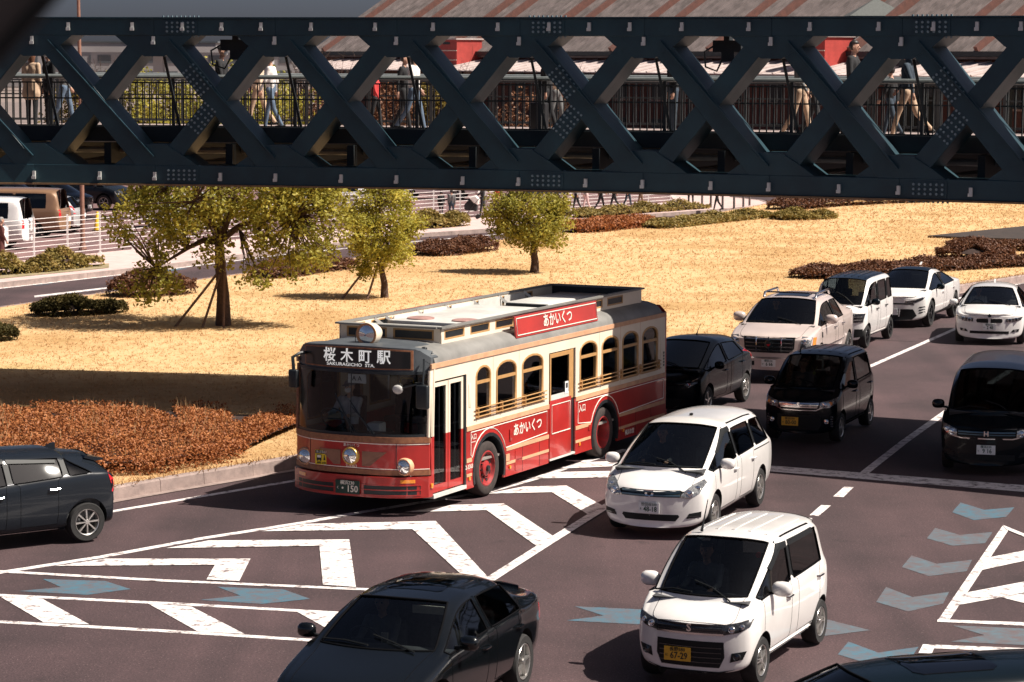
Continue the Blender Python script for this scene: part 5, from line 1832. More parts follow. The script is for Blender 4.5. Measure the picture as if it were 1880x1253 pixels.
MB().tube([(1.95, HW - .12, 1.25), (1.72, HW - .12, 1.25), (1.66, HW - .12, 1.18), (1.66, HW - .12, .60), (1.63, HW - .1, .5)], .02, 8).build('grab_rail', B_YEL, bus, smooth=50)
MB().tube([(1.40, HW - .12, 1.18), (1.02, HW - .12, 1.40)], .02, 8).build('grab_rail', B_YEL, bus, smooth=50)
# middle sliding door: red lower panel, glazed top, deep jamb behind it
bx('middle_door', -3.34, -2.42, HW - .022, HW + .012, .30, 1.335, B_RED, bv=.004)
md = bx('middle_door_frame', -3.34, -3.24, HW - .022, HW + .012, 1.338, 2.17, B_FRAME)
bx('middle_door_frame', -2.47, -2.42, HW - .022, HW + .012, 1.338, 2.17, B_FRAME)
bx('middle_door_frame', -3.24, -2.47, HW - .022, HW + .012, 2.10, 2.17, B_FRAME)
bx('middle_door_frame', -3.24, -2.47, HW - .022, HW + .010, 1.338, 1.43, B_ROOFL)
bx('middle_door_pane', -3.24, -2.47, HW - .01, HW - .004, 1.43, 2.10, B_GLASS)
bx('door_jamb', -3.54, -3.345, HW - .06, HW - .035, .26, 2.18, B_DARK)
bx('door_jamb_trim', -3.46, -3.345, HW - .034, HW - .004, 1.29, 2.18, B_FRAME)
bx('door_step', -3.50, -2.41, HW - .2, HW + .02, .262, .296, B_ROOFL)
bx('door_notice', -3.20, -3.06, HW + .0135, HW + .017, 1.40, 1.62, B_PAPER)
bx('notice_mark', -3.17, -3.09, HW + .0185, HW + .0195, 1.50, 1.59, B_DARK)
mdl = [(-2.50, .74), (-3.28, .74), (-3.28, 1.25), (-2.50, 1.25)]
pts = [Vector((a, HW + .016, b)) for a, b in mdl]
MB().tube(pts + pts[:2], .009, 4, cap=False).build('pinstripe', B_LINE, bus)
for z0 in (.675, .435):
    pass
# posters and notices behind the glass
for x0, x1, z0, z1, m in ((-.40, -.72, 1.52, 1.80, B_PAPER), (-1.42, -1.98, 2.04, 2.18, B_PAPER), (-1.40, -1.52, 1.72, 1.92, mat('poster_blue', (.08, .16, .28), .6)), (-1.56, -1.88, 1.74, 1.93, B_PAPER),
                          (-1.92, -2.08, 1.80, 1.92, mat('poster_red', (.55, .06, .05), .6)), (-.32, -.40, 2.03, 2.16, MATS['poster_red']), (-.22, -.30, 1.80, 1.95, B_PAPER)):
    bx('notice', x1, x0, HW - .048, HW - .044, z0, z1, m)
put_text('1→8→H→H', .09, B_LINE, bus, (-.70, HW - .04, 2.11), RIGHT, UPZ)
for i in range(5):
    bx('notice_line', -.69, -.43, HW - .0435, HW - .043, 1.55 + i * .05, 1.565 + i * .05, M_ALLOYD)
# roof skin
def roof_pt(x, k):
    prof = [(HW + .0, 2.46), (HW - .015, 2.53), (HW - .06, 2.60), (HW - .14, 2.655), (HW - .30, 2.70), (.60, 2.735), (0, 2.75)]
    return prof[k]
q = MB()
xs_ = [2.0, 1.6, .8, 0, -1, -2, -3, -4, -5, -6, -7, -7.6, -7.78, -7.86]
vs_, fs_ = [], []
for x in xs_:
    drop = 0
    if x > 2.1: drop = (x - 2.1) * .35
    if x < -7.5: drop = (-7.5 - x) ** 2 * 1.6
    nar = 0 if x < 2.0 else (x - 2.0) * .35
    row = []
    for sd_ in (1, -1):
        for k in (range(7) if sd_ > 0 else range(5, -1, -1)):
            y, z = roof_pt(x, k)
            row.append((x, sd_ * (y - nar * (y / HW)), z - drop * (1 if k else 0)))
    vs_ += row
w_ = 13
for i in range(len(xs_) - 1):
    for j in range(w_ - 1):
        fs_.append((i * w_ + j, i * w_ + j + 1, (i + 1) * w_ + j + 1, (i + 1) * w_ + j))
q.add(vs_, fs_)
q.build('roof', B_ROOF, bus, smooth=45)
# rear end
q = MB()
prof = [(HW, .25), (HW, 2.46), (HW - .14, 2.655), (.6, 2.73)]
q.add([(-7.86, -HW, .25), (-7.86, HW, .25), (-7.86, HW, 2.46), (-7.86, HW - .14, 2.60), (-7.86, -HW + .14, 2.60), (-7.86, -HW, 2.46)], [(0, 1, 2, 3, 4, 5)])
for sd_ in (1, -1):
    q.add([(-7.8, sd_ * HW, .25), (-7.86, sd_ * HW, .25), (-7.86, sd_ * HW, 2.46), (-7.8, sd_ * HW, 2.46)], [(0, 1, 2, 3)])
q.build('rear_panel', B_RED, bus)
bx('rear_bumper', -7.92, -7.865, -HW, HW, .30, .55, B_RED, bv=.02)
for sd_ in (1, -1):
    bx('tail_lamp', -7.89, -7.862, sd_ * 1.1 - .07, sd_ * 1.1 + .07, .75, 1.05, M_RED, bv=.01)
# clerestory
cl_w, cl_f, cl_r, cz0, cz1 = .95, 1.22, -7.25, 2.69, 2.945
cb = MB()
rim = bx('clerestory_rim', cl_r - .06, cl_f + .07, cl_w - .03, cl_w + .06, cz1, cz1 + .03, B_ROOF)
bx('clerestory_rim', cl_r - .06, cl_f + .07, -cl_w - .06, -cl_w + .03, cz1, cz1 + .03, B_ROOF)
bx('clerestory_rim', cl_f - .05, cl_f + .11, -cl_w + .031, cl_w - .031, cz1 + .001, cz1 + .031, B_ROOF)
bx('clerestory_rim', cl_r - .10, cl_r + .05, -cl_w + .031, cl_w - .031, cz1 + .001, cz1 + .031, B_ROOF)
# side walls with their small windows
cw = []
x = cl_f - .10
while x - .74 > cl_r:
    cw.append((x, x - .74))
    x -= .96
for sd_ in (1, -1):
    hl_ = [[(a, cz0 + .06), (b, cz0 + .06), (b, cz1 - .035), (a, cz1 - .035)] for a, b in cw]
    link('clerestory_wall', holes_mesh('clerestory_wall', [(cl_f, cz0), (cl_f, cz1), (cl_r, cz1), (cl_r, cz0)], hl_, .03, B_CREAM, lambda u, v, t, s=sd_: (u, s * cl_w + t, v)), bus)
    for a, b in cw:
        w0 = link('clerestory_window', holes_mesh('clerestory_window', [(a, cz0 + .06), (b, cz0 + .06), (b, cz1 - .035), (a, cz1 - .035)],
                  [[(a - .03, cz0 + .085), (b + .03, cz0 + .085), (b + .03, cz1 - .06), (a - .03, cz1 - .06)]], .036, B_FRAME, lambda u, v, t, s=sd_: (u, s * cl_w + t, v)), bus)
        MB().box(b + .03, a - .03, sd_ * cl_w - .004, sd_ * cl_w + .004, cz0 + .085, cz1 - .06).build('pane', B_DARK, w0)
fw2 = [(-.82, -.06), (.06, .82)]
link('clerestory_wall', holes_mesh('clerestory_wall', [(-cl_w + .016, cz0), (cl_w - .016, cz0), (cl_w - .016, cz1), (-cl_w + .016, cz1)],
     [[(a, cz0 + .05), (b, cz0 + .05), (b, cz1 - .03), (a, cz1 - .03)] for a, b in fw2], .03, B_CREAM, lambda u, v, t: (cl_f - .016 + t, u, v)), bus)
for a, b in fw2:
    w0 = link('clerestory_window', holes_mesh('clerestory_window', [(a, cz0 + .05), (b, cz0 + .05), (b, cz1 - .03), (a, cz1 - .03)],
              [[(a + .03, cz0 + .075), (b - .03, cz0 + .075), (b - .03, cz1 - .055), (a + .03, cz1 - .055)]], .036, B_FRAME, lambda u, v, t: (cl_f - .014 + t, u, v)), bus)
    MB().box(cl_f - .02, cl_f - .012, a + .03, b - .03, cz0 + .075, cz1 - .055).build('pane', B_DARK, w0)
bx('clerestory_wall', cl_r - .015, cl_r + .015, -cl_w + .016, cl_w - .016, cz0, cz1, B_DARK)
# inside the clerestory: roof hatch plates, vents, air-conditioning unit, cross struts
bx('roof_plate', -3.6, -.35, -.90, .90, 2.80, 2.875, B_ROOFL, bv=.02)
for y0, y1 in ((-.86, -.30), (-.24, .30), (.36, .80)):
    bx('roof_slot', -.33, .05, y0, y1, 2.80, 2.815, B_DARK)
bx('roof_plate', .07, 1.15, -.90, .90, 2.78, 2.86, B_ROOFL, bv=.02)
bx('roof_slot', .25, .95, -.7, -.05, 2.862, 2.868, B_DARK)
bx('roof_slot', .25, .95, .1, .75, 2.862, 2.868, B_DARK)
for x, y in ((-.75, -.45), (-.75, .42)):
    MB().lathe([(0, 0), (.24, 0), (.24, .02), (.2, .03), (0, .03)], 'z', (x, y, 2.876), 20).build('roof_vent', mat('vent_brown', (.35, .2, .18), .6, var=.2), bus, smooth=30)
bx('air_conditioner', -5.6, -4.1, -.45, .45, 2.76, 2.90, B_ROOFL, bv=.04)
bx('air_conditioner_grille', -4.09, -4.05, -.40, .40, 2.78, 2.88, B_DARK)
bx('roof_plate', -7.1, -5.9, -.7, .7, 2.76, 2.84, B_ROOFL, bv=.02)
for x in (.06, -.34, -1.5, -2.6, -3.7, -4.8, -5.9):
    for sd_ in (1, -1):
        MB().bar((x, sd_ * .92, 2.93), (x - .12, sd_ * .74, 2.76), .03, .05).build('roof_strut', B_ROOFL, bus)
for sd_ in (1, -1):
    for i in range(5):
        bx('clerestory_liner', -1.6 - i * 1.1, -.6 - i * 1.1, sd_ * .90 - .008, sd_ * .90 + .008, 2.74, 2.92, B_ROOFL)
# side name boards on the roof, both sides
for sd_ in (1, -1):
    ya = sd_ * 1.18
    b_ = thing_board = MB().obox((-2.86, ya, 2.765), (1.74, 0, 0), (0, .015, 0), (0, -sd_ * .02, .185)).build('name_board', B_RED, bus)
    yy = ya + sd_ * .017
    pts = [Vector((-2.86 + a, yy + sd_ * .004 - sd_ * .02 * b / .185, 2.765 + b)) for a, b in ((1.69, -.145), (1.69, .145), (-1.69, .145), (-1.69, -.145))]
    MB().tube(pts + pts[:2], .010, 4, cap=False).build('board_border', B_LINE, b_)
    put_text('あかいくつ', .25, B_LINE, b_, (-2.86, yy + sd_ * .006, 2.765), (-sd_, 0, 0), (0, -sd_ * .1, 1), 'board_lettering', bold=.012)
    for x in (-1.4, -2.86, -4.3):
        bx('board_bracket', x - .02, x + .02, min(ya, sd_ * .96), max(ya, sd_ * .96) - .016, 2.72, 2.75, B_DARK)
# ---- front end, shaped by its plan curve
def xf(y):
    t = min(1.0, abs(y) / 1.235)
    return 2.60 - .42 * t ** 3.2
def front_panel(name, z0, z1, y0, y1, off, m, th=.03, lean=0.0, n=18, parent=None, zr=1.28, nz=1, smooth=45, zfn=None):
    q = MB()
    vs_, fs_ = [], []
    for i in range(n + 1):
        y = y0 + (y1 - y0) * i / n
        for j in range(nz + 1):
            z = z0 + (z1 - z0) * j / nz
            zz = zfn(y, z) if zfn else z
            x = xf(y) + off - lean * (z - zr)
            vs_.append((x, y, zz))
    k = nz + 1
    for i in range(n):
        for j in range(nz):
            fs_.append((i * k + j, (i + 1) * k + j, (i + 1) * k + j + 1, i * k + j + 1))
    if th:
        o = len(vs_)
        vs_ += [(v[0] - th, v[1], v[2]) for v in vs_]
        for i in range(n):
            for j in range(nz):
                fs_.append((o + i * k + j + 1, o + (i + 1) * k + j + 1, o + (i + 1) * k + j, o + i * k + j))
            fs_.append((i * k, o + i * k, o + (i + 1) * k, (i + 1) * k))
            fs_.append((i * k + nz, (i + 1) * k + nz, o + (i + 1) * k + nz, o + i * k + nz))
        for i in (0, n):
            for j in range(nz):
                fs_.append((i * k + j, i * k + j + 1, o + i * k + j + 1, o + i * k + j))
    q.add(vs_, fs_)
    return q.build(name, m, parent or bus, smooth=smooth)
front_panel('front_panel', .70, 1.20, -1.235, 1.235, 0, B_RED)
front_panel('front_wood_belt', 1.19, 1.285, -1.245, 1.245, .012, B_WOOD, .04)
front_panel('front_wood_belt', .665, .745, -1.245, 1.245, .012, B_WOOD, .04)
front_panel('front_pinstripe', 1.165, 1.178, -1.24, 1.24, .006, B_LINE, .01)
front_panel('front_pinstripe', .758, .770, -1.24, 1.24, .006, B_LINE, .01)
for y in (-.80, .80):
    bx('panel_joint', xf(y) - .01, xf(y) + .004, y - .004, y + .004, .77, 1.19, B_DARK)
bm_ = front_panel('bumper', .30, .64, -1.25, 1.25, .05, B_RED, .12)
for z in (.335, .42, .50):
    front_panel('bumper_bar', z, z + .016, -1.16, 1.16, .062, B_RED, .02, parent=bm_)
for y0, y1 in ((-1.15, -.28), (.28, 1.15)):
    front_panel('bumper_slot', .352, .418, y0, y1, .0515, B_DARK, .004, n=8, parent=bm_)
    front_panel('bumper_slot', .437, .498, y0, y1, .0515, B_DARK, .004, n=8, parent=bm_)
for y in (-.98, .98):
    b_ = front_panel('indicator', .545, .60, y - .10, y + .10, .056, M_AMBER, .02, n=4, parent=bm_)
bx('side_indicator', 2.10, 2.17, HW + .0, HW + .03, .44, .52, M_AMBER, bv=.01)
# windscreen, its frame, the destination box
front_panel('windscreen', 1.30, 2.33, -1.19, 1.19, -.02, B_GLASS, 0, lean=.05, nz=4)
for z0, z1 in ((1.285, 1.33), (2.30, 2.345)):
    front_panel('windscreen_seal', z0, z1, -1.22, 1.22, -.012, B_DARK, .03, lean=.05)
for y in (-1.22, 1.22):
    MB().tube([(xf(y) - .01, y, 1.28), (xf(y) - .06, y, 2.36)], .03, 8).build('windscreen_pillar', B_CREAM if y > 0 else B_WOOD, bus, smooth=50)
    MB().tube([(xf(y) - .12, math.copysign(1.238, y), 1.28), (xf(y) - .16, math.copysign(1.238, y), 2.38)], .028, 8).build('corner_post', B_CREAM, bus, smooth=50)
MB().tube([(xf(0) - .015, 0, 1.31), (xf(0) - .06, 0, 2.33)], .008, 6).build('screen_divider', B_DARK, bus)
arcz = lambda y, z: z + (.05 * (1 - (y / 1.2) ** 2) - .13 * max(0, (abs(y) - .98) / .24) ** 2 if z > 2.5 else 0)
front_panel('destination_box', 2.345, 2.70, -1.22, 1.22, -.10, B_CAP, .25, lean=.0, nz=3, zfn=arcz)
front_panel('destination_frame', 2.372, 2.69, -1.0, 1.0, -.088, B_WOOD, .02, nz=1, zfn=lambda y, z: z + (.03 * (1 - (y / 1.0) ** 2) if z > 2.5 else 0))
ds = front_panel('destination_screen', 2.395, 2.665, -.97, .97, -.078, mat('sign_black', (.006, .006, .007), .3, coat=.5), .015, nz=1, zfn=lambda y, z: z + (.03 * (1 - (y / 1.0) ** 2) if z > 2.5 else 0))
FR, FU = (0, 1, 0), (0, 0, 1)
B_LED = mat('sign_white', (.85, .85, .82), .5, emit=((.9, .9, .86), .25))
for i, ch in enumerate('桜木町駅'):
    y = -.42 + i * .33
    put_text(ch, .24, B_LED, bus, (xf(y) - .068, y, 2.565), (-(xf(y + .05) - xf(y - .05)) * -1, .1, 0), FU, 'destination_character', bold=.016)
put_text('SAKURAGICHO  STA.', .075, B_LED, bus, (xf(0) - .070, -.02, 2.432), FR, FU, 'destination_lettering', bold=.01, sx=1.25)
# roof lip in front of the clerestory, closing the head of the destination box
q = MB()
vs_, fs_ = [], []
for i in range(15):
    y = -1.20 + 2.40 * i / 14
    e = 1 - 2.2 * (abs(y) / 1.22) ** 5
    vs_ += [(xf(y) - .10, y, arcz(y, 2.70) - .001), (xf(y) - .24, y * .99, 2.715 + .05 * e), (1.95, y * .97, 2.66 + .09 * e), (1.5, y * .96, 2.67 + .09 * e)]
for i in range(14):
    for j in range(3):
        fs_.append((i * 4 + j, i * 4 + j + 1, i * 4 + 5 + j, i * 4 + 4 + j))
q.add(vs_, fs_)
q.build('roof_cowl', B_CAP, bus, smooth=50)
# lamps
def round_lamp(y, z, r, x, ringm, name='headlamp'):
    o = MB().lathe([(r * 1.25, -.06), (r * 1.28, .02), (r * 1.15, .05), (r * 1.0, .052)], 'x', n=24).build(name, ringm, bus, smooth=40)
    o.location = (x, y, z)
    MB().lathe([(r, .045), (r * .7, .065), (0, .075)], 'x', n=24).build('lamp_glass', M_LENS, o, smooth=60)
    q2 = MB()
    for a in range(5):
        q2.box(.06, .07, -r * .7 + a * r * .32, -r * .66 + a * r * .32, -r * .5, r * .5)
    o2 = q2.build('lens_flute', M_LAMP, o)
    o2['kind'] = 'stuff'
    return o
round_lamp(-.92, .865, .115, xf(.92), B_TAN)
round_lamp(.92, .81, .115, xf(.92), B_TAN)
round_lamp(0.03, .955, .12, xf(0) + .012, mat('brass_ring', (.72, .45, .12), .35, metal=.4), 'centre_lamp')
lp = MB().lathe([(0, -.30), (.12, -.28), (.175, -.15), (.18, .02), (.17, .05), (.15, .055)], 'x', n=24).build('roof_lamp', B_CREAM, bus, smooth=50)
lp.location = (2.13, .08, 2.90)
MB().lathe([(.15, .05), (.08, .07), (0, .078)], 'x', n=24).build('lamp_glass', M_LENS, lp, smooth=60)
MB().lathe([(.152, .048), (.185, .046), (.185, .066), (.152, .064)], 'x', n=24, closed=True).build('lamp_ring', mat('copper_ring', (.55, .28, .14), .35, metal=.5), lp)
bx('roof_lamp_foot', 1.95, 2.15, .0, .16, 2.69, 2.76, B_ROOF)
MB().tube([(2.05, -.2, 2.72), (2.04, -.2, 2.92)], .006, 5).build('aerial', B_DARK, bus)
MB().sphere((1.9, 1.0, 2.69), .05, 10, 0, (1, 1, .5)).build('roof_stud', B_DARK, bus, smooth=60)
for sd_ in (1, -1):                                          # winged panels beside the centre lamp
    q = MB()
    pl = [(.20, .80), (.33, .80), (.62, 1.04), (.20, 1.04)]
    q.prism([(a * sd_ + .03, b) for a, b in pl], lambda a, b, d: (xf(a) + d, a, b), .002, .014)
    q.build('wing_panel', mat('wing_brown', (.26, .12, .075), .5, var=.15, scale=6), bus)
put_text('あかいくつ', .06, B_LINE, bus, (xf(0) + .006, .03, 1.125), FR, FU, bold=.01)
put_text('2-3363', .075, B_LINE, bus, (xf(0) + .006, .03, .787), FR, FU, bold=.01)
# yellow warning notice
nb = MB().box(0, .006, -.12, .12, -.12, .12).build('warning_notice', mat('notice_yellow', (.72, .50, .02), .5), bus)
nb.location = (xf(.54) + .006, -.54, .885)
MB().box(.0065, .008, -.115, .115, .06, .115).build('notice_band', B_DARK, nb)
put_text('あぶない', .05, B_LINE, nb, (.01, 0, .088), FR, FU)
q = MB()
q.box(.0065, .0085, -.09, .0, -.045, .045)
MB().box(.0088, .0095, -.08, -.01, -.005, .035).build('notice_icon', B_LINE, nb)
q.box(.0065, .0085, -.085, -.06, -.06, -.045)
q.box(.0065, .0085, -.03, -.005, -.06, -.045)
o = q.build('notice_icon', B_DARK, nb)
o['kind'] = 'stuff'
MB().lathe([(0, 0), (.012, 0)], 'x', (.008, .055, .025), 8).build('notice_icon', B_DARK, nb)
MB().prism([(.045, .01), (.065, .01), (.075, -.045), (.035, -.045)], lambda a, b, d: (d, a, b), .0065, .0085).build('notice_icon', B_DARK, nb)
put_text('横断 注意', .04, B_DARK, nb, (.01, 0, -.092), FR, FU)
# plate
pl = MB().box(0, .012, -.22, .22, -.11, .11).build('number_plate', mat('plate_dark_green', (.008, .035, .026), .4), bus)
pl.location = (xf(0) + .078, 0, .45)
put_text('横浜230', .075, B_LINE, pl, (.014, 0, .068), FR, FU, 'plate_region', bold=.01)
put_text('く', .05, B_LINE, pl, (.014, -.175, -.02), FR, FU, 'plate_kana', bold=.01)
put_text('・150', .15, B_LINE, pl, (.014, .02, -.03), FR, FU, 'plate_number', bold=.016, sx=.95)
# wipers
for a, b in (((2.585, .05, 1.34), (2.55, -.30, 1.95)), ((2.57, .42, 1.30), (2.56, -.02, 1.85))):
    MB().tube([a, ((a[0] + b[0]) / 2 + .01, (a[1] + b[1]) / 2, (a[2] + b[2]) / 2), b], .011, 5).build('wiper', B_DARK, bus)
    MB().tube([(a[0] + .0, a[1] + .05, a[2]), (b[0] + .01, b[1] + .04, b[2] - .1)], .007, 5).build('wiper', B_DARK, bus)
# mirrors
def bus_mirror(y, z0, z1, x, w):
    me = MB().box(-.05, .05, -w / 2, w / 2, z0, z1).mesh('mirror', B_DARK)
    bevel(me, .03, 3)
    shade(me, 50)
    o = link('mirror', me, bus)
    o.location = (x, y, 0)
    return o
m_ = bus_mirror(1.28, 1.78, 2.17, 2.50, .22)
MB().tube([(0, 0, 2.15), (-.02, .0, 2.28), (-.20, -.08, 2.40), (-.28, -.12, 2.55)], .018, 6).build('mirror_arm', B_DARK, m_, smooth=50)
MB().tube([(-.03, -.02, 2.2), (.05, -.25, 2.13), (.06, -.38, 2.1)], .012, 6).build('mirror_arm', B_DARK, m_, smooth=50)
MB().sphere((.06, -.42, 2.08), .1, 12, 0, (.35, 1, .75)).build('round_mirror', B_ROOFL, m_, smooth=60)
m_ = bus_mirror(-1.08, 2.0, 2.30, 2.54, .17)
MB().tube([(0, .0, 2.28), (0, -.02, 2.50), (-.12, .05, 2.56), (-.25, .1, 2.56)], .03, 6).build('mirror_arm', B_DARK, m_, smooth=50)
# wheels
def bus_wheel(x, sd_, dished):
    r = .468
    t = MB().lathe([(.30, -.12), (.33, -.135), (.42, -.14), (.455, -.12), (.468, -.09), (.468, .09), (.455, .12), (.42, .14), (.33, .135), (.30, .12)], 'y', n=40)
    for gy in (-.05, 0, .05):
        pass
    h = t.build('wheel', mat('bus_tyre', (.05, .036, .033), .9, scale=9, col2=(.028, .022, .02)), bus, smooth=40)
    h.location = (x, sd_ * (HW - .16), r)
    h.rotation_euler = (0, .4, 0 if sd_ > 0 else math.pi)
    d = -.09 if dished else .06
    q = MB().lathe([(.305, .125), (.285, .13), (.27, .10), (.26, d + .02), (.20, d), (.14, d + .01), (.13, d + .05), (.08, d + .07), (0, d + .07)], 'y', n=32)
    rim_ = q.build('rim', B_HUB, h, smooth=35)
    hol = MB()
    for i in range(8):
        a = 2 * math.pi * i / 8
        MB().lathe([(0, .004), (.035, .004), (.035, -.004)], 'y', (.225 * math.cos(a), d + .012, .225 * math.sin(a)), 10).build('hand_hole', B_DARK, rim_)
    for i in range(10):
        a = 2 * math.pi * (i + .5) / 10
        MB().lathe([(0, .03), (.014, .03), (.016, 0)], 'y', (.155 * math.cos(a), d + .012, .155 * math.sin(a)), 6).build('wheel_nut', M_ALLOYD if not dished else B_DARK, rim_)
    MB().lathe([(0, .05), (.05, .045), (.06, 0)], 'y', (0, d + .06, 0), 14).build('hub_cap', B_DARK, rim_, smooth=40)
for sd_ in (1, -1):
    bus_wheel(0, sd_, False)
    bus_wheel(-4.887, sd_, True)
bx('underfloor', -7.7, 2.2, -.72, .72, .26, .50, B_DARK)
# interior
bx('floor', -7.75, .85, -HW + .05, HW - .05, .62, .66, B_INTER)
bx('floor', .86, 2.3, -HW + .05, HW - .33, .62, .66, B_INTER)
bx('ceiling', -7.75, 2.1, -HW + .06, HW - .06, 2.36, 2.385, B_INTER)
bx('bulkhead', -7.74, -7.70, -HW + .06, HW - .06, .66, 2.36, B_INTER)
seat = MB()
seat.prism([(.22, .38), (.22, .48), (-.2, .46), (-.2, .36)], lambda a, b, d: (a, d, b), -.21, .21)
seat.prism([(-.18, .44), (-.24, 1.02), (-.32, 1.02), (-.27, .40)], lambda a, b, d: (a, d, b), -.21, .21)
seat.box(-.1, .1, -.05, .05, 0, .38)
sm = seat.mesh('passenger_seat', mat('bus_seat_cloth', (.035, .02, .022), .9, var=.3, scale=20))
bevel(sm, .03, 2)
shade(sm, 40)
gr = MB().tube([(-.27, -.15, .95), (-.28, -.12, 1.10), (-.28, .12, 1.10), (-.27, .15, .95)], .02, 6).mesh('seat_handle', B_YEL, smooth=50)
for x in (-.9, -1.75, -4.0, -4.85, -5.7, -6.5, -7.2):
    for y in (-.95, -.5, .95):
        if x > -2 and y > 0: continue
        o = link('passenger_seat', sm, bus)
        o.location = (x, y, .66 + (.3 if x < -3.8 else 0))
        link('seat_handle', gr, o)
o = link('passenger_seat', sm, bus)
o.location = (.15, .92, .95)
o = link('driver_seat', sm, bus)
o.location = (1.55, -.62, .74)
for x, y in ((.7, .75), (-.6, .55), (-2.3, .9), (-3.5, .6), (-5, .45)):
    MB().tube([(x, y, .66), (x, y, 2.36)], .017, 6).build('grab_pole', B_YEL, bus)
front_panel('dashboard', 1.0, 1.30, -1.1, .75, -.12, B_DARK, .42)
sw = MB().tube([(2.02 + .10 * math.sin(2 * math.pi * i / 20), -.62 + .24 * math.cos(2 * math.pi * i / 20), 1.45 + .19 * math.sin(2 * math.pi * i / 20)) for i in range(21)], .016, 6)
sw.bar((2.02, -.85, 1.45), (2.02, -.39, 1.45), .03, .02)
sw.build('steering_wheel', B_DARK, bus, smooth=50)
bx('fare_box', 1.75, 2.0, -.02, .22, .66, 1.42, B_ROOFL, bv=.03)
bx('screen_notice', 2.40, 2.41, -.14, .20, 2.12, 2.27, B_PAPER)
put_text('A A', .11, B_DARK, bus, (2.415, .03, 2.195), FR, FU)
# ================================================================== VEGETATION
L_TREE = leaf_mat('leaf_olive', [(0.07, 0.08, 0.016), (0.33, 0.30, 0.050), (0.70, 0.57, 0.115)], trans=0.42, scale=2.2)
L_TREE2 = leaf_mat('leaf_yellow_olive', [(0.10, 0.11, 0.02), (0.40, 0.36, 0.056), (0.74, 0.60, 0.12)], trans=0.42, scale=2.5)
L_SHADED = leaf_mat('leaf_shaded', [(0.020, 0.018, 0.009), (0.055, 0.045, 0.016), (0.12, 0.085, 0.03)], trans=0.15, scale=2.0, spec=0.05)  # shade over the left shrubs and car park tree put into leaf colours
L_AZA = leaf_mat('leaf_azalea_brown', [(0.12, 0.038, 0.016), (0.33, 0.112, 0.036), (0.52, 0.23, 0.08)], trans=0.15, scale=3.5)
L_AZA2 = leaf_mat('leaf_azalea_dark', [(0.05, 0.020, 0.012), (0.13, 0.052, 0.026), (0.22, 0.105, 0.045)], trans=0.15, scale=3.0)
L_GREEN = leaf_mat('leaf_weed_green', [(0.09, 0.08, 0.02), (0.26, 0.19, 0.05), (0.50, 0.33, 0.12)], trans=0.25, scale=3.0)
L_STRAW = leaf_mat('straw_blades', [(0.46, 0.26, 0.12), (0.60, 0.38, 0.19), (0.75, 0.54, 0.30)], trans=0.2, scale=1.3, rough=0.8, spec=0.1)
M_BARK = mat('bark', (0.115, 0.065, 0.045), 0.9, scale=9, col2=(0.05, 0.03, 0.022), bump=1.0, bscale=30, dist=0.03)
M_STAKE = mat('stake_wood', (0.19, 0.11, 0.075), 0.85, scale=12, col2=(0.11, 0.065, 0.045))
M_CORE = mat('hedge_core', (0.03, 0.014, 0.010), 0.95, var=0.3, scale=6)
def leaf_quads(out_v, out_f, c, size, rg, up=0.3):
    """one folded leaf (two triangles sharing a midrib) at c with random orientation"""
    a = Vector((rg.gauss(0, 1), rg.gauss(0, 1), rg.gauss(0, 1) * .7))
    if a.length < 1e-3: a = Vector((1, 0, 0))
    a.normalize()
    n = Vector((rg.gauss(0, 1), rg.gauss(0, 1), rg.gauss(0, .8) + up))
    b = a.cross(n)
    if b.length < 1e-3: b = a.orthogonal()
    b.normalize()
    n = b.cross(a)
    L, w = size * rg.uniform(.7, 1.3), size * rg.uniform(.28, .42)
    o = len(out_v)
    out_v += [tuple(c - a * L * .5), tuple(c + b * w - n * w * .3), tuple(c + a * L * .5), tuple(c - b * w - n * w * .3)]
    out_f += [(o, o + 1, o + 2), (o, o + 2, o + 3)]
def crown_mesh(name, clumps, per, size, m, rg):
    v, f = [], []
    for c, r in clumps:
        k = max(4, int(per * (r / .45) ** 2))
        for _ in range(k):
            d = Vector((rg.gauss(0, 1), rg.gauss(0, 1), rg.gauss(0, .8)))
            d.normalize()
            p = c + d * r * rg.uniform(.25, 1.0) ** .6
            leaf_quads(v, f, p, size, rg)
    me = bpy.data.meshes.new(name)
    me.from_pydata(v, [], f)
    me.materials.append(m)
    return me
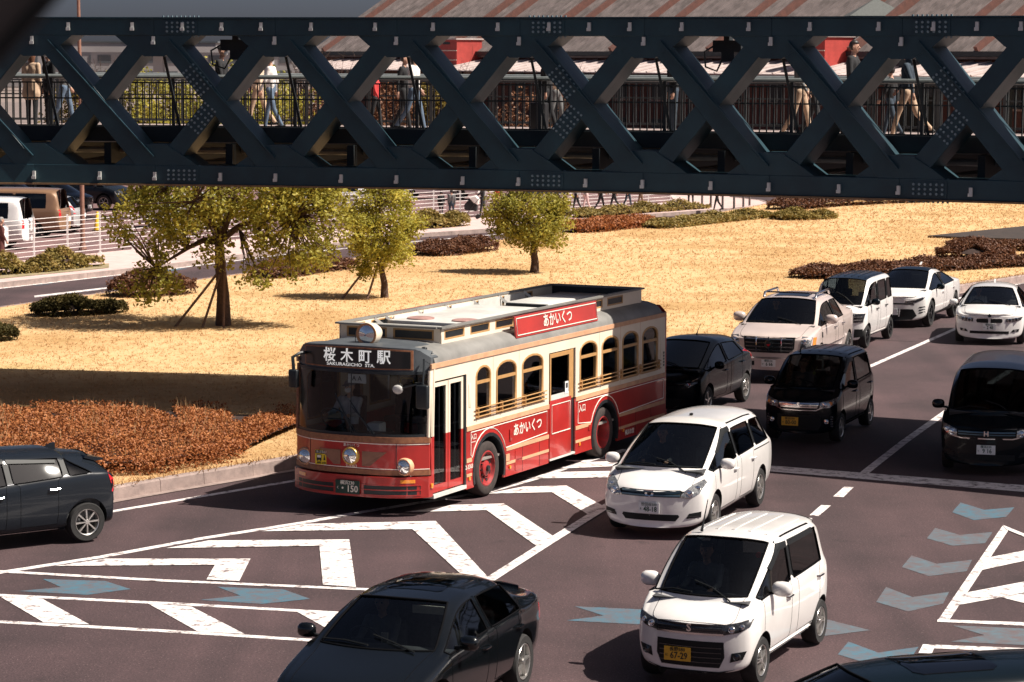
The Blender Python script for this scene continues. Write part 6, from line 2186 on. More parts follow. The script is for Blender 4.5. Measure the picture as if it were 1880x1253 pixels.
def make_tree(name, label, base, H, trunk_r, clumps, leaf_m, rg, leaf=.13, per=34, fork=.45, lean=(0, 0), stakes=0, limbs=None, group=None):
    """trunk, limbs reaching each region of the crown, leaf clumps; clumps: list of (offset, radius)"""
    root = thing(name, label, 'tree', base, 0, group)
    tb = MB()
    zf = H * fork
    tp = [Vector((0, 0, -.1)), Vector((lean[0] * .2 + .02, lean[1] * .2, zf * .35)), Vector((lean[0] * .5 - .03, lean[1] * .5, zf * .7)), Vector((lean[0], lean[1], zf))]
    tb.tube(tp, [trunk_r * 1.35, trunk_r, trunk_r * .85, trunk_r * .75], 10)
    o = tb.build('trunk', M_BARK, root, smooth=60)
    top = tp[-1]
    big = sorted(clumps, key=lambda c: -c[1])
    mains = limbs or [c[0] for c in big[:7]]
    ends = []
    for e in mains:
        e = Vector(e)
        mid = top.lerp(e, .5) + Vector((rg.uniform(-.15, .15), rg.uniform(-.15, .15), rg.uniform(-.1, .25)))
        q = MB().tube([top - Vector((0, 0, .12)), top.lerp(mid, .5) + Vector((0, 0, .06)), mid, e], [trunk_r * .6, trunk_r * .48, trunk_r * .34, trunk_r * .12], 8)
        q.build('limb', M_BARK, root, smooth=60)
        ends += [mid, e, top.lerp(mid, .5)]
    tw = MB()
    for c, r in clumps:
        s = min(ends, key=lambda p: (p - c).length)
        m2 = s.lerp(c, .55) + Vector((rg.uniform(-.1, .1), rg.uniform(-.1, .1), rg.uniform(-.08, .1)))
        tw.tube([s, m2, c], [trunk_r * .16, trunk_r * .1, .006], 5, cap=False)
    o = tw.build('twigs', M_BARK, root, smooth=60)
    o['kind'] = 'stuff'
    o = link('crown', crown_mesh('crown', clumps, per, leaf, leaf_m, rg), root)
    for i in range(stakes):
        a = -2.6 + i * .55
        fx, fy = math.cos(a) * 1.0, math.sin(a) * .7
        MB().tube([(fx * (1.1 if i else 1.5), fy, -.05), (lean[0] * .3 + .04 * i, lean[1] * .3, 1.55 + .1 * i)], .035, 7).build('support_stake', M_STAKE, root)
    return root
def ell_clumps(n, c, rad, rg, rmin=.28, rmax=.5, shell=.55, gap=None):
    """clump centres through an ellipsoid, denser towards its surface, uneven outline"""
    out = []
    while len(out) < n:
        d = Vector((rg.gauss(0, 1), rg.gauss(0, 1), rg.gauss(0, 1)))
        d.normalize()
        k = (shell + (1 - shell) * rg.random()) * rg.uniform(.86, 1.08)
        p = Vector((c[0] + d.x * rad[0] * k, c[1] + d.y * rad[1] * k, c[2] + d.z * rad[2] * k))
        if gap and gap(p): continue
        out.append((p, rg.uniform(rmin, rmax)))
    return out
rg = random.Random(11)
# large spreading tree on the left
bA = gp(410, 598, LZ)
cl = ell_clumps(230, (.55, 0, 4.4), (3.0, 2.6, 2.7), rg, .28, .5, .5, gap=lambda p: p.z < 1.5 + .15 * abs(p.x))
cl += ell_clumps(90, (2.1, -.2, 3.0), (1.6, 1.5, 1.7), rg, .26, .45)
cl += ell_clumps(48, (-1.9, -.3, 2.7), (1.2, 1.3, 1.2), rg, .26, .42)
cl += ell_clumps(22, (-1.75, -.9, 1.15), (.95, .6, .5), rg, .22, .36)
cl += ell_clumps(12, (1.4, -.8, 1.45), (.8, .7, .5), rg, .2, .32)
make_tree('spreading_tree', 'large spreading evergreen tree with forked trunk and leaning stakes on the lawn', bA, 6.6, .165, cl, L_TREE, rg, leaf=.12, per=88, fork=.36, lean=(-.1, .1), stakes=3,
          limbs=[(1.3, 0, 4.3), (-1.2, .2, 3.8), (-.1, .3, 5.2), (1.9, -.3, 2.9), (-1.7, -.7, 1.6), (.6, 1.2, 4.4), (-.6, -1.2, 3.4)])
bB = gp(706, 547, LZ)
cl = ell_clumps(190, (-.05, 0, 2.05), (1.3, 1.2, 1.4), rg, .2, .36, .5, gap=lambda p: p.z < .8)
cl += ell_clumps(16, (.0, 0, 3.3), (.6, .6, .5), rg, .2, .32) + ell_clumps(10, (-.8, -.2, .85), (.4, .4, .25), rg, .16, .26)
make_tree('young_tree', 'small rounded yellow-green tree between the spreading tree and the bus roof', bB, 3.6, .10, cl, L_TREE2, rg, leaf=.095, per=140, fork=.34, lean=(-.12, 0), stakes=2)
bC = gp(981, 501, LZ)
cl = ell_clumps(200, (-.15, 0, 1.85), (1.55, 1.4, 1.2), rg, .2, .36, .5, gap=lambda p: p.z < .62)
cl += ell_clumps(16, (.2, 0, 2.9), (.8, .7, .4), rg, .18, .3) + ell_clumps(12, (.75, -.1, 2.2), (.5, .5, .5), rg, .2, .3)
make_tree('round_tree', 'low round olive tree above the bus, nearest the far footway', bC, 3.0, .13, cl, L_TREE, rg, leaf=.10, per=140, fork=.36, lean=(.0, 0))
# dark tree standing in the car park behind the spreading tree
bD = gp(262, 402, .15)
cl = ell_clumps(60, (0, 0, 3.3), (2.3, 2.0, 1.5), rg, .4, .7)
make_tree('car_park_tree', 'dark tree inside the car park, half hidden behind the spreading tree', bD, 4.8, .16, cl, L_SHADED, rg, leaf=.2, per=26, fork=.4)

def hedge(name, label, path, width, height, leaf_m, n, leaf, rg, group=None, ragged=.12, z=LZ, cat='hedge', stalks=0):
    """clipped or unkempt shrubs along a path: dark core and many small leaves on a domed section"""
    pts = [Vector((p[0], p[1], 0)) for p in path]
    c0 = sum(pts, Vector()) / len(pts)
    root = thing(name, label, cat, (c0.x, c0.y, z), 0, group)
    segs = []
    tot = 0
    for a, b in zip(pts[:-1], pts[1:]):
        segs.append((a - c0, b - c0, tot, (b - a).length))
        tot += (b - a).length
    def sample(s, u, h):
        for a, b, s0, L in segs:
            if s <= s0 + L + 1e-6:
                t = (s - s0) / L
                d = (b - a).normalized()
                n_ = Vector((-d.y, d.x, 0))
                e = min(1, min(s, tot - s) / (width * .6) + .25)
                bump = 1 + ragged * (math.sin(s * 2.3) + math.sin(s * 5.1 + 1.3) * .6 + math.sin(u * 4 + s) * .4)
                w2 = width / 2 * (e ** .5)
                zz = height * bump * math.sqrt(max(0, 1 - abs(u) ** 3.2)) * (e ** .5)
                return a.lerp(b, t) + n_ * (u * w2) + Vector((0, 0, zz * h))
        return segs[-1][1]
    core = MB()
    ns, nu = max(4, int(tot / .25)), 8
    ns = min(ns, 120)
    vs_, fs_ = [], []
    for i in range(ns + 1):
        for j in range(nu + 1):
            vs_.append(sample(tot * i / ns, (-1 + 2 * j / nu) * .88, .70))
    for i in range(ns):
        for j in range(nu):
            fs_.append((i * (nu + 1) + j, (i + 1) * (nu + 1) + j, (i + 1) * (nu + 1) + j + 1, i * (nu + 1) + j + 1))
    core.add(vs_, fs_)
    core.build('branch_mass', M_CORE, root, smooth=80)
    v, f = [], []
    for _ in range(int(n * (1.0 if n > 20000 else 2.3))):
        s, u = rg.random() * tot, rg.uniform(-1.04, 1.04)
        p = sample(s, max(-1, min(1, u)), rg.uniform(.8, 1.08))
        p += Vector((rg.gauss(0, .03), rg.gauss(0, .03), rg.gauss(0, .025)))
        if abs(u) > .9: p.z = height * rg.random() * .8
        leaf_quads(v, f, p, leaf, rg, 1.8)
    me = bpy.data.meshes.new('foliage')
    me.from_pydata(v, [], f)
    me.materials.append(leaf_m)
    link('foliage', me, root)
    if stalks:
        q = MB()
        for _ in range(stalks):
            s, u = rg.random() * tot * .9, rg.uniform(-.9, .9)
            p = sample(s, u, .9)
            h = rg.uniform(.12, .3)
            dx, dy = rg.gauss(0, .05), rg.gauss(0, .05)
            q.add([p + Vector((-.008, 0, 0)), p + Vector((.008, 0, 0)), p + Vector((dx, dy, h))], [(0, 1, 2)])
        o = q.build('dry_stalks', L_STRAW, root)
        o['kind'] = 'stuff'
    return root
G = lambda l, z=LZ: [gp(x, y, z) for x, y in l]
# the large azalea bed by the kerb
hedge('azalea_bed', 'wide reddish-brown azalea bed along the kerb in front of the bus', G([(-260, 845), (-60, 832), (150, 815), (330, 805), (430, 803), (508, 806)]), 8.2, .42, L_AZA, 70000, .056, rg, ragged=.035, cat='shrub bed', stalks=500)
hedge('shrub', 'dark shrub at the left edge in the shade of the spreading tree', G([(-60, 625), (30, 622)]), 1.6, .4, L_SHADED, 1500, .09, rg, cat='shrub')
hedge('shrub', 'long dark shrub left of the spreading tree trunk', G([(60, 580), (120, 578), (222, 571)]), 1.5, .4, L_SHADED, 3200, .09, rg, ragged=.25, cat='shrub')
hedge('shrub', 'reddish shrub under the low left branch of the spreading tree', G([(212, 546), (290, 540), (345, 536)]), 1.8, .60, L_AZA2, 3200, .09, rg, ragged=.2, cat='shrub')
hedge('shrub', 'low dry shrub strip behind the spreading tree beside the far road', G([(480, 512), (560, 500), (640, 490)]), 1.6, .4, L_AZA2, 3000, .09, rg, ragged=.25, cat='shrub')
hedge('hedge', 'rust-brown hedge strip right of the young tree', G([(775, 471), (830, 464), (893, 457)]), 2.0, .42, L_AZA2, 3600, .10, rg, ragged=.2)
hedge('hedge', 'rust-brown hedge right of the round tree beside the far road', G([(1042, 428), (1120, 419), (1195, 413)]), 2.2, .42, L_AZA, 4200, .11, rg, ragged=.15)
hedge('weedy_hedge', 'yellow-green weedy hedge continuing towards the far bend', G([(1195, 420), (1300, 408), (1410, 397)]), 1.7, .26, L_GREEN, 4200, .13, rg, ragged=.35)
hedge('weedy_hedge', 'tall yellowing weeds on the lawn below the far bend', G([(1425, 404), (1480, 402), (1520, 399)]), 2.0, .3, L_GREEN, 2200, .13, rg, ragged=.5)
hedge('hedge', 'thin dark hedge just under the footbridge at right', G([(1425, 386), (1520, 378), (1610, 373), (1710, 370)]), 2.0, .5, L_AZA2, 3600, .12, rg, ragged=.2)
hedge('hedge', 'dark clipped hedge behind the white cars at right', G([(1732, 470), (1790, 474), (1850, 472)]), 2.0, .45, L_AZA2, 5200, .10, rg)
hedge('hedge', 'low brown hedge above the clipped hedge at the right edge', G([(1748, 452), (1820, 457), (1960, 462)]), 1.8, .32, L_AZA2, 4600, .10, rg)
hedge('hedge', 'brown hedge strip just behind the roofs of the white cars', G([(1465, 512), (1540, 507), (1640, 500), (1740, 494), (1850, 488), (1960, 484)]), 1.7, .34, L_AZA2, 6500, .10, rg, ragged=.2)
hedge('verge_weeds', 'green weeds on the verge at the left edge by the fence', G([(-40, 506), (60, 499), (120, 492), (178, 486)], .16), 1.2, .42, L_GREEN, 2600, .13, rg, ragged=.5, z=.16, cat='weeds')
hedge('verge_weeds', 'yellow-green weeds on the verge right of the young tree', G([(762, 420), (805, 416), (848, 412)], .16), 1.6, .45, L_GREEN, 1800, .14, rg, ragged=.5, z=.16, cat='weeds')
hedge('verge_weeds', 'thin grassy verge below the walking people', G([(1056, 400), (1140, 392), (1290, 381)], .16), 1.6, .25, L_GREEN, 2400, .13, rg, ragged=.5, z=.16, cat='weeds')
# dry grass: short blades over the whole lawn
def inside(p, poly):
    r = False
    j = len(poly) - 1
    for i in range(len(poly)):
        a, b = poly[i], poly[j]
        if (a[1] > p[1]) != (b[1] > p[1]) and p[0] < (b[0] - a[0]) * (p[1] - a[1]) / (b[1] - a[1]) + a[0]:
            r = not r
        j = i
    return r
lp2 = [(p.x, p.y) for p in lawn_poly]
v, f = [], []
cnt = 0
while cnt < 56000:
    Y = 43 + 105 * rg.random() ** 1.7
    X = rg.uniform(-.215, .215) * Y
    if not inside((X, Y), lp2): continue
    cnt += 1
    h = rg.uniform(.015, .05) * (1 + (Y - 45) / 110) * (1.7 if rg.random() < .06 else 1)
    w = .008 * (1 + (Y - 45) / 60)
    for k in range(3):
        a = rg.uniform(0, math.pi)
        dx, dy = math.cos(a) * w, math.sin(a) * w
        tx, ty = rg.gauss(0, .045), rg.gauss(0, .045)
        o = len(v)
        bx_, by_ = X + rg.gauss(0, .03), Y + rg.gauss(0, .03)
        v += [(bx_ - dx, by_ - dy, LZ - .005), (bx_ + dx, by_ + dy, LZ - .005), (bx_ + tx, by_ + ty, LZ + h)]
        f.append((o, o + 1, o + 2))
me = bpy.data.meshes.new('dry_grass')
me.from_pydata(v, [], f)
me.materials.append(L_STRAW)
tag(link('dry_grass', me), 'short straw-coloured dry grass covering the lawn', 'grass', kind='stuff')
# ragged grass hanging over the kerb, some green tufts
v, f = [], []
for a, b in zip(near_edge[:-1], near_edge[1:]):
    L = (b - a).length
    for _ in range(int(L * 26)):
        p = a.lerp(b, rg.random()) + Vector((rg.gauss(.02, .07), rg.gauss(.12, .09), 0))
        h = rg.uniform(.04, .13)
        o = len(v)
        v += [(p.x - .012, p.y, LZ), (p.x + .012, p.y, LZ), (p.x + rg.gauss(0, .06), p.y - abs(rg.gauss(0, .06)), LZ + h)]
        f.append((o, o + 1, o + 2))
me = bpy.data.meshes.new('kerb_grass')
me.from_pydata(v, [], f)
me.materials.append(L_STRAW)
tag(link('kerb_grass', me), 'ragged dry grass tufts along the lawn kerb', 'grass', kind='stuff')
# ================================================================== BACKGROUND
M_FENCE = mat('fence_white', (0.74, 0.70, 0.68), 0.5, var=0.06)
M_POLE = mat('pole_brown', (0.24, 0.12, 0.085), 0.6, var=0.15)
fence = thing('wire_fence', 'long white post and rail fence between the footway and the car park', 'fence', (fence_w[0].x, fence_w[0].y, .15))
f0 = Vector((fence_w[0].x, fence_w[0].y, .15))
pts = [p - f0 for p in fence_w]
for k in range(9):
    MB().tube([p + Vector((0, 0, .12 + k * .165)) for p in pts], .012, 5).build('fence_rail', M_FENCE, fence)
post_me = MB().box(-.03, .03, -.03, .03, 0, 1.52).mesh('fence_post', M_FENCE)
cap_me = MB().box(-.06, .06, -.06, .06, 0, .02).mesh('post_base', M_FENCE)
acc = 0.0
for a, b in zip(pts[:-1], pts[1:]):
    L = (b - a).length
    while acc < L:
        o = link('fence_post', post_me, fence)
        o.location = a.lerp(b, acc / L)
        link('post_base', cap_me, o)
        acc += 1.95
    acc -= L
# slim brown lamp pole in the car park
p = gp(152, 460, .156)
lp_ = thing('lamp_pole', 'slim brown lamp pole rising from the car park past the footbridge', 'lamp post', p)
MB().tube([(0, 0, 0), (0, 0, 5), (-.05, 0, 11)], [.09, .075, .055], 10).build('pole', M_POLE, lp_, smooth=50)
MB().lathe([(.16, 0), (.16, .03), (.1, .25), (.09, .25)], 'z', n=12).build('pole_base', M_POLE, lp_)
MB().box(-.5, .05, -.1, .1, 10.95, 11.05).build('lantern', M_BLACKP, lp_)
# traffic cone
p = gp(179, 424, .156)
cn = thing('traffic_cone', 'tall yellow traffic cone in the car park behind the fence', 'traffic cone', p)
MB().lathe([(.16, .03), (.15, .05), (.05, .78), (.035, .8), (0, .8)], 'z', n=14).build('cone', mat('cone_yellow', (.75, .42, .02), .6), cn, smooth=40)
MB().box(-.2, .2, -.2, .2, 0, .03).build('base', M_BLACKP, cn)
# bollards on the plaza
bol = MB().lathe([(.055, 0), (.055, .86), (.05, .9), (.03, .925), (0, .93)], 'z', n=10).mesh('post', mat('bollard_grey', (.12, .10, .095), .5, var=.2), smooth=50)
ring_ = MB().lathe([(.058, .72), (.06, .73), (.06, .78), (.058, .79)], 'z', n=10).mesh('band', M_CHROME)
ords = ['leftmost', 'second', 'third', 'fourth', 'fifth', 'rightmost']
for i, (x, y) in enumerate(((1289, 378), (1305, 381.6), (1326.6, 385), (1347.6, 383), (1364.6, 380.5), (1376, 378))):
    o = thing('bollard', '%s of six grey bollards at the bend of the far road%s' % (ords[i], ', counted from the left' if 0 < i < 5 else ''), 'bollard', gp(x, y, .15), 0, 'bollards at the bend')
    link('post', bol, o)
    link('band', ring_, o)
# parked vehicles
def parked(name, label, px, py, th, sp, m, rim=('six', None), tail=True, glass=None):
    """place so that the rear (or nose) ground point nearest the viewer sits at the pixel"""
    fw_ = Vector((math.cos(R(th)), math.sin(R(th)), 0))
    c = gp(px, py, .156)
    F = c + fw_ * (sp['wb'] / 2)
    o = thing(name, label, 'car', (F.x, F.y, .162), R(th), 'vehicles parked behind the fence')
    C = make_car(o, sp, m, glass or M_GLASS_D, M_GLASS_D, rim=rim, interior=False, level=1, seal=False)
    for sg in (1, -1):
        zt = sp['hood_front']
        patch(C, 'headlight', [(sg * .5, zt - .26), (sg * (sp['W'] / 2 - .08), zt - .22), (sg * (sp['W'] / 2 - .06), zt - .08), (sg * .5, zt - .10)][::sg], 'f', M_LAMP, .01, cuts=1)
        patch(C, 'tail_lamp', [(sg * (sp['W'] / 2 - .22), .8), (sg * (sp['W'] / 2 - .06), .8), (sg * (sp['W'] / 2 - .08), 1.12), (sg * (sp['W'] / 2 - .22), 1.12)][::-sg], 'b', M_RED, .01, cuts=1)
    patch(C, 'grille', rect(-.42, .42, sp['hood_front'] - .3, sp['hood_front'] - .12), 'f', M_BLACKP, .008, cuts=2)
    q = MB().box(-.006, .006, -.165, .165, -.08, .08).build('number_plate', M_PLW, o)
    q.location = (sp['fo'] + .02, 0, .5)
    q = MB().box(-.006, .006, -.165, .165, -.08, .08).build('number_plate', M_PLW, o)
    q.location = (-(sp['L'] - sp['fo']) - .05, 0, .72)
    door_mirror(C, m)
    return C
van_sp = dict(W=1.7, wb=2.57, fo=.95, L=4.7, r=.32, hood_front=.98, hood_cowl=1.15, cowl=(.55, .72), header=(-.15, 0), belt=(1.12, 1.14), roof_edge=1.84, roof_top=1.98, roof_w=.72, pillars=[-.72, -1.75],
              glass_end=(-3.1, -3.1), rear_header=(-3.45, -3.5), rear_base=(-3.62, 1.15), doors=None, nose_round=.12, zu=.26)
suv_sp = dict(W=1.85, wb=2.75, fo=.92, L=4.7, r=.37, hood_front=.98, hood_cowl=1.14, cowl=(-.0, .26), header=(-.9, -.74), belt=(1.08, 1.14), roof_edge=1.60, roof_top=1.72, roof_w=.66, pillars=[-1.4, -2.4],
              glass_end=(-3.2, -3.1), rear_header=(-3.35, -3.4), rear_base=(-3.68, 1.15), doors=None, nose_round=.2, zu=.28)
hat_sp = dict(W=1.7, wb=2.55, fo=.82, L=4.0, r=.305, hood_front=.78, hood_cowl=1.0, cowl=(.10, .40), header=(-.95, -.78), belt=(.95, 1.04), roof_edge=1.42, roof_top=1.52, roof_w=.6, pillars=[-1.25],
              glass_end=(-2.5, -2.3), rear_header=(-2.6, -2.66), rear_base=(-3.0, 1.02), doors=None, nose_round=.24, zu=.2)
parked('delivery_van', 'white delivery van parked behind the fence at the left edge', -55, 456, 172, van_sp, P_WHITE2)
parked('hatchback', 'white hatchback at the left edge in front of the white delivery van', -80, 466, 168, hat_sp, P_WHITE2)
parked('delivery_van', 'bronze van parked beside the white delivery van', 18, 434, 172, van_sp, P_BRONZE)
parked('hatchback', 'silver hatchback between the bronze van and the lamp pole', 72, 426, 172, hat_sp, P_SILVER)
parked('off_roader', 'black off-roader at the upper left corner under the bridge', 8, 402, -22, suv_sp, P_NAVY)
parked('off_roader', 'black off-roader with bright headlight behind the bronze van', 82, 398, -20, suv_sp, P_NAVY)
parked('off_roader', 'dark off-roader left of the car park tree', 160, 384, -20, suv_sp, P_GREY)
parked('hatchback', 'white hatchback seen through the branches of the spreading tree', 345, 418, 170, hat_sp, P_WHITE2)
parked('delivery_van', 'white van behind the crown of the spreading tree', 560, 388, 172, van_sp, P_WHITE2)
parked('hatchback', 'white hatchback between the spreading tree and the young tree', 622, 392, 168, hat_sp, P_WHITE2)
parked('delivery_van', 'white van right of the young tree under the bridge edge', 800, 366, 172, van_sp, P_WHITE2)
# ---------------------------------------------------------------- the brick warehouse
B_BRICK = mat('warehouse_brick', (0.12, 0.05, 0.04), 0.9, scale=4, col2=(0.08, 0.036, 0.03), bump=.5, bscale=20, obj=False)
def tile_mat():
    m, t, b = _nodes('warehouse_tiles')
    tc = t.nodes.new('ShaderNodeTexCoord')
    n = t.nodes.new('ShaderNodeTexNoise')
    n.inputs['Scale'].default_value = 1.2
    n.inputs['Detail'].default_value = 8
    t.links.new(tc.outputs['Object'], n.inputs['Vector'])
    r = t.nodes.new('ShaderNodeValToRGB')
    r.color_ramp.elements[0].color = (0.105, 0.085, 0.082, 1)
    r.color_ramp.elements[1].color = (0.21, 0.17, 0.165, 1)
    r.color_ramp.elements[0].position = .35
    r.color_ramp.elements[1].position = .7
    t.links.new(n.outputs['Fac'], r.inputs['Fac'])
    t.links.new(r.outputs['Color'], b.inputs['Base Color'])
    b.inputs['Roughness'].default_value = .85
    return m
M_TILE = tile_mat()
M_CANOPY = mat('canopy_sheet', (0.62, 0.52, 0.49), 0.6, scale=1.5, col2=(0.45, 0.37, 0.35), obj=False)
M_BAYR = mat('bay_red', (0.42, 0.05, 0.04), 0.6, var=0.12, scale=3)
E0 = Vector((29.0, 150.0, 0))
D_ = Vector((-.53, .85, 0)).normalized()
S_ = Vector((.85, .53, 0)).normalized()
wh = thing('warehouse', 'long red brick warehouse with grey tiled roof and brick fire-wall ribs behind the bridge', 'warehouse', (E0.x, E0.y, 0))
T0, T1, EV, RUN, RISE = -45.0, 86.0, 7.75, 11.0, 7.2
W = lambda t, s, z: D_ * t + S_ * s + Vector((0, 0, z))
q = MB()
q.add([W(T0, 0, 0), W(T1, 0, 0), W(T1, 2 * RUN, 0), W(T0, 2 * RUN, 0), W(T0, 0, EV), W(T1, 0, EV), W(T1, 2 * RUN, EV), W(T0, 2 * RUN, EV), W(T0, RUN, EV + RISE), W(T1, RUN, EV + RISE)],
      [(0, 1, 5, 4), (2, 3, 7, 6), (1, 2, 6, 9, 5), (3, 0, 4, 8, 7)])
q.build('wall', B_BRICK, wh)
# roof laid as overlapping courses of tiles, one strip per course
q = MB()
NC = 44
for side in (0,):
    for i in range(NC):
        s0, s1 = -.5 + (RUN + .5) * i / NC, -.5 + (RUN + .5) * (i + 1.25) / NC
        s1 = min(s1, RUN)
        z = lambda s: EV + RISE * s / RUN
        q.add([W(T0, s0, z(s0) + .10), W(T1, s0, z(s0) + .10), W(T1, s1, z(s1) + .04), W(T0, s1, z(s1) + .04), W(T0, s0, z(s0) - .02), W(T1, s0, z(s0) - .02)], [(0, 1, 2, 3), (0, 1, 5, 4)])
q.add([W(T0, RUN, EV + RISE + .05), W(T1, RUN, EV + RISE + .05), W(T1, 2 * RUN + .5, EV - .3), W(T0, 2 * RUN + .5, EV - .3)], [(0, 1, 2, 3)])
o = q.build('roof', M_TILE, wh)
o['kind'] = 'stuff'
# pan-tile rolls running up the slope
q = MB()
t = T0
while t < T1:
    q.bar(W(t, -.5, EV + .0), W(t, RUN, EV + RISE + .12), .14, .22, (0, 0, 1))
    t += .55
o = q.build('tile_rolls', M_TILE, wh)
o['kind'] = 'stuff'
M_RIB = mat('fire_wall_brick', (.15, .06, .045), .9, scale=3, col2=(.10, .045, .036), obj=False)
t = T0 + 3
k = 0
while t < T1:
    MB().bar(W(t, -.6, EV + .05), W(t, RUN, EV + RISE + .35), .30, .7, (0, 0, 1)).build('fire_wall_rib', M_RIB, wh)
    t += 3.2 if k % 2 == 0 else 8.2
    k += 1
MB().bar(W(T0, -.55, EV - .05), W(T1, -.55, EV - .05), .25, .3).build('gutter', M_STEEL2, wh)
# tall windows along the wall
wm = MB().box(-.6, .6, -.06, .06, 0, 2.4).mesh('window', M_STEEL2)
fm = MB().box(-.75, .75, -.03, .03, -.12, 0).mesh('sill', M_KERB)
ang = math.atan2(D_.y, D_.x)
for row in (0.9, 4.6):
    t = T0 + 2
    while t < T1 - 1:
        o = link('window', wm, wh)
        o.location = W(t, -.03, row)
        o.rotation_euler = (0, 0, ang)
        link('sill', fm, o)
        t += 4.4
# veranda roof on posts in front of the wall
q = MB().add([W(T0, -4.2, 6.45), W(T1 - 4, -4.2, 6.45), W(T1 - 4, -.05, 7.25), W(T0, -.05, 7.25), W(T0, -4.2, 6.38), W(T1 - 4, -4.2, 6.38)], [(0, 1, 2, 3), (0, 1, 5, 4)])
q.build('veranda_roof', M_CANOPY, wh)
t = T0
while t < T1 - 4:
    MB().bar(W(t, -4.25, 6.5), W(t, -.06, 7.3), .12, .08).build('veranda_seam', M_CANOPY, wh)
    if int((t - T0) / 1.5) % 4 == 0:
        MB().bar(W(t, -4.0, .1), W(t, -4.0, 6.4), .18, .18, (1, 0, 0)).build('veranda_post', M_STEEL2, wh)
    t += 1.5
for px in (868, 1540):                                       # red lift bays standing in front of the roof
    d = ray(px, 100)
    # intersection of the view ray with the eave line
    a = d.x / d.y
    t = (E0.x - a * E0.y) / (a * D_.y - D_.x)
    c = W(t, -1.2, 0)
    MB().obox(c + Vector((0, 0, 7.75)), D_ * 1.5, S_ * 1.1, (0, 0, .95)).build('lift_bay', M_BAYR, wh)
    MB().obox(c + Vector((0, 0, 8.76)), D_ * 1.6, S_ * 1.2, (0, 0, .05)).build('lift_bay_roof', M_CANOPY, wh)
    for z in (7.2, 7.9):
        MB().obox(c - S_ * 1.11 + Vector((0, 0, z)), D_ * 1.5, S_ * .012, (0, 0, .03)).build('lift_bay_trim', B_CREAM, wh)
    MB().obox(c - S_ * 1.11 + Vector((0, 0, 8.45)), D_ * .5, S_ * .02, (0, 0, .09)).build('lift_bay_vent', M_STEEL2, wh)
# hipped ventilator standing on the warehouse roof
d = ray(1508, 60)
a_ = d.x / d.y
t = (E0.x - a_ * E0.y) / (a_ * D_.y - D_.x)
c = W(t - 1.6, 3.0, 0)
MB().obox(c + Vector((0, 0, 9.75)), (1.5, 0, 0), (0, 1.5, 0), (0, 0, .28)).build('ventilator_base', M_STEEL2, wh)
q = MB().add([c + Vector(p) for p in ((-1.85, -1.85, 10.035), (1.85, -1.85, 10.035), (1.85, 1.85, 10.035), (-1.85, 1.85, 10.035), (-.1, -.1, 11.1), (.1, -.1, 11.1), (.1, .1, 11.1), (-.1, .1, 11.1))],
         [(0, 1, 5, 4), (1, 2, 6, 5), (2, 3, 7, 6), (3, 0, 4, 7), (4, 5, 6, 7), (0, 3, 2, 1)])
q.build('ventilator_roof', mat('ventilator_roof_grey', (.10, .105, .10), .6, var=.15), wh)
MB().tube([c + Vector((0, 0, 11.08)), c + Vector((0, 0, 11.5))], .03, 6).build('finial', M_STEEL2, wh)
# pavilion with a dark frame at the right behind the deck
p = at(1745, 300, 158)
kb = thing('kiosk', 'dark flat-roofed kiosk behind the bridge railing at right', 'kiosk', (p.x, p.y, 0))
MB().box(-3.4, 3.6, -1.5, 1.5, .1, 7.9).build('kiosk_wall', M_STEEL2, kb)
MB().box(-3.8, 4.0, -1.9, 1.9, 7.9, 8.15).build('kiosk_roof', M_STEEL2, kb)
for x in (-2.2, .2, 2.4):
    MB().box(x - .8, x + .8, -1.53, -1.505, 5.2, 7.2).build('kiosk_window', M_LAMPD, kb)
# low far buildings and the elevated road on the left horizon
M_FAR = mat('far_concrete', (0.36, 0.34, 0.34), 0.9, var=0.12, scale=.05, obj=False)
M_FARW = mat('far_window', (0.10, 0.11, 0.12), 0.4)
for i, (px, w, h, Y, lab) in enumerate(((60, 60, 9, 640, 'low pale building farthest left on the horizon'), (215, 46, 10.5, 620, 'pale slab building on the horizon behind the car park'), (330, 40, 8.8, 600, 'grey low building behind the hanging equipment box'),
                                        (450, 36, 9.8, 660, 'small pale building left of the warehouse roof'))):
    p = at(px, 100, Y)
    b_ = thing('far_building', lab, 'building', (p.x, p.y, 0), 0, 'far buildings on the horizon')
    MB().box(-w / 2, w / 2, 0, 14, 0, h).build('wall', M_FAR, b_)
    MB().box(-w / 2 - .5, w / 2 + .5, -.5, 14.5, h, h + .4).build('roof', M_FARW, b_)
    for r_ in range(2):
        for c in range(int(w / 5)):
            MB().box(-w / 2 + 1.5 + c * 5, -w / 2 + 4.5 + c * 5, -.1, -.02, 2.2 + r_ * 3.6, 4 + r_ * 3.6).build('window', M_FARW, b_)
p = at(190, 100, 560)
er = thing('elevated_road', 'pale elevated road on piers along the left horizon', 'elevated road', (p.x, p.y, 0))
MB().box(-110, 90, 0, 10, 8.2, 9.4).build('road_deck', M_FAR, er)
for i in range(9):
    MB().box(-100 + i * 22, -98 + i * 22, 3, 7, 0, 8.2).build('pier', M_FAR, er)
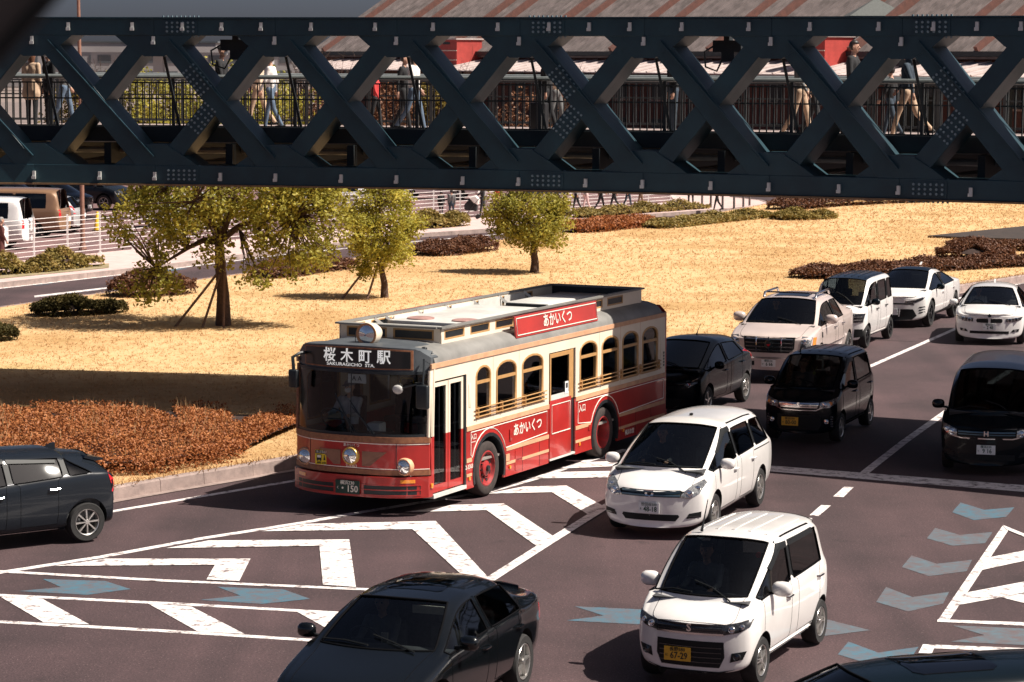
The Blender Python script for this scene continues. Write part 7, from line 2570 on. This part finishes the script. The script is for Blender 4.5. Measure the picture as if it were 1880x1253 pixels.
# golden trees beyond the car park, seen through the railing
L_GOLD = leaf_mat('leaf_gold', [(0.06, 0.05, 0.012), (0.17, 0.125, 0.022), (0.34, 0.22, 0.04)], trans=0.3, scale=1.5)
L_RUST = leaf_mat('leaf_rust', [(0.07, 0.03, 0.015), (0.18, 0.08, 0.04), (0.30, 0.15, 0.08)], trans=0.2, scale=1.5)
for px, Y, w, h, lm, lab in ((130, 172, 1.9, 5.6, L_GOLD, 'golden tree behind the left end of the railing'), (255, 176, 2.6, 6.6, L_TREE, 'olive tree behind the second bridge panel'), (325, 170, 2.0, 5.2, L_GOLD, 'golden tree right of the olive tree behind the railing'),
                        (510, 172, 2.0, 5.0, L_GOLD, 'golden shrub tree behind the third bridge panel'), (590, 178, 1.8, 5.2, L_RUST, 'rust-coloured tree behind the bridge left of the white shirt'), (715, 174, 2.0, 5.4, L_RUST, 'rust-coloured tree behind the person in white shirt'),
                        (800, 176, 1.7, 5.6, L_GOLD, 'golden tree behind the bridge right of the white shirt'), (960, 176, 2.4, 5.0, L_RUST, 'rust-brown shrub tree behind the middle of the bridge'), (1045, 178, 2.0, 6.0, L_RUST, 'rust-brown tree right of the middle of the bridge')):
    p = at(px, 100, Y)
    cl = ell_clumps(46, (0, 0, h - w * .9), (w, w * .8, w), rg, .4, .7)
    make_tree('autumn_tree', lab, (p.x, p.y, .12), h, .12, cl, lm, rg, leaf=.24, per=24, fork=.4, group='trees beyond the car park')
def bare_tree(px, Y, H, lab):
    p = at(px, 100, Y)
    o = thing('bare_tree', lab, 'tree', (p.x, p.y, .12), 0, 'leafless trees beyond the car park')
    MB().tube([(0, 0, 0), (.05, 0, H * .3), (0, .05, H * .5)], [.14, .1, .07], 7).build('trunk', M_BARK, o)
    q = MB()
    for i in range(34):
        a = rg.uniform(0, 6.28)
        l = rg.uniform(.8, 2.6)
        z0 = rg.uniform(H * .3, H * .55)
        e = Vector((math.cos(a) * l * .6, math.sin(a) * l * .6, min(H, z0 + l * 1.3)))
        m_ = Vector((e.x * .5, e.y * .5, z0 + (e.z - z0) * .4))
        q.tube([(0, 0, z0), m_, e], [.04, .025, .008], 4, cap=False)
        for _ in range(4):
            s = m_.lerp(e, rg.random())
            q.tube([s, s + Vector((rg.gauss(0, .4), rg.gauss(0, .4), rg.uniform(.2, .7)))], [.014, .005], 3, cap=False)
    c = q.build('branches', M_BARK, o)
    c['kind'] = 'stuff'
for px, Y, H, lab in ((560, 182, 9.2, 'leafless tree left of the warehouse roof'), (620, 184, 9.0, 'leafless tree at the left end of the warehouse'), (830, 180, 8.6, 'leafless tree in front of the red lift bay'), (1070, 170, 8.0, 'leafless tree over the middle of the railing'), (190, 200, 8.6, 'leafless tree at the far left behind the railing')):
    bare_tree(px, Y, H, lab)
# low wedge-shaped slab in dark brown on the lawn at right
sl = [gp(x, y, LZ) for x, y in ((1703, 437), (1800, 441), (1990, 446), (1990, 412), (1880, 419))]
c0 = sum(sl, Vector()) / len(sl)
st_ = thing('dark_slab', 'flat dark slab lying in the lawn at the right edge', 'slab', (c0.x, c0.y, LZ))
MB().prism([(p.x - c0.x, p.y - c0.y) for p in sl], lambda a, b, d: (a, b, d), -.05, .09).build('slab', mat('slab_dark', (.05, .034, .028), .9, scale=2, col2=(.03, .022, .019), bump=.4, bscale=12), st_)
# steel brace of the camera's own bridge, close to the lens, upper left
nb_ = thing('near_steel_brace', 'blurred dark steel brace of the nearer bridge in the upper left corner', 'steel brace', (0, 0, 0))
def near(px, py, dist):
    return Vector((0, 0, CAMH)) + ray(px, py).normalized() * dist
a, b = near(-150, 205, 2.3), near(165, -150, 2.3)
ax = (b - a).normalized()
sx_ = ax.cross(FWD).normalized()
if sx_.dot(RT) > 0: sx_ = -sx_
MB().bar(a - ax * .9 + sx_ * .14, b + ax * .9 + sx_ * .14, .28, .13, FWD).build('brace_web', mat('near_steel', (.004, .006, .007), .7), nb_)
MB().bar(a - ax * .9 + sx_ * .14 + FWD * .07, b + ax * .9 + sx_ * .14 + FWD * .07, .30, .015, FWD).build('brace_flange', MATS['near_steel'], nb_)
# ================================================================== PEOPLE
import numpy as np
SKIN = mat('skin', (.48, .27, .19), .6, var=.08)
CLOTH = {}
def cloth(name, c):
    return mat('cloth_' + name, c, .9, var=.15, scale=14)
HAIR_D = mat('hair_dark', (.02, .014, .012), .5, var=.3, scale=30)
HAIR_B = mat('hair_brown', (.13, .055, .03), .5, var=.3, scale=30)
MASK = mat('face_mask', (.75, .74, .73), .8)
EYE = mat('eye_dark', (.01, .008, .008), .3)
_pn = [0]
def person(label, loc, heading, H, top, bottom, hair=None, shoes=None, step=.0, phase=1, arm=None, coat=0.0, mask=False, cap=None, vox=.014, bag=None, group='people on the footbridge', sit=False, longhair=False, hood=False, width=1.0, name='person', lookdown=0.0, hands_fwd=None):
    """one continuous body from tapered limbs joined by remeshing; materials follow the nearest limb"""
    root = thing(name, label, 'person', loc, heading, group)
    k = H / 1.70
    step *= .72
    caps = []                                                # (a, b, ra, rb, material index)
    SK, TP, BT, SH = 0, 1, 2, 3
    def cap_(a, b, ra, rb, m):
        caps.append((Vector(a) * k, Vector(b) * k, ra * k, rb * k, m))
    hip = .90 - .02 * abs(step)
    for sd in (1, -1):
        ph = phase * sd
        th_ = step * ph * .45 if not sit else 1.45
        kn = (.12 if ph > 0 else .5) * step if not sit else -0.0
        h0 = Vector((0, .095 * sd * width, hip))
        kneep = h0 + Vector((math.sin(th_) * .43, .0, -math.cos(th_) * .43))
        t2 = th_ - kn if not sit else -.05
        ank = kneep + Vector((math.sin(t2) * .41, -.01 * sd, -math.cos(t2) * .41))
        cap_(h0, kneep, .088 * width, .058, BT)
        cap_(kneep, ank, .056, .042, BT)
        cap_(ank + Vector((-.045, 0, -.035)), ank + Vector((.15, .012 * sd, -.05)), .04, .034, SH)
        # arms
        aa = (-step * ph * .5) if arm is None else arm[0 if sd > 0 else 1][0]
        fb = .25 if arm is None else arm[0 if sd > 0 else 1][1]
        s0 = Vector((-.01, .185 * sd * width, 1.385))
        el = s0 + Vector((math.sin(aa) * .28, .035 * sd, -math.cos(aa) * .28))
        wr_ = el + Vector((math.sin(aa + fb) * .24, -.01 * sd, -math.cos(aa + fb) * .24))
        cap_(s0, el, .056, .044, TP)
        cap_(el, wr_, .044, .033, TP)
        d = (wr_ - el).normalized()
        pa = wr_ + d * .085
        cap_(wr_, pa, .028, .034, SK)
        f_ = Vector((1, 0, 0)) - d * d.x
        f_.normalize()
        for i, L_ in enumerate((.062, .072, .066, .05)):
            o_ = f_ * (.03 - i * .02)
            kb_ = pa + o_ + d * L_ * .55 + Vector((0, -.006 * sd, 0))
            cap_(pa + o_, kb_, .0105, .0095, SK)
            cap_(kb_, kb_ + d * L_ * .5 + Vector((.0, -.016 * sd, 0)), .0095, .008, SK)
        cap_(wr_ + d * .03 + f_ * .025, wr_ + d * .075 + f_ * .055, .012, .009, SK)
    cap_((0, 0, hip - .0), (0, 0, hip + .12), .125 * width, .12 * width, BT if not coat else TP)
    for y in (-.05, .05):
        cap_((0, y * width, hip + .10), (0, y * 1.6 * width, 1.30), .105 * width, .115 * width, TP)
    cap_((-.01, -.12 * width, 1.37), (-.01, .12 * width, 1.37), .068, .068, TP)
    if coat:
        for y in (-.07, .07):
            cap_((0, y * width, hip + .1), (-.02, y * 1.3 * width, hip - coat), .12 * width, .135 * width, TP)
    cap_((-.01, 0, 1.40), (.01, 0, 1.50), .055, .048, SK)
    hc = Vector((.025 + lookdown * .05, 0, 1.60))
    cap_(hc + Vector((-.01, 0, .03)), hc + Vector((0, 0, -.02)), .088, .082, SK)
    cap_(hc + Vector((.012, 0, -.03)), hc + Vector((.03, 0, -.075)), .07, .045, SK)
    cap_(hc + Vector((.085, 0, -.002)), hc + Vector((.10, 0, -.022)), .012, .015, SK)      # nose
    for sd in (1, -1):
        cap_(hc + Vector((-.005, .085 * sd, .005)), hc + Vector((-.005, .09 * sd, -.025)), .016, .012, SK)   # ears
    if hood:
        cap_(hc + Vector((-.05, 0, .03)), hc + Vector((-.06, 0, -.12)), .085, .10, TP)
    b = MB()
    for a, c, ra, rb, m_ in caps:
        d = (c - a)
        if d.length < 1e-5: continue
        d.normalize()
        b.tube([a - d * ra * .9, a - d * ra * .5, a, c, c + d * rb * .5, c + d * rb * .9], [ra * .43, ra * .86, ra, rb, rb * .86, rb * .43], 10)
    me = b.mesh('body', SKIN)
    o = bpy.data.objects.new('tmp', me)
    TMP.collection.objects.link(o)
    rm = o.modifiers.new('r', 'REMESH')
    rm.mode = 'VOXEL'
    rm.voxel_size = vox
    sm_ = o.modifiers.new('s', 'SMOOTH')
    sm_.iterations = 2
    sm_.factor = .5
    me2 = evaluated(o)
    bpy.data.objects.remove(o)
    me2.name = 'body'
    me2.materials.clear()
    for m_ in (SKIN, top, bottom, shoes or M_BLACKP):
        me2.materials.append(m_)
    n = len(me2.polygons)
    ctr = np.empty(n * 3)
    me2.polygons.foreach_get('center', ctr)
    ctr = ctr.reshape(-1, 3)
    best = np.full(n, 1e9)
    mi = np.zeros(n, dtype=np.int32)
    for a, c, ra, rb, m_ in caps:
        a_, c_ = np.array(a), np.array(c)
        ab = c_ - a_
        L2 = max(1e-9, ab @ ab)
        t = np.clip(((ctr - a_) @ ab) / L2, 0, 1)
        dist = np.linalg.norm(ctr - (a_ + t[:, None] * ab), axis=1) - (ra + (rb - ra) * t)
        w = dist < best
        best[w] = dist[w]
        mi[w] = m_
    me2.polygons.foreach_set('material_index', mi)
    me2.polygons.foreach_set('use_smooth', [True] * n)
    link('body', me2, root)
    hc = hc * k
    if cap:
        q = MB().sphere(hc + Vector((-.01, 0, .045)) * k, .102 * k, 12, 0, (1, .95, .8))
        q.v = [(p[0], p[1], max(p[2], hc.z + .03 * k)) for p in q.v]
        q.obox(hc + Vector((.11, 0, .04)) * k, Vector((.06, 0, -.01)) * k, Vector((0, .06, 0)) * k, Vector((0, 0, .006)) * k)
        q.build('cap', cap, root, smooth=50)
    elif not (hood and False):
        hb = MB()
        vs_, fs_ = [], []
        sp_ = MB().sphere((0, 0, 0), 1, 16)
        keep = []
        for fct in sp_.f:
            c = sum((Vector(sp_.v[i]) for i in fct), Vector()) / len(fct)
            if (c.z > .42) or (c.x < .12 and c.z > (-.95 if longhair else -.55)):
                keep.append(fct)
        hb.add([hc + Vector((-.012 + v_[0] * .103, v_[1] * .099, .018 + v_[2] * (.112 if v_[2] > 0 else (.26 if longhair else .11)))) * k for v_ in sp_.v], keep)
        ho = hb.build('hair', hair or HAIR_D, root, smooth=60)
        sol = ho.modifiers.new('t', 'SOLIDIFY')
        sol.thickness = .012
        sol.offset = -1
    for sd in (1, -1):
        MB().sphere(hc + Vector((.083, .033 * sd, .008)) * k, .011 * k, 8).build('eye', EYE, root)
    if mask:
        MB().sphere(hc + Vector((.055, 0, -.045)) * k, .06 * k, 12, 0, (.95, 1.0, .85)).build('face_mask', MASK, root, smooth=60)
    else:
        MB().box((hc.x + .082 * k), (hc.x + .088 * k), -.022 * k, .022 * k, hc.z - .062 * k, hc.z - .054 * k).build('mouth', mat('lips', (.33, .10, .08), .5), root)
    if bag:
        me3 = MB().box(-.27 * k, -.12 * k, -.14 * k, .14 * k, .98 * k, 1.38 * k).mesh('backpack', bag)
        bevel(me3, .04 * k, 2)
        shade(me3, 50)
        bg_ = link('backpack', me3, root)
        for sd in (1, -1):
            MB().tube([(-.13 * k, .1 * sd * k, 1.40 * k), (.05 * k, .11 * sd * k, 1.44 * k), (.115 * k, .11 * sd * k, 1.3 * k), (.06 * k, .14 * sd * k, 1.08 * k), (-.12 * k, .12 * sd * k, 1.02 * k)], .015 * k, 6).build('strap', bag, bg_)
    return root
NAVY, BLACK, BEIGE, WHITE_C, JEANS, MAROON, REDC, GREYC, CREAM_C, YELC = (cloth('navy', (.03, .045, .065)), cloth('black', (.014, .014, .016)), cloth('beige', (.46, .32, .22)), cloth('white', (.70, .66, .63)),
    cloth('denim', (.09, .13, .19)), cloth('maroon', (.10, .03, .025)), cloth('red', (.52, .04, .04)), cloth('grey', (.14, .14, .14)), cloth('cream', (.62, .48, .36)), cloth('yellow', (.68, .45, .03)))
def on_deck(px, d):
    s_ = s_of_px(px)
    P = curve(s_)
    T = (curve(s_ + .1) - curve(s_ - .1)).normalized()
    N = Vector((-T.y, T.x, 0))
    q = P + N * d
    # slide along the deck until the pixel column matches
    for _ in range(6):
        e = pix((q.x, q.y, DECK + 1))[0] - px
        q -= T * (e / 97.0)
    return Vector((q.x, q.y, DECK + .004)), math.atan2(T.y, T.x)
def deck_person(px, d, right, H, top, bottom, label, **kw):
    p, a = on_deck(px, d)
    return person(label, p, a + (0 if right else math.pi) + kw.pop('turn', 0), H, top, bottom, **kw)
deck_person(58, 2.4, True, 1.62, BEIGE, BLACK, 'person in long beige coat on the bridge at far left', turn=1.2, hair=HAIR_B, longhair=True, coat=.15)
deck_person(90, 2.0, False, 1.66, BLACK, BLACK, 'masked person in black jacket beside the beige coat on the bridge', turn=.7, mask=True, hair=HAIR_B)
deck_person(118, 3.4, True, 1.6, GREYC, JEANS, 'person in grey behind the masked person on the bridge', step=.8)
deck_person(407, 1.6, True, 1.72, BLACK, NAVY, 'person with dark cap and white mask under the equipment box', mask=True, cap=BLACK, step=.7)
deck_person(474, 4.2, False, 1.60, CREAM_C, BEIGE, 'person in cream walking left behind the third bridge panel', step=.9)
deck_person(497, 3.2, False, 1.55, WHITE_C, JEANS, 'person in white and jeans behind the third bridge panel', step=.7, phase=-1)
deck_person(690, 4.4, True, 1.22, REDC, BLACK, 'small person in red jacket left of the person in white shirt on the bridge', step=.6)
deck_person(760, 2.4, True, 1.60, WHITE_C, JEANS, 'person in white shirt and jeans walking right on the bridge', step=.9, hair=HAIR_D, longhair=True)
deck_person(742, 3.8, True, 1.56, BLACK, BLACK, 'person in black following the white shirt and jeans on the bridge', step=.7, phase=-1)
deck_person(1004, 2.2, False, 1.62, BLACK, BLACK, 'person in black with a suitcase at the middle of the bridge', step=.5)
deck_person(1022, 3.6, True, 1.54, CREAM_C, GREYC, 'person in pale top beside the suitcase', step=.7)
deck_person(1236, 2.6, False, 1.64, BLACK, NAVY, 'person in dark clothes behind the fifth bridge panel', turn=.6)
deck_person(1470, 2.4, True, 1.66, GREYC, BEIGE, 'person in dark grey jacket and beige trousers walking right on the bridge', step=.8)
deck_person(1496, 3.2, True, 1.52, CREAM_C, BLACK, 'person in cream jacket beside the dark grey jacket on the bridge', step=.8, phase=-1)
deck_person(1667, 2.0, False, 1.70, NAVY, BEIGE, 'person in navy hoodie and beige trousers striding left on the bridge', step=1.15, hood=True)
deck_person(1636, 3.0, False, 1.36, BLACK, NAVY, 'small person in dark jacket ahead of the navy hoodie', step=.8, phase=-1)
deck_person(1566, 5.6, True, 1.86, BLACK, GREYC, 'tall person in black near the red lift bay at right', step=.3)
# suitcase
p, a = on_deck(990, 2.1)
sc_ = thing('suitcase', 'dark wheeled suitcase on the middle of the bridge', 'suitcase', p, a)
me = MB().box(-.17, .17, -.12, .12, .06, .62).mesh('case', mat('case_black', (.012, .012, .014), .5))
bevel(me, .03, 2)
link('case', me, sc_)
MB().tube([(-.1, 0, .6), (-.1, 0, 1.0), (.1, 0, 1.0), (.1, 0, .6)], .01, 6).build('handle', M_ALLOY, sc_)
for x in (-.13, .13):
    MB().lathe([(0, -.02), (.04, -.02), (.04, .02), (0, .02)], 'y', (x, 0, .04), 10).build('castor', M_BLACKP, sc_)
GF = 'people on the far footway'
def walker(px, py, th, H, top, bottom, label, **kw):
    return person(label, gp(px, py, .154), R(th), H, top, bottom, vox=.02, group=GF, **kw)
walker(3, 489, 20, 1.68, MAROON, BLACK, 'person in long maroon coat at the left edge of the footway', coat=.35, step=.5, hair=cloth('greyhair', (.3, .28, .27)))
walker(736, 399, 60, 1.15, GREYC, BLACK, 'small person in dark clothes beside the red jacket', step=.3)
walker(747, 404, -100, 1.20, REDC, BLACK, 'small person in hooded red jacket right of the young tree', hood=True, step=.4)
walker(810, 398, 80, 1.16, BLACK, BLACK, 'smaller person in black with backpack on the far footway', bag=BLACK, step=.4)
walker(829, 403, 80, 1.32, GREYC, NAVY, 'person in grey jacket next to the small person with backpack', step=.3, phase=-1)
walker(912, 398, 190, 1.58, REDC, BLACK, 'person in red with backpack behind the round tree', bag=BLACK, step=.6)
walker(886, 399, 175, 1.56, BLACK, BLACK, 'person in black pushing the stroller', step=.5, arm=((.6, .5), (.6, .5)))
walker(938, 397, 190, 1.62, BLACK, JEANS, 'person in dark jacket above the round tree crown', step=.5)
walker(990, 394, 10, 1.66, NAVY, BLACK, 'person in navy behind the round tree', step=.6)
walker(1022, 392, 200, 1.60, BLACK, GREYC, 'person in black right of the person in navy', step=.6, phase=-1)
walker(1058, 389, 175, 1.58, WHITE_C, BLACK, 'person in white jacket just right of the round tree', step=.7)
walker(1076, 388, 190, 1.52, GREYC, cloth('pale pink', (.6, .42, .4)), 'person in pale trousers next to the white jacket', step=.6, phase=-1)
walker(1103, 387, 5, 1.64, BLACK, BLACK, 'person all in black walking right below the bridge', step=.8)
walker(1127, 387, 185, 1.62, WHITE_C, BLACK, 'person in white top and wide black trousers below the bridge', step=.9)
walker(1153, 384, 10, 1.60, BLACK, NAVY, 'person in dark clothes between the white top and the brown trousers', step=.7, phase=-1)
walker(1176, 383, 185, 1.60, GREYC, cloth('brown', (.20, .12, .08)), 'person in brown trousers at the right end of the walking group', step=.7)
walker(1268, 379, 100, 1.62, GREYC, BLACK, 'person in grey left of the bollards', step=.4)
walker(1316, 388, 200, 1.58, YELC, BLACK, 'person in yellow jacket among the bollards', step=.9)
# stroller
p = gp(866, 402, .154)
st2 = thing('stroller', 'white and black stroller left of the round tree on the footway', 'stroller', p, R(175))
me = MB().prism([(-.25, .35), (.30, .40), (.34, .62), (.05, .95), (-.28, .85)], lambda a, b, d: (a, d, b), -.2, .2).mesh('seat_shell', BLACK)
bevel(me, .05, 2)
link('seat_shell', me, st2)
me = MB().prism([(-.30, .62), (-.1, .72), (.14, .98), (-.2, 1.06), (-.36, .9)], lambda a, b, d: (a, d, b), -.22, .22).mesh('hood', WHITE_C)
bevel(me, .05, 2)
link('hood', me, st2)
for x in (-.28, .32):
    for y in (-.22, .22):
        MB().lathe([(0, -.02), (.1, -.02), (.1, .02), (0, .02)], 'y', (x, y, .1), 12).build('wheel', M_RUBBER, st2)
MB().tube([(.32, -.22, .1), (-.42, -.22, 1.0), (-.42, .22, 1.0), (.32, .22, .1)], .012, 6).build('frame', M_ALLOYD, st2)
# drivers sitting in vehicles
def driver(label, car, x, y, z, top, H=1.66, **kw):
    o = person(label, (0, 0, 0), 0, H, top, BLACK, sit=True, vox=.014, group='people seated in vehicles', arm=((.75, .75), (.75, .75)), **kw)
    m = Matrix.Translation(car.location) @ Matrix.Rotation(car.rotation_euler[2], 4, 'Z') @ Matrix.Translation((x, y, z))
    o.matrix_world = m
    o.location = m.translation
    o.rotation_euler = (0, 0, car.rotation_euler[2])
    return o
driver('person in pale grey uniform and cap driving the bus', bus, 1.47, -.62, 1.16 - .80, cloth('uniform', (.40, .41, .43)), cap=cloth('cap grey', (.2, .2, .22)), mask=True)
for i, (x, y, c, lab) in enumerate(((.12, .92, WHITE_C, 'person in pale clothes seated at the first arched bus window'), (-5.72, .95, GREYC, 'person in grey seated at a rear arched bus window'), (-6.5, .95, WHITE_C, 'person in pale clothes seated near the rear of the bus'))):
    driver(lab, bus, x, y, (.95 if i == 0 else .96) + .42 - .84, c)
byl = {o['label']: o for o in COL.objects if o.get('label') and o.parent is None}
for key, lab, c, z in (('white minivan with plate 48-18 beside the red bus', 'person in black driving the white minivan', BLACK, .52), ('white kei wagon with yellow plate 67-29 and smoked headlights, lower right', 'person in grey driving the white kei wagon', GREYC, .5),
                       ('champagne luxury pickup with chrome lattice grille, plate 6 66 and roof rails', 'person in black driving the champagne pickup', BLACK, .75), ('white sedan with twin kidney grille cut off by the right edge', 'person in white driving the white sedan at the right edge', WHITE_C, .38),
                       ('black kei wagon with yellow plate 80-00 and chrome grille in the bridge shadow', 'person in grey driving the black kei wagon', GREYC, .5), ('glossy black sedan in the foreground, bonnet cut off by the bottom edge', 'person in grey driving the black foreground sedan', GREYC, .34)):
    car = byl[key]
    seats = [ch for ch in car.children if ch.name.startswith('seat')]
    sx = max(s_.location.x for s_ in seats)
    sy = min(s_.location.y for s_ in seats if abs(s_.location.x - sx) < .01)
    driver(lab, car, sx - .06, sy, z + .17 - .80, c, H=1.6)
# ------------------------------------------------------------------ tidy up scratch data
bpy.data.scenes.remove(TMP)
